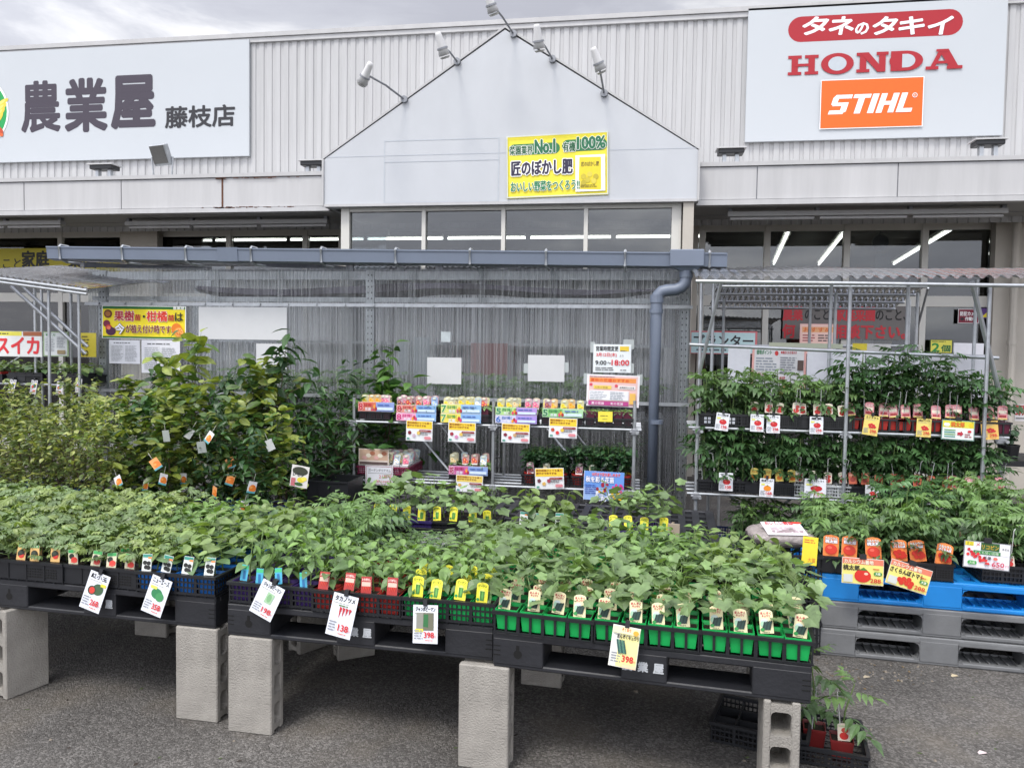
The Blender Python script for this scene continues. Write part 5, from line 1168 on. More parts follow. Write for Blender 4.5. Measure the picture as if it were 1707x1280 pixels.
fill(T, ang2, 4, 4, 'tomato_light', 'blue', None, .2, 'back left crate on blue pallet', 'tomato seedling', tagrows=0, scale=1.0)
def bluecard(title, price, pic):
    def f(a, w, h):
        a.rect(w*.01, h*.02, w*.99, h*.76, 'e4d878'); a.rect(w*.01, h*.76, w*.99, h*.98, 'd87a60'); a.text('カルシウム番地', w*.05, h*.78, w*.75, h*.94, 'e8e0c8', bold=.03, outline='b04030', ow=.02)
        a.text(title, w*.03, h*.52, w*.03+w*min(.8, .13*len(title)), h*.72, '26221c', bold=.04); a.rect(w*.04, h*.06, w*.26, h*.36, 'c8ccc8')
        if pic == 'tomato': a.disc(w*.5, h*.33, w*.2, h*.25, 'cc2a1c', 18); a.disc(w*.58, h*.42, w*.05, h*.05, 'f0c0a8', 10); a.poly([(w*.4, h*.54), (w*.62, h*.54), (w*.52, h*.66)], '4a7a30')
        else:
            for x, y in ((.3, .3), (.4, .36), (.52, .38), (.36, .2), (.48, .22), (.6, .26), (.58, .14)): a.disc(w*x, h*y, w*.06, h*.1, 'c8301c', 12)
        a.pill(w*.76, h*.38, w*.96, h*.52, '3c8a3c'); a.text('大苗', w*.8, h*.4, w*.92, h*.5, 'e8ecd8', bold=.03); a.lines(w*.74, h*.58, w*.97, h*.66, 1, 'c85a30')
        a.text(price, w*.68, h*.1, w*.93, h*.26, 'c8342c', bold=.03); a.text('円', w*.94, h*.1, w*.98, h*.16, 'c8342c')
    return f
price_card('yellow card with one large tomato on the blue pallet', 1438, 952, 71, 47, 3.98, -1, '', '', '', 'dcd8d0', tilt=-6, art=bluecard('桃太郎', '288', 'tomato'), clip=True)
price_card('tilted yellow card with a cherry tomato cluster on blue pallet', 1515, 961, 72, 46, 3.96, -15, '', '', '', 'dcd8d0', tilt=-6, art=bluecard('さくらんぼトマト', '288', 'cherry'))
def senka(a, w, h):
    a.rect(w*.02, h*.03, w*.98, h*.97, 'e4e4ea'); a.rect(w*.36, h*.68, w*.76, h*.97, '2f5a2c'); a.text('リコピン', w*.38, h*.74, w*.74, h*.9, 'c8a030', bold=.02); a.rect(w*.02, h*.82, w*.2, h*.97, 'd8c830'); a.text('ミニ', w*.05, h*.84, w*.18, h*.95, '2a2a20'); a.text('メ', w*.24, h*.82, w*.34, h*.96, 'c03030')
    a.rect(w*.8, h*.55, w*.97, h*.92, 'f2f2f4'); a.text('農業屋', w*.81, h*.74, w*.96, h*.84, '3a3a40'); a.rect(w*.2, h*.54, w*.78, h*.67, '2f7a3c'); a.text('とても甘い品種', w*.24, h*.56, w*.74, h*.65, 'd8e8d0')
    rr = random.Random(2)
    for i in range(16): a.disc(w*(.08+.03*i+rr.uniform(-.05, .05)*.5), h*(.6-.022*i+rr.uniform(-.09, .09)), w*.035, h*.06, ('c02430', 'd83a38')[i % 2], 10)
    a.pill(w*.08, h*.14, w*.28, h*.28, '3c9a48'); a.text('大苗', w*.12, h*.16, w*.24, h*.26, 'e8ecd8'); a.text('千果', w*.42, h*.36, w*.58, h*.48, '2a2a30', bold=.03); a.disc(w*.67, h*.42, w*.05, h*.06, 'd87060', 12)
    a.lines(w*.44, h*.14, w*.58, h*.2, 1, '8a8a90'); a.text('650', w*.6, h*.13, w*.86, h*.3, 'c42c50', bold=.03); a.text('円', w*.88, h*.14, w*.95, h*.22, 'c42c50'); a.lines(w*.62, h*.05, w*.94, h*.1, 1, 'c86a70')
price_card('large white card with many small tomatoes priced 650', 1645, 926, 79, 50, 3.88, -3, '', '', '', '8a8c90', tilt=-4, art=senka)
price_card('yellow card mostly hidden behind eggplant leaves of right front pallet', 1350, 918, 26, 50, 3.7, -4, '', '', '', 'e4cc30', art=lambda a, w, h: (a.lines(w*.1, h*.76, w*.9, h*.92, 2, 'c86030', seed=3), a.text('大苗', w*.4, h*.1, w*.9, h*.26, 'c86030')), clip=False)
# sack on a crate stack behind the right pallet
vs_ = aY(1238, 905, 4.25)
for k, z in enumerate((0, .172, .344)):
    crate('storage_crate', 'black slatted crate under the soil sack, %s of three' % ('bottom', 'middle', 'top')[k], Matrix.Translation((vs_.x, 4.12, z+.001)) @ Matrix.Rotation(R(-4+k), 4, 'Z'), .38, .34, .168, 'lattice', black_pl, 'crates under the sack')
b = MB(); n = 22; mth = 12; vs = []; fs = []; rr = random.Random(5)
for j in range(mth+1):
    for i in range(n):
        th = 2*math.pi*i/n; ph = -math.pi/2+math.pi*j/mth; cx_ = math.cos(ph)
        sx = math.copysign(abs(math.cos(th))**.45, math.cos(th)); sy = math.copysign(abs(math.sin(th))**.45, math.sin(th)); k_ = abs(cx_)**.5
        wr = .006*math.sin(i*2.3+j*1.7)+.004*rr.random()
        vs.append((.17*sx*k_+wr, .14*sy*k_+wr, .055+.05*math.sin(ph)*(1-.25*abs(sx)**3)+wr*.8))
for j in range(mth):
    for i in range(n): fs.append((j*n+i, j*n+(i+1) % n, (j+1)*n+(i+1) % n, (j+1)*n+i))
b.add(vs, fs, mat('clear_bag_soil', (.33, .29, .28), .28, .35, 30, bump=.6, bscale=50)); o = b.build('soil_sack', smooth=True); o.matrix_world = Matrix.Translation((vs_.x+.20, 4.29, .515)) @ Matrix.Rotation(R(8), 4, 'Z'); tag(o, 'plastic sack of soil with red and white print lying on crates', 'sack')
a = Art(z=.0); w_, h_ = .21, .15; a.rect(0, 0, w_, h_, 'dcd8dc'); a.text('おいしい野菜', .02, .115, .17, .15, 'c8343c', bold=.04); a.disc(.19, .14, .03, .012, 'cc3a30', 14); a.lines(.03, .02, .21, .1, 5, 'b8a0a8', seed=4)
c_ = a.build('sack_print', o, fix=False); c_.matrix_local = Matrix.Translation((-.105, -.13, .089)) @ Matrix.Rotation(R(14), 4, 'X')

# crates and spare plants on the ground under the right corner
Tg1 = Matrix.Translation((aZ(1185, 1240, 0).x, aZ(1180, 1236, 0).y, .002)) @ Matrix.Rotation(R(-16), 4, 'Z')
crate('seedling_crate', 'empty black cell crate on the ground under the right pallet', Tg1, .36, .27, .085, 'lattice', black_pl, 'crates on the ground')
b = MB()
for i in range(1, 4): b.box(.09*i-.003, .09*i+.003, .006, .264, .0, .07, black_pl)
for i in range(1, 3): b.box(.006, .354, .09*i-.003, .09*i+.003, .0, .071, black_pl)
c = b.build('cell_divider', bpy.data.objects[-1] if False else None); c.parent = [o for o in bpy.data.objects if o.get('label', '').startswith('empty black cell crate')][0]
v = aZ(1338, 1262, 0); Tg2 = Matrix.Translation((v.x-.02, v.y-.05, .002)) @ Matrix.Rotation(R(-10), 4, 'Z')
crate('seedling_crate', 'black crate with two spare tomato plants on the ground', Tg2, .235, .30, .07, 'lattice', black_pl, 'crates on the ground')
for k, (u, v_, h, tk) in enumerate(((.15, .10, .20, 'redtom'), (.055, .16, .28, None))):
    potted('tomato_seedling', 'tomato_light', h, k, 'dullred', tk, Tg2 @ Vector((u, v_, .008)), R(-10), ('small spare tomato plant in red pot with picture tag on ground', 'taller spare tomato plant in red pot behind the hollow block')[k], 'spare tomato plants on the ground', stake=True, scale=1.12)
# litter and pebbles
stone = mat('pebble', (.22, .19, .15), .9, .3, 40)
rr = random.Random(9); b = MB()
for i in range(90):
    if i < 60: p_ = aZ(rr.uniform(1370, 1600), rr.gauss(1125, 14), 0)
    else: p_ = aZ(rr.uniform(0, 1700), rr.uniform(1120, 1280), 0)
    s_ = rr.uniform(.002, .006) if i % 9 else rr.uniform(.006, .011); k0 = len(b.v)
    vs = [Vector((rr.uniform(.7, 1.3)*math.cos(R(60*j))*s_, rr.uniform(.7, 1.3)*math.sin(R(60*j))*s_, 0)) for j in range(6)]
    b.add([p_+v_ for v_ in vs]+[p_+v_*.6+Vector((0, 0, s_*.6)) for v_ in vs], [(j, (j+1) % 6, (j+1) % 6+6, j+6) for j in range(6)]+[tuple(range(6, 12))], stone)
for i in range(110):
    p_ = aZ(rr.uniform(-50, 1750), rr.uniform(1080, 1285), .0015) if i % 3 else aZ(rr.gauss(1450, 90), rr.gauss(1120, 15), .0015)
    a_ = rr.random()*6.28; s_ = rr.uniform(.004, .013); u_ = Vector((math.cos(a_), math.sin(a_), rr.uniform(0, .25)))*s_; w__ = Vector((-math.sin(a_), math.cos(a_), rr.uniform(0, .3)))*s_*.5
    b.add([p_-u_, p_+w__, p_+u_, p_-w__], [(0, 1, 2, 3)], mat(('leaf_litter', 'leaf_litter_green', 'soil_crumb')[i % 3], ((.16, .11, .05), (.07, .10, .03), (.03, .022, .016))[i % 3], .9, .2, 30))
tag(b.build('pebbles'), 'loose pebbles and grit scattered over the asphalt', 'pebbles', kind='stuff')
for k, (x, y, c) in enumerate(((1587, 1128, (.5, .42, .28)), (1632, 1257, (.6, .5, .5)), (1440, 1130, (.35, .3, .22)))):
    p_ = aZ(x, y, 0); b = MB(); b.add([(0, 0, .001), (.03, .004, .006), (.034, .018, .003), (.012, .024, .007), (0, .014, .002)], [(0, 1, 2, 3, 4)], mat('scrap_%d' % k, c, .8, .1)); o = b.build('paper_scrap' if k == 1 else 'dry_leaf', fix=False); o.location = p_
    tag(o, ('tan dry leaf on asphalt right of grey pallets', 'pinkish paper scrap on the asphalt near bottom right', 'small brown leaf by left end of the grey pallets')[k], ('leaf', 'scrap', 'leaf')[k])
# ================================================================== racks
def pipe(root, name, p, q, r=.0125, m_=None):
    b = MB(); b.tube(p, q, r, m_ or steel, 8); return b.build(name, root, smooth=False)
def clamp(root, p):
    b = MB(); b.bevbox(p[0]-.024, p[0]+.024, p[1]-.026, p[1]+.024, p[2]-.026, p[2]+.022, .006, steel_d); b.tube((p[0]-.034, p[1]-.02, p[2]), (p[0]+.034, p[1]-.02, p[2]), .007, steel_d, 6); b.build('clamp', root)
# flower rack in front of the greenhouse
YF = 5.6; fx = [aY(p, 740, YF).x for p in (590, 822, 1057)]; fz1, fz2 = 1.005, .555
fr = thing('flower_rack', 'two tier steel pipe rack for flower pots in front of greenhouse', 'rack', (fx[0], YF, 0)); F0 = fx[0]
for k, x in enumerate(fx):
    pipe(fr, 'pole', (x-F0, 0, 0), (x-F0, 0, 1.17)); pipe(fr, 'pole', (x-F0, .5, 0), (x-F0, .5, 1.17))
    for z in (fz1, fz2): clamp(fr, (x-F0, 0, z-.03)); pipe(fr, 'cross_bar', (x-F0+.02, -.05, z-.035), (x-F0+.02, .58, z-.035), .011)
    if k < 2: pipe(fr, 'brace', (x-F0+.35, .25, fz1-.03), (fx[k+1]-F0-.25, .02, fz2-.02), .009); pipe(fr, 'brace', (x-F0+.5, .45, fz1), (fx[k+1]-F0-.05, .48, .4), .007)
for z in (fz1, fz2, ):
    for y in (-.01, .12, .25, .38, .5): pipe(fr, 'shelf_rail', (-.04, y, z-.015), (fx[2]-F0+.05, y, z-.015), .010)
def flower_strip(lab, x0, y0, x1, y1, rows, c):
    def art(a, w, h):
        n = len(rows)
        for i, (num, c1, c2, c3) in enumerate(rows):
            y = h*(n-1-i)/n; hh = h/n
            a.rect(0, y+hh*.03, w*.5, y+hh*.97, c1); a.rect(w*.5, y+hh*.03, w, y+hh*.97, c3)
            a.text(num, w*.02, y+hh*.15, w*.13, y+hh*.85, c2, bold=.05, outline='f4f0f0', ow=.04); a.text('月まで咲く', w*.16, y+hh*.5, w*.4, y+hh*.86, c2, bold=.03); a.text('花苗', w*.2, y+hh*.1, w*.36, y+hh*.42, 'e8e8f0', bold=.03)
            for j in range(3): a.disc(w*(.42+.04*j), y+hh*(.3+.2*(j % 2)), w*.03, hh*.22, ('d84070', 'e8a030', 'b02838')[(i+j) % 3], 8)
            a.rect(w*.54, y+hh*.18, w*.97, y+hh*.46, 'cfe0f0'); a.lines(w*.55, y+hh*.55, w*.98, y+hh*.85, 1, '4a68b0', seed=i+3)
    return sign_px('shelf_strip', lab, 'sign', x0, y0, x1, y1, YF-.035, c, art, t=.003, group='flower rack strips')
flower_strip('single red and blue strip at left end of flower rack', 597, 670, 657, 686, [('8', 'd07058', 'c02838', '8a9cd0')], 'c8c8d0')
flower_strip('double strip with two number eights on the flower rack', 661, 675, 727, 702, [('8', 'd89080', 'b82a38', '80a8d0'), ('8', 'e8a0c0', 'c83078', '88b0dc')], 'c8c8d0')
flower_strip('double strip with two number sevens on the flower rack', 735, 674, 802, 705, [('7', 'd8d878', '4a9a50', '90b8d8'), ('7', 'e8d858', '58a050', '88b0dc')], 'c8c8d0')
flower_strip('purple and green double strip right of the middle pole', 826, 679, 895, 706, [('5', 'b0d888', '2a8a5a', 'b090d0'), ('6', 'c8c8e0', '3a6ab8', 'a890d8')], 'c8c8d0')
flower_strip('green strip with number five right of the middle pole', 904, 681, 972, 696, [('5', '88c878', '2a7a4a', 'a8d0a0')], 'c8c8d0')
flower_strip('pink and blue strip on lower shelf of flower rack', 748, 777, 813, 792, [('花', 'c868a0', 'a82858', '88a0d0')], 'c8c8d0')
def ycard(lab, x0, y0, x1, y1, cols, rot=0, head='f0cc38', Y=YF-.045):
    def art(a, w, h):
        a.rect(w*.02, h*.6, w*.98, h*.97, head); a.text('開花期間がとても長く', w*.05, h*.83, w*.93, h*.93, '8a3a1c', bold=.03); a.text('鮮やかでおすすめ', w*.05, h*.7, w*.75, h*.8, '8a3a1c', bold=.03)
        for i, c in enumerate(cols):
            x, y = w*(.14+.17*i), h*(.4-.14*(i % 2))
            for j in range(5): a.disc(x+w*.035*math.cos(j*1.257), y+h*.05*math.sin(j*1.257), w*.035, h*.05, c, 7)
        a.pill(w*.5, h*.46, w*.96, h*.56, '8a2c30'); a.lines(w*.54, h*.49, w*.92, h*.53, 1, 'e8c8c0'); a.lines(w*.55, h*.3, w*.9, h*.43, 2, '3a3a40', seed=4); a.pill(w*.7, h*.1, w*.96, h*.24, 'd88890'); a.rect(w*.05, h*.06, w*.15, h*.16, '5a9a88')
    return sign_px('flower_card', lab, 'price card', x0, y0, x1, y1, Y, 'e2e4e6', art, t=.0015, rot=rot, group='flower price cards')
ycard('yellow headed card below the double number eight strip', 677, 701, 721, 735, ('7c2030', 'c8b0c0', 'e0c060'), -1)
ycard('yellow headed card below the double number seven strip', 747, 704, 793, 737, ('a03040', 'd088b0', 'e0c060'), -1)
ycard('yellow headed card below purple and green strip', 836, 706, 883, 738, ('802838', 'c04858', 'c8a070'), -1)
ycard('yellow headed card below green number five strip', 915, 697, 962, 730, ('c05030', 'd83838', 'e8c040'), -1)
ycard('tilted yellow headed card on lower right shelf', 892, 780, 940, 815, ('704048', 'd8b060', 'a84858'), 3)
ycard('yellow card half hidden by leaves below the lower strip', 760, 792, 805, 820, ('d8b060',), -1, 'e8cc60')
def hand(a, w, h): a.frame(w*.03, h*.04, w*.97, h*.96, w*.012, '9a3038'); a.text('ガーデンダリアマム', w*.12, h*.68, w*.92, h*.84, '2a2a30'); a.rect(w*.1, h*.6, w*.95, h*.615, '3a3a40'); a.text('218円', w*.5, h*.34, w*.92, h*.54, 'c84848'); a.text('(税込240円)', w*.38, h*.1, w*.94, h*.26, 'c84848')
sign_px('handwritten_card', 'white handwritten card with red price below white flower boxes', 'price card', 609, 776, 655, 808, YF-.045, 'dcdee4', hand, t=.0015)
def bluep(a, w, h):
    a.rect(w*.01, h*.45, w, h, '6a9ae0'); a.rect(w*.01, 0, w, h*.45, '9ab8e8'); a.text('10月まで花を楽しめます', w*.2, h*.84, w*.9, h*.96, 'd84058', bold=.03, outline='f0f0f8', ow=.03); a.text('秋を彩る花苗', w*.05, h*.62, w*.75, h*.82, 'f0f0f8', bold=.03, outline='4868b0', ow=.03)
    a.lines(w*.04, h*.2, w*.38, h*.55, 5, '4058a8', seed=4)
    rr = random.Random(4)
    for i in range(70):
        x, y = rr.uniform(.32, .99), rr.uniform(.02, .6); c = 'e0e4f0' if (x < .68 and y < .32) else ('e8b818' if y < .34 else ('a02038' if x < .7 else 'd04090'))
        a.disc(w*x, h*y, w*.035, h*.045, c, 7)
sign_px('flower_poster', 'blue poster with red pink yellow and white flowers at lower right of rack', 'poster', 973, 786, 1040, 834, YF-.05, 'd8e0f0', bluep, t=.002, rot=-1)
sign_px('price_card', 'small plain yellow price note on crate below the pink poster', 'price card', 997, 686, 1021, 703, YF-.045, 'e8d848', lambda a, w, h: (a.lines(w*.15, h*.5, w*.85, h*.66, 1, '7a7030'), a.lines(w*.3, h*.2, w*.75, h*.32, 1, '9a9040')), t=.0015)
ftags = {}
def flower_crate(nm, lab, x0px, cols, rows, z, colors, kind='pepper', h=.03, m_=None, pot='maroon', tagrows=2, scale=.75, w_=None, dx=.0, style='lattice', skip=0., cols_at=None, poth=.10, tagscale=.98):
    x = aY(x0px, 700, YF).x; T = Matrix.Translation((x, YF-.015, z)); w_ = w_ or cols*.062+.004; pitch = (w_-.004)/cols
    crate('flower_crate', lab, T, w_, rows*pitch+.004, .065, style, m_ or black_pl, 'crates on the flower rack')
    rr = random.Random(nm)
    for j in range(rows):
        for i in range(cols):
            if rr.random() < skip: continue
            c = colors[i % len(colors)] if j == 0 else rr.choice(colors)
            potted('potted_flower', kind, h, rr.randrange(3), pot, 'fl_'+c if j < tagrows else None, (x+.002+pitch*(i+.5), YF-.013+pitch*(j+.5), z+.010), 0, 'flower pot with %s tag, %s from left, %s row, %s' % (c, ordn[i], ROWN[j], nm), 'potted flowers on the rack', scale=scale, potsize=pitch-.004, poth=poth, cat='potted flower', parent_tag=-.02, tagscale=tagscale)
flower_crate('top crate one', 'flower crate at left end of the top shelf', 599, 4, 2, fz1, ('yellow', 'orange', 'orange', 'pink'), skip=.12)
flower_crate('top crate two', 'flower crate above the double number eight strip', 662, 5, 3, fz1, ('maroon', 'red', 'red', 'pink', 'blue'))
flower_crate('top crate three', 'flower crate above the double number seven strip', 735, 6, 3, fz1, ('yellow', 'cream', 'yellow', 'yellow', 'white', 'red'), w_=.37)
flower_crate('top crate four', 'flower crate just right of the middle pole', 828, 5, 2, fz1, ('yellow', 'yellow', 'cream', 'pink', 'pink'), skip=.1, w_=.31)
flower_crate('top crate five', 'flower crate above the green number five strip', 903, 5, 2, fz1, ('maroon', 'orange', 'yellow', 'orange', 'yellow'), skip=.1, w_=.31)
flower_crate('top crate six', 'flower crate under the pink poster', 976, 5, 2, fz1, ('maroon',), tagrows=0, h=.03, scale=.6, w_=.34)
flower_crate('white flower crate', 'pinkish crate of white flower boxes on lower shelf', 598, 6, 6, fz2+.03, ('cream', 'white', 'pink'), w_=.40, m_=mat('magenta_plastic', (.20, .02, .06), .4, .1), tagrows=6, pot='white', h=.02, scale=.4, poth=.07)
sign_px('flower_box_card', 'wide picture card on front of the white flower crate', 'card', 598, 748, 648, 775, YF-.03, 'd8ccc0', lambda a, w, h: (a.rect(w*.03, h*.3, w*.97, h*.95, 'c8a890'), [a.disc(w*(.2+.13*i), h*(.45+.14*((i*7) % 3)), w*.09, h*.13, ('d8a8a0', 'e4dcc8', 'a86a50')[i % 3], 8) for i in range(6)], a.rect(w*.03, h*.05, w*.97, h*.2, '5a4a48')), t=.003)
flower_crate('lower crate two', 'flower crate at right end of lower left bay', 750, 4, 3, fz2+.02, ('cream', 'red', 'red', 'white'), w_=.30)
for nm, x, colr, n, pot, hh in (('leafy flower crate', 870, 'dark', 3, 'red', .2), ('second leafy flower crate', 950, 'dark', 3, 'yellow', .22)):
    xx = aY(x, 760, YF).x; crate('flower_crate', '%s of tall green plants on the lower right shelf' % ('left crate' if x == 870 else 'right crate'), Matrix.Translation((xx, YF, fz2)), .36 if x == 870 else .44, .3, .08, 'lattice', black_pl, 'crates on the flower rack')
    for j in range(3):
        for i in range(3 if x == 870 else 4):
            potted('leafy_flower', 'leafy', hh, (i+j) % 4, ('red', 'black', pot)[(i+2*j) % 3], ('fl_maroon' if (i+j) % 2 == 0 else 'fl_cream') if (j == 0 and i < 2) else None, (xx+.06+.115*i, YF+.05+.1*j, fz2+.012), 0, 'tall leafy flower plant, %s from left in %s row of the %s lower crate' % (ordn[i], ROWN[j], ('left', 'right')[x != 870]), 'leafy flower plants', potsize=.1, poth=.08, cat='potted flower', shape='round')

# tomato rack at right, turned slightly
YT = 5.38; RT = aY(1163, 700, YT); TRX = RT.x; angT = -2.0
tr = thing('tomato_rack', 'tall steel pipe rack of tomato seedlings with clear corrugated roof', 'rack', (TRX, YT, 0), R(angT))
TM = Matrix.Translation((TRX, YT, 0)) @ Matrix.Rotation(R(angT), 4, 'Z'); TI = TM.inverted()
def tl(px, py, dy=0.):   # photo pixel to rack space on the plane y=dy
    d = TI.to_3x3() @ ray(px, py); o_ = TI @ Vector((0, 0, CAMH)); t = (dy-o_.y)/d.y; return o_+d*t
W_T = tl(1676, 700).x; tz1, tz2 = 1.055, .60; DT = .55
xm = tl(1410, 650).x; xr = tl(1640, 650).x
for x, zt, y in ((.0, 1.16, 0), (.03, 2.1, DT), (xm, 2.0, -.03), (xr, 2.02, -.03), (xm, 2.1, DT), (W_T, 2.1, DT), (tl(1515, 500, DT).x, 2.1, DT+.02), (.12, 2.1, DT+.03)):
    pipe(tr, 'pole', (x, y, 0), (x, y, zt))
for z in (tz1, tz2, .22):
    for y in (-.01, .14, .28, .42): pipe(tr, 'shelf_rail', (-.06, y, z-.014), (W_T+.02, y, z-.014), .011)
    for x in (0, xm, W_T-.03): pipe(tr, 'cross_bar', (x+.026, -.06, z-.036), (x+.026, DT+.03, z-.036), .011); clamp(tr, (x, -.0, z-.03))
zb = tl(1400, 586).z
pipe(tr, 'hanging_bar', tl(1150, 574, .0)+Vector((0, .1, 0)), tl(1676, 597, .0)+Vector((0, .1, 0)), .012)
pipe(tr, 'brace', tl(1203, 466, -.1), tl(1166, 622, .1), .012); pipe(tr, 'brace', tl(1620, 470, -.1), tl(1677, 700, .1), .015)
pipe(tr, 'brace', (.1, .4, .62), (.9, .42, .05), .009); pipe(tr, 'brace', (.15, .3, .05), (.7, .3, .55), .009)
# roof
ra, rb = tl(1160, 463, -.35), tl(1780, 471, -.35); r2 = tl(1160, 452, DT+.3).z+.0
b = MB(); n = int((rb.x-ra.x)/.07*8); vs = []
for i in range(n+1):
    t = i/n; x = ra.x+(rb.x-ra.x)*t; d = .012*math.sin(i*math.pi/4)
    vs += [(x, ra.y, ra.z+d), (x, .1, (ra.z+r2)/2+d+.005), (x, DT+.25, r2+.02*math.sin(t*5)+d)]
fs = []
for i in range(n): fs += [(3*i, 3*i+3, 3*i+4, 3*i+1), (3*i+1, 3*i+4, 3*i+5, 3*i+2)]
b.add(vs, fs, roofpoly); b.build('roof_sheet', tr, smooth=True, fix=False)
pipe(tr, 'roof_rail', ra-Vector((0, 0, .022)), rb-Vector((0, 0, .022)), .012); pipe(tr, 'roof_rail', (ra.x, DT+.1, r2-.025), (rb.x, DT+.1, r2-.025), .012)
# small roof of the rack behind
r3 = thing('display_rack', 'smaller pipe rack with tilted clear roof behind the tomato rack', 'rack', (0, 0, 0))
q0, q1, q2, q3 = aY(1198, 472, 6.35), aY(1547, 474, 6.35), aY(1507, 510, 7.1), aY(1206, 510, 7.1)
b = MB(); n = 34*6; vs = []
for i in range(n+1):
    t = i/n; d = Vector((0, 0, .011*math.sin(i*math.pi/3))); p_ = q0.lerp(q1, t); s_ = Vector((p_.x, 7.1, q3.z)); vs += [p_+d, s_+d]
b.add(vs, [(2*i, 2*i+2, 2*i+3, 2*i+1) for i in range(n)], roofpoly); b.build('roof_sheet', r3, smooth=True, fix=False)
for t in (.02, .35, .68, .98):
    y = 6.35+.75*t; z = q0.z+(q3.z-q0.z)*t-.022; pipe(r3, 'roof_rail', (q0.x, y, z), (q1.x, y, z), .011)
for p in (1206, 1350, 1515): x = aY(p, 540, 6.8).x; pipe(r3, 'pole', (x, 6.8, 0), (x, 6.8, 2.02)); 
for p in (1392, 1528): x = aY(p, 540, 6.5).x; pipe(r3, 'pole', (x, 6.5, 0), (x, 6.5, 2.05))
pipe(r3, 'cross_bar', aY(1170, 577, 6.5), aY(1530, 577, 6.5), .012); pipe(r3, 'brace', aY(1547, 480, 6.4), aY(1530, 545, 6.7), .009)
# boards hung behind the seedlings
def infopost(a, w, h):
    a.rect(w*.04, h*.02, w*.96, h*.97, 'd8d8d8'); a.text('栽培ポイント', w*.08, h*.85, w*.36, h*.94, '2f7a4c', bold=.03); a.disc(w*.45, h*.88, w*.035, h*.05, 'c83a38', 12); a.text('●摘芯とわき芽かき', w*.53, h*.87, w*.82, h*.93, 'b84048', bold=.02)
    a.lines(w*.07, h*.52, w*.48, h*.8, 5, '9098a0', seed=1); a.lines(w*.52, h*.48, w*.82, h*.82, 7, '888c94', seed=2); a.rect(w*.84, h*.55, w*.95, h*.75, '5a4a44'); a.text('●植え方', w*.07, h*.42, w*.22, h*.48, 'b84048', bold=.02); a.text('●追肥', w*.52, h*.36, w*.62, h*.42, 'b84048', bold=.02)
    a.lines(w*.07, h*.1, w*.27, h*.38, 5, '9098a0', seed=6); a.rect(w*.52, h*.05, w*.94, h*.24, 'a88a60'); a.rect(w*.3, h*.1, w*.48, h*.34, 'c8ccc8')
BY = 5.95
for k, (x0, y0, x1, y1, lab, base, art) in enumerate(((1213, 578, 1250, 645, 'narrow blank white board at left end above tomato rack', 'd8dade', None), (1253, 579, 1343, 662, 'growing guide poster with pink border above the tomato rack', 'e0a8a0', infopost), (1345, 585, 1441, 640, 'wide blank white board right of the growing guide poster', 'dfe1e6', None), (1443, 589, 1541, 652, 'wide blank white board, second to the right of the growing guide', 'd9dbe0', None), (1543, 590, 1645, 662, 'slightly grey blank board at right end above the tomato rack', 'bfc1c6', None), (1282, 572, 1405, 580, 'pale strip sign seen edge on above the growing guide', 'b8c0a8', None), (1421, 573, 1485, 586, 'yellow and white strip notice behind the hanging bar', 'c8c8c4', lambda a, w, h: a.rect(0, 0, w*.38, h, 'd8c83c')), (1590, 572, 1640, 592, 'white paper on top of the grey board at right', 'dcdce0', None))):
    sign_px('hanging_board' if k < 5 else 'strip_sign', lab, 'board', x0, y0, x1, y1, BY+(.25 if k > 4 else 0), base, art, t=.006, rot=-.6, group='boards behind the tomato rack')
# tomato crates
pots = (('black', 'redtom', .22), ('black', 'redtom', .21), ('black', 'redtom', .19), ('red', 'pinktom', .25), ('red', 'pinktom', .29), ('maroon', 'pinktom', .24))
names = ('first', 'second', 'third', 'fourth', 'fifth', 'sixth')
for lvl, z in enumerate((tz1, tz2)):
    for c in range(6):
        if lvl: pot, tk, h = (('black', None, .23), ('black', 'orangetom', .22), ('white', 'redtom', .23), ('black', 'brown', .22), ('black', 'brown', .24), ('black', 'pinktom', .24))[c]
        else: pot, tk, h = pots[c]
        if lvl == 0 and c == 0: tk = None
        u = .012+c*(W_T-.02)/6; T = TM @ Matrix.Translation((u, -.02, z)); nm = '%s crate on the %s shelf of tomato rack' % (names[c], ('top', 'middle')[lvl])
        cm = mat('pale_grey_plastic', (.45, .47, .48), .4, .05) if (lvl and c == 2) else black_pl
        o = crate('seedling_crate', names[c]+' tomato crate from left on the '+('top', 'middle')[lvl]+' shelf', T, .35, .40, .085, 'frame' if (lvl == 0 and c > 2) else 'lattice' if (cm is not black_pl or c == 0) else 'solid', cm, 'crates on the tomato rack')
        fill(T @ Matrix.Translation((-.003, .0, 0)), angT, 4, 3, 'tomato' if (c > 2 or lvl) else 'tomato_light', pot, tk, h*(1.15 if c < 3 else (1.38 if c < 5 else 1.15)) if not lvl else h*1.3, names[c]+(' top', ' middle')[lvl]+' shelf crate of tomato rack', 'tomato seedling', tagrows=1, nvar=5, scale=1.18, stake=True, tagp=1., pitch=.0875, tagscale=1.15, tagup=.012)
        if lvl == 0 and c == 0:
            a = Art(z=.001); 
            for gx in (.03, .19):
                for i in range(2):
                    for j in range(2): a.rect(gx+i*.05*.5, .02+j*.024, gx+i*.025+.018, .038+j*.024, 'b8bcc4')
            q_ = a.build('printed_squares', o, fix=False); q_.matrix_local = Matrix.Translation((0, -.004, 0)) @ Matrix.Rotation(R(90), 4, 'X')
rr = random.Random(4)
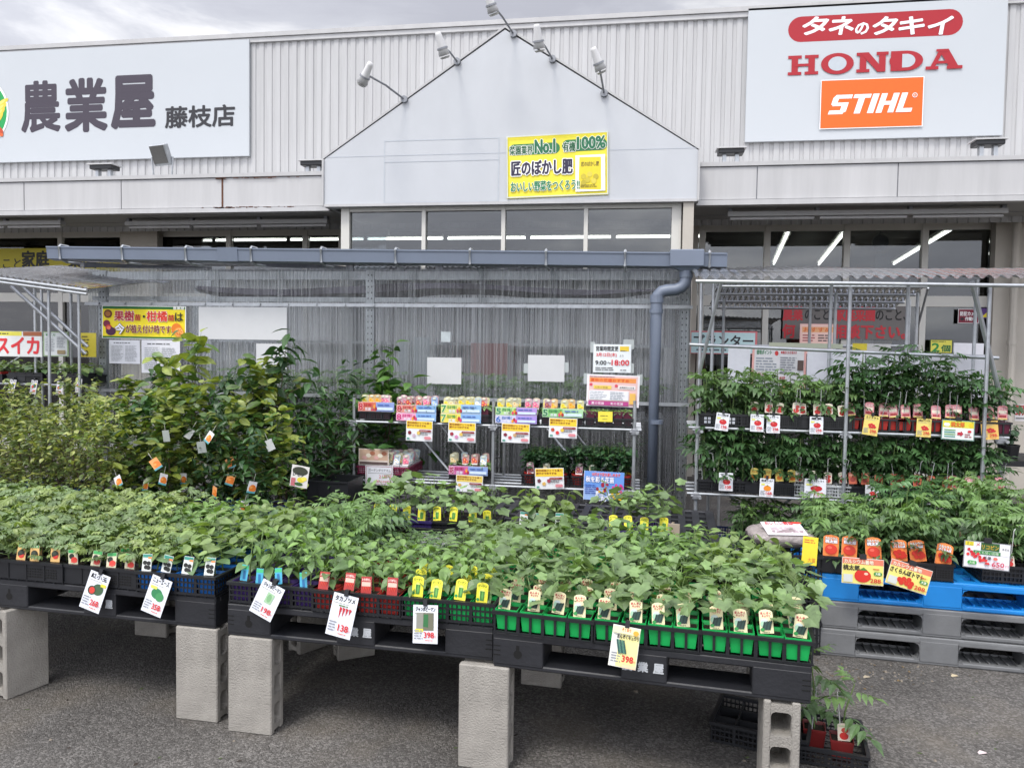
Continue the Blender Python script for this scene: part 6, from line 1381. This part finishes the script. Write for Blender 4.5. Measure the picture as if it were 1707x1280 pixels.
for c in range(3):
    T = TM @ Matrix.Translation(((-.05, .28, .66)[c], -.02, .225)); crate('seedling_crate', ('left', 'middle', 'right')[c]+' dark crate on the bottom shelf of tomato rack', T, .35, .3, .08, 'lattice', (mat('navy_plastic', (.01, .02, .08), .4, .1), black_pl, black_pl)[c], 'crates on the tomato rack')
    if c: fill(T, angT, 4, 3, 'tomato_light', 'black', None, .25, ('', 'middle', 'right')[c]+' bottom shelf crate', 'tomato seedling', tagrows=0, pitch=.085)
# price cards of the tomato rack
for lab, cx, cy, w_, h_, rot, ti, pr_, pic, base in (
 ('white card with a red tomato, leftmost on top shelf of tomato rack', 1204, 703, 23, 31, -6, 'ホーム桃太郎', '198', 'tomato', 'dcdfe4'),
 ('white tomato card, left of a matching pair on top shelf', 1262, 705, 23, 31, -1, 'レッドオーレ', '398', 'tomato', 'dcdfe4'),
 ('white tomato card, right of a matching pair on top shelf', 1289, 707, 23, 32, 0, 'レッドオーレ', '398', 'tomato', 'dcdfe4'),
 ('white card with large red tomato and dark heading on top shelf', 1361, 709, 23, 31, 0, '麗夏', '298', 'tomato', 'dcdfe4'),
 ('tilted yellow cherry tomato card right of the middle pole', 1452, 709, 26, 36, -8, 'ミニトマト', '298', 'cherry', 'e0cc70'),
 ('yellow cherry tomato card under the fifth top shelf crate', 1540, 713, 25, 34, -2, '甘熟ミニトマト', '298', 'cherry', 'e0cc70'),
 ('tilted orange tomato card near right end of top shelf', 1650, 717, 29, 35, 5, '純あまトマト', '298', 'cherry', 'e0b860'),
 ('white card with pink tomato, leftmost on middle shelf', 1210, 803, 24, 32, 0, '世界一', '108', 'tomato', 'dfe1e6'),
 ('white card with an orange tomato on middle shelf', 1278, 813, 24, 33, -2, '桃太郎ゴールド', '168', 'orange', 'dfe1e6'),
 ('larger white card hanging from the pale grey crate', 1359, 814, 37, 34, 0, 'さくらんぼトマト', '158', 'tomato', 'dfe1e6'),
 ('small white cherry card half hidden by plants on middle shelf', 1454, 822, 24, 30, 0, 'アイコ', '158', 'cherry', 'c8cacc')):
    price_card(lab, cx, cy, w_, h_, YT-.09, rot, ti, pr_, pic, base, tilt=-3, group='price cards on the tomato rack')
def wide(a, w, h):
    a.rect(w*.03, h*.05, w*.97, h*.95, 'dfe2e0'); a.rect(w*.03, h*.62, w*.97, h*.95, 'd8d040'); a.text('桃太郎', w*.28, h*.66, w*.68, h*.9, 'd8701c', bold=.04, outline='2f6a3c', ow=.03); a.pill(w*.06, h*.68, w*.24, h*.84, 'e8ece8'); a.disc(w*.88, h*.78, w*.06, h*.1, 'e8c020', 10)
    for i in range(4): a.rect(w*.08, h*(.14+.11*i), w*.42, h*(.19+.11*i), ('2f8a7c', '5a9a4c')[i % 2])
    a.poly([(w*.48, h*.26), (w*.58, h*.26), (w*.58, h*.18), (w*.66, h*.33), (w*.58, h*.48), (w*.58, h*.4), (w*.48, h*.4)], 'b02838'); a.disc(w*.84, h*.46, w*.06, h*.07, 'c03038', 10); a.lines(w*.7, h*.14, w*.92, h*.36, 2, '9a4048')
price_card('wide framed sign with yellow header and red arrow on top shelf', 1597, 717, 56, 37, YT-.1, -2, '', '', '', '6a8a80', tilt=-3, art=wide, group='price cards on the tomato rack')
def redcard(a, w, h): a.rect(w*.03, h*.05, w*.97, h*.95, 'c8ccc8'); a.rect(w*.35, h*.6, w*.95, h*.95, '3a7a44'); [a.disc(w*(.15+.16*i), h*(.25+.2*(i % 2)), w*.07, h*.13, 'c03038', 9) for i in range(5)]
price_card('green headed tomato sign half buried in plants above blue pallet', 1640, 845, 80, 32, 4.75, -3, '', '', '', 'c8ccc8', tilt=-3, art=redcard, clip=False)

# ================================================================== saplings behind the left tables
LANCE2 = strip_leaf([(0, .01), (.2, .15), (.45, .20), (.75, .12), (1, .004)], .35, .45)
def sapling_mesh(kind, rr, H, spread, nb, lsize, shape, mo, my, leafn):
    b = MB(); s = b
    lean = Vector((rr.gauss(0, .05), rr.gauss(0, .05), 0))
    def S(t): return Vector((lean.x*t+.02*math.sin(t*7), lean.y*t+.02*math.cos(t*6), H*t))
    tk = MB(); tk.path([S(i/6) for i in range(7)], .006, bark, 6, radii=[.010-.0013*i for i in range(7)])
    def twig(p, d, L_, n, young):
        q = p+d*L_; mid = p+d*L_*.5+Vector((0, 0, .01)); tk.path([p, mid, q], .0015, bark if not young else stem_g, 3, radii=[.003, .002, .001])
        for i in range(n):
            t = (i+1)/n; c = p.lerp(mid, t*2) if t < .5 else mid.lerp(q, t*2-1); az = rr.random()*6.28; 
            m_ = my if (rr.random() < (.6 if t > .7 or young else .28)) else mo
            put_leaf(s, shape, c, az, rr.uniform(-.7, .7), lsize*rr.uniform(.7, 1.15), m_, rr.gauss(0, .5))
    az = 0
    for i in range(nb):
        t = .07+.93*i/(nb-1); az += 2.4+rr.gauss(0, .4); el = rr.uniform(.25, .9) if t < .9 else 1.2
        d = Vector((-math.sin(az)*math.cos(el), math.cos(az)*math.cos(el), math.sin(el))); L_ = spread*(.65+.6*math.sin(t*2.9))*rr.uniform(.5, 1.35)
        twig(S(t), d, L_, leafn, t > .8)
    return b.mesh(kind+'_crown'), tk.mesh('trunk')
_SP = {}
def sapling(name, lab, kind, px, Yb, ztop, k, group, pot='white', base=.0, spread=.22, nb=20, lsize=.06, shape=OVAL, leafn=8, mats=None, wid=1.):
    H = ztop-base-.22; key = (name, k)
    if key not in _SP: _SP[key] = sapling_mesh(name, random.Random(str(key)), 1.0, spread, nb, lsize, shape, *mats, leafn)
    cr_, tk = _SP[key]
    x = aY(px, 700, Yb).x
    o = thing(name, lab, 'sapling', (x, Yb, base), random.random()*.4, group)
    link('pot', pot_mesh(pot, .19, .22, 'round'), o)
    sc = (1.0, 1.0, H)
    rz = random.random()*6.28
    for nm_, me in (('crown', cr_), ('trunk', tk)):
        c = link(nm_, me, o, (0, 0, .20), rz); c.scale = (H*.8+.22, H*.8+.22, H*.93)
    return o
bags = ('white', 'blue', 'white', 'navy')
base_s = .285
for k, (x, y, lab) in enumerate(((-4.75, 4.35, 'left'), (-3.6, 4.35, 'right'))):
    for j in range(2): pallet('grey pallet under the saplings, %s stack %s layer' % (lab, ('bottom', 'top')[j]), (x, y, .142*j), -2, pallet_gr, 1.1, 1.1, .14, False, 'pallets under the saplings', legs=(.2, .17, .2), closed=True)
def front_back(i): return ordn[i]
bx = [-60, -15, 25, 62, 100, 138, 172]; rr = random.Random(21)
for r_, (Yb, zt, off, n) in enumerate(((4.5, 1.06, 0, 7), (4.85, 1.14, 22, 7), (5.2, 1.22, 5, 6))):
    for i in range(n):
        sapling('berry_sapling', 'pale green fine leaved sapling, %s from left in %s sapling row' % (ordn[i], ROWN[r_]), 'berry', bx[i]+off, Yb, zt+rr.uniform(-.06, .05), (i+r_) % 4, 'fine leaved saplings', bags[(i+r_) % 4], base_s, spread=.30, nb=44, lsize=.068, shape=LANCE if i % 2 else OVATE, leafn=10, mats=LM['berry'])
cit = [(a, b_, c_+.05) for a, b_, c_ in [(205, 4.6, 1.04), (243, 4.75, 1.12), (282, 4.6, 1.12), (318, 4.8, 1.16), (356, 4.6, 1.08), (392, 4.75, 1.12), (430, 4.6, 1.02), (466, 4.8, 1.04), (215, 5.25, 1.22), (258, 5.4, 1.30), (300, 5.3, 1.28), (338, 5.4, 1.44), (372, 5.3, 1.26), (408, 5.4, 1.32), (440, 5.35, 1.28), (474, 5.4, 1.50)]]
tagcols = {}
ct = MB()
def hang_tag(o, kind, h):
    key = ('hang', kind)
    if key not in _PL:
        a = Art(z=0, dz=.0005); w_, h_ = .052, .074
        def q(x0, y0, x1, y1, c): a.rect(x0-w_/2, y0-h_, x1-w_/2, y1-h_, c)
        base = {'orange': 'd8d8d8', 'orange2': 'e8a060', 'white': 'c8cac8', 'silver': '9aa09c'}[kind]
        q(0, 0, w_, h_, base); a.add([(-w_/2, -h_, -.001), (w_/2, -h_, -.001), (w_/2, 0, -.001), (-w_/2, 0, -.001)], [(3, 2, 1, 0)], ink('c8cac8'))
        if kind.startswith('orange'): a.disc(.004, -.045, .022, .026, 'e07a28', 12); a.disc(-.006, -.038, .01, .009, 'f0a050', 8); q(0, .0, w_, .012, '5aa0a8')
        a.poly([(-.001, 0), (.001, 0), (.001, .05), (-.001, .05)], 'c8c8c0')
        _PL[key] = a.mesh('name_tag')
    t = link('name_tag', _PL[key], o); t.matrix_local = Matrix.Translation((random.uniform(-.06, .06), -random.uniform(.12, .2), h)) @ Matrix.Rotation(R(random.uniform(-50, 50)), 4, 'Z') @ Matrix.Rotation(R(90+random.uniform(-25, 10)), 4, 'X') @ Matrix.Rotation(R(random.uniform(-35, 35)), 4, 'Z')
for i, (px, Yb, zt) in enumerate(cit):
    row = 0 if i < 8 else 1; j = i if i < 8 else i-8
    dark = j in (1, 4, 6) if row == 0 else j in (1, 4, 7)
    o = sapling('citrus_sapling', '%s leaved citrus sapling, %s from left in the %s citrus row' % ('dark' if dark else 'yellowish', ordn[j], ('front', 'back')[row]), 'citrus', px, Yb, zt, (i*3) % 4+(4 if dark else 0), 'citrus saplings', bags[i % 4] if i % 3 else 'navy', base_s if Yb < 5.3 else .1, spread=.27, nb=30, lsize=.112, shape=OVAL if not dark else LANCE2, leafn=8, mats=LM['dark'] if dark else LM['citrus'])
    if row == 0: hang_tag(o, ('orange', 'white', 'orange2', 'orange', 'silver', 'orange2', 'orange', 'white')[j], .42+.12*((j*5) % 3)); 
    if row == 0 and j in (1, 2, 4, 5, 6): hang_tag(o, ('orange2', 'orange', 'orange', 'white', 'orange2')[j % 5], .30+.07*(j % 3))
    if j in (2, 3, 4): hang_tag(o, ('silver', 'white', 'orange')[j-2], .72)
for i, (px, Yb, zt) in enumerate(((508, 5.3, 1.0), (535, 5.5, 1.12), (556, 5.8, 1.2), (598, 6.0, 1.26), (648, 5.98, 1.24), (520, 5.7, 1.08), (562, 5.5, .98))):
    li = i in (4,)
    sapling('evergreen_sapling' if not li else 'light_green_sapling', ('dark glossy evergreen sapling between citrus row and flower rack, %s from left' % ordn[i if i < 4 else i-1]) if not li else 'light green sapling behind left end of the flower rack', 'dark', px, Yb, zt, i % 3, 'evergreen saplings', 'black', 0.05, spread=.34, nb=32, lsize=.125, shape=LANCE if not li else OVATE, leafn=7, mats=LM['dark'] if not li else LM['light'])
    if i == 3: sapling('light_green_sapling', 'light green sapling above the left end of flower rack', 'light', 640, 5.95, 1.46, 7, 'evergreen saplings', 'black', .05, spread=.26, nb=20, lsize=.09, shape=OVATE, leafn=7, mats=LM['light'])
b = MB(); v = aY(540, 800, 5.15)
crate('storage_crate', 'black crate below the evergreen saplings left of flower rack', Matrix.Translation((v.x-.12, 5.15, .3)), .3, .3, .3, 'solid', black_pl); crate('storage_crate', 'black crate at the bottom under the evergreen saplings', Matrix.Translation((v.x-.12, 5.15, .01)), .3, .3, .285, 'solid', black_pl)
def lemon(a, w, h): a.rect(0, 0, w, h, 'd8d4d0'); a.disc(w*.5, h*.75, w*.45, h*.2, '3a3c30', 16); a.text('レモン', w*.12, h*.5, w*.75, h*.66, '2a2830', bold=.04); a.disc(w*.6, h*.35, w*.22, h*.12, 'd8c838', 12); a.disc(w*.78, h*.42, w*.16, h*.1, 'e4d858', 12); a.rect(w*.05, h*.03, w*.3, h*.4, 'b86870'); a.disc(w*.5, h*.15, w*.25, h*.08, '3a5a30', 10)
sign_px('fruit_card', 'curved lemon card tied to the citrus saplings near the flower rack', 'card', 485, 776, 514, 812, 4.45, 'd8d4d0', lemon, t=.001, rot=-8)

# ================================================================== left rear rack
lr = thing('seedling_rack', 'pipe rack with corrugated roof at far left beside the greenhouse', 'rack', (0, 0, 0)); YL = 6.0
a0 = aY(-60, 480, YL).x; a1_ = aY(140, 600, YL).x
for p, y, zt in ((59, YL, 2.12), (82, YL-.2, 2.1), (119, YL+.3, 2.1), (132, YL-.1, 2.05), (70, YL+.4, 2.1), (-30, YL, 2.1)): x = aY(p, 560, y).x; pipe(lr, 'pole', (x, y, 0), (x, y, zt))
for z in (1.19, .7): 
    for y in (0, .15, .3): pipe(lr, 'shelf_rail', (a0, YL+y, z), (a1_, YL+y, z), .011)
pipe(lr, 'brace', aY(18, 477, YL-.25), aY(143, 590, YL-.05), .015); pipe(lr, 'brace', aY(36, 477, YL-.22), aY(146, 578, YL-.02), .015)
pipe(lr, 'brace', aY(-40, 640, YL+.3), aY(90, 560, YL+.3), .008)
c0, c1, c2, c3 = aY(-60, 452, YL-.4), aY(145, 480, YL-.4), aY(145, 466, YL+.7), aY(-60, 444, YL+.7)
b = MB(); n = 120; vs = []
for i in range(n+1):
    t = i/n; d = Vector((0, 0, .012*math.sin(i*math.pi/3))); vs += [c0.lerp(c1, t)+d, Vector((c0.lerp(c1, t).x, YL+.7, c3.lerp(c2, t).z))+d]
b.add(vs, [(2*i, 2*i+2, 2*i+3, 2*i+1) for i in range(n)], roofpoly); b.build('roof_sheet', lr, smooth=True, fix=False)
for dz in (.02, .05): pipe(lr, 'roof_rail', c0-Vector((0, 0, dz)), c1-Vector((0, 0, dz)), .012)
pipe(lr, 'roof_rail', c3-Vector((0, 0, .03)), Vector((c1.x, YL+.7, c2.z-.03)), .012)
def suika(a, w, h): a.rect(w*.01, h*.03, w*.99, h*.97, 'd8dad8'); a.rect(0, h*.82, w*.72, h*.99, 'd8d050'); a.rect(0, h*.82, w*.1, h*.99, '3a6a3c'); a.lines(w*.12, h*.85, w*.68, h*.95, 1, '4a4a38'); a.rect(w*.74, h*.82, w, h*.99, '9a5a38'); a.text('スイカ', w*.36, h*.12, w*.96, h*.76, 'd02c34', bold=.04); a.text('ん', w*.05, h*.12, w*.24, h*.5, '2a2a2c', bold=.03)
sign_px('watermelon_sign', 'white sign with big red watermelon lettering at far left', 'sign', -48, 552, 70, 594, YL-.06, 'd8dad8', suika, t=.005)
sign_px('information_sheet', 'framed growing sheet right of the red lettered sign at far left', 'notice', 72, 553, 114, 594, YL-.06, '8aa078', lambda a, w, h: (a.rect(w*.05, h*.04, w*.95, h*.96, 'c8cccc'), a.text('育て方', w*.1, h*.82, w*.5, h*.92, '3a7a44', bold=.03), a.lines(w*.1, h*.2, w*.5, h*.76, 8, '8a8e94', seed=3), a.lines(w*.56, h*.34, w*.92, h*.8, 7, '8a8e94', seed=5), a.rect(w*.58, h*.1, w*.9, h*.26, '8a7a5a')), t=.005)
sign_px('price_sign', 'yellow sign partly behind left edge of the greenhouse', 'sign', 134, 555, 160, 595, YL+.2, 'd0c040', lambda a, w, h: (a.text('○○', w*.1, h*.06, w*.5, h*.26, '2a2a20', bold=.05), a.lines(w*.1, h*.4, w*.6, h*.9, 4, '6a6030')), t=.004)
for c in range(3):
    x = aY(-50+c*66, 640, YL).x; T = Matrix.Translation((x, YL-.02, 1.205)); crate('seedling_crate', ('left', 'middle', 'right')[c]+' black crate of seedlings on the far left rack', T, .345, .3, .07, 'solid', black_pl, 'crates on the far left rack')
    fill(T, 0, 4, 3, 'eggplant', 'red' if c == 0 else 'black', None, .09, ('left', 'middle', 'right')[c]+' crate on far left rack', 'watermelon seedling' if c == 0 else 'pumpkin seedling', tagrows=0, pitch=.085, scale=.95)
for k, (cx, cy) in enumerate(((20, 644), (56, 645), (99, 647), (131, 643))):
    price_card(('first', 'second', 'third', 'fourth')[k]+' small price card from left on the far left rack', cx, cy, 11, 21, YL-.05, (k-2)*3, 'スイカ', '298', 'melon', 'c8c8cc', group='price cards on far left rack')
# work benches and seedlings inside the greenhouse
for k, (x, w_) in enumerate(((HX0+.5, 2.2), (HX0+3.0, 2.2))):
    o = thing('bench', ('left', 'right')[k]+' potting bench standing inside the greenhouse', 'bench', (x, 7.0, 0), 0, 'benches inside the greenhouse')
    b = MB(); b.box(0, w_, 0, .7, .93, .96, steel_d); b.build('bench_top', o)
    for xx, yy in ((.03, .03), (w_-.03, .03), (.03, .67), (w_-.03, .67)): pipe(o, 'leg', (xx, yy, 0), (xx, yy, .93), .015)
    b = MB(); b.box(.05, w_-.05, .1, .6, .3, .32, steel_d); b.build('lower_shelf', o)
    for i in range(13):
        for j in range(2):
            potted('tomato_seedling', 'tomato_light', .25, (i+j) % 5, 'black', None, (x+.1+i*.165, 7.12+j*.3, .962), 0, 'blurred green seedling inside the greenhouse, %s from left in %s row of %s bench' % (ordn[i], ('front', 'back')[j], ('left', 'right')[k]), 'seedlings inside the greenhouse', scale=1.15, potsize=.11, poth=.09)
    for i in range(8):
        potted('leafy_flower', 'leafy', .3, i % 4, 'black', None, (x+.15+i*.26, 7.3, .325), 0, 'dim leafy plant on lower shelf, %s from left under the %s greenhouse bench' % (ordn[i], ('left', 'right')[k]), 'plants under the benches', scale=1.2, potsize=.14, poth=.11, shape='round')
# right edge: part of another stand
v = aY(1690, 740, 5.6)
o = thing('display_rack', 'dark plant stand cut off by right edge of the photograph', 'rack', (v.x-.02, 5.75, 0)); b = MB(); b.box(0, .7, 0, .5, .80, .84, black_pl); b.build('shelf', o)
for xx, yy in ((.02, .02), (.68, .02), (.02, .48), (.68, .48)): pipe(o, 'leg', (xx, yy, 0), (xx, yy, .8), .014)
for i in range(3):
    potted('leafy_flower', 'leafy', .16, i, 'black', None, (v.x+.08+i*.2, 5.85, .842), 0, 'pale leafy plant on the dark stand at right edge, %s from left' % ordn[i], 'plants at the right edge', potsize=.14, poth=.1, shape='round', cat='potted plant')
sign_px('red_sign', 'white card with red lettering at the right edge', 'sign', 1692, 674, 1725, 702, 5.6, 'd8d4d4', lambda a, w, h: (a.text('野菜苗', w*.03, h*.35, w*.97, h*.95, 'b82c34', bold=.04), a.lines(w*.05, h*.08, w*.9, h*.26, 1, '7a7a7a')), t=.004)
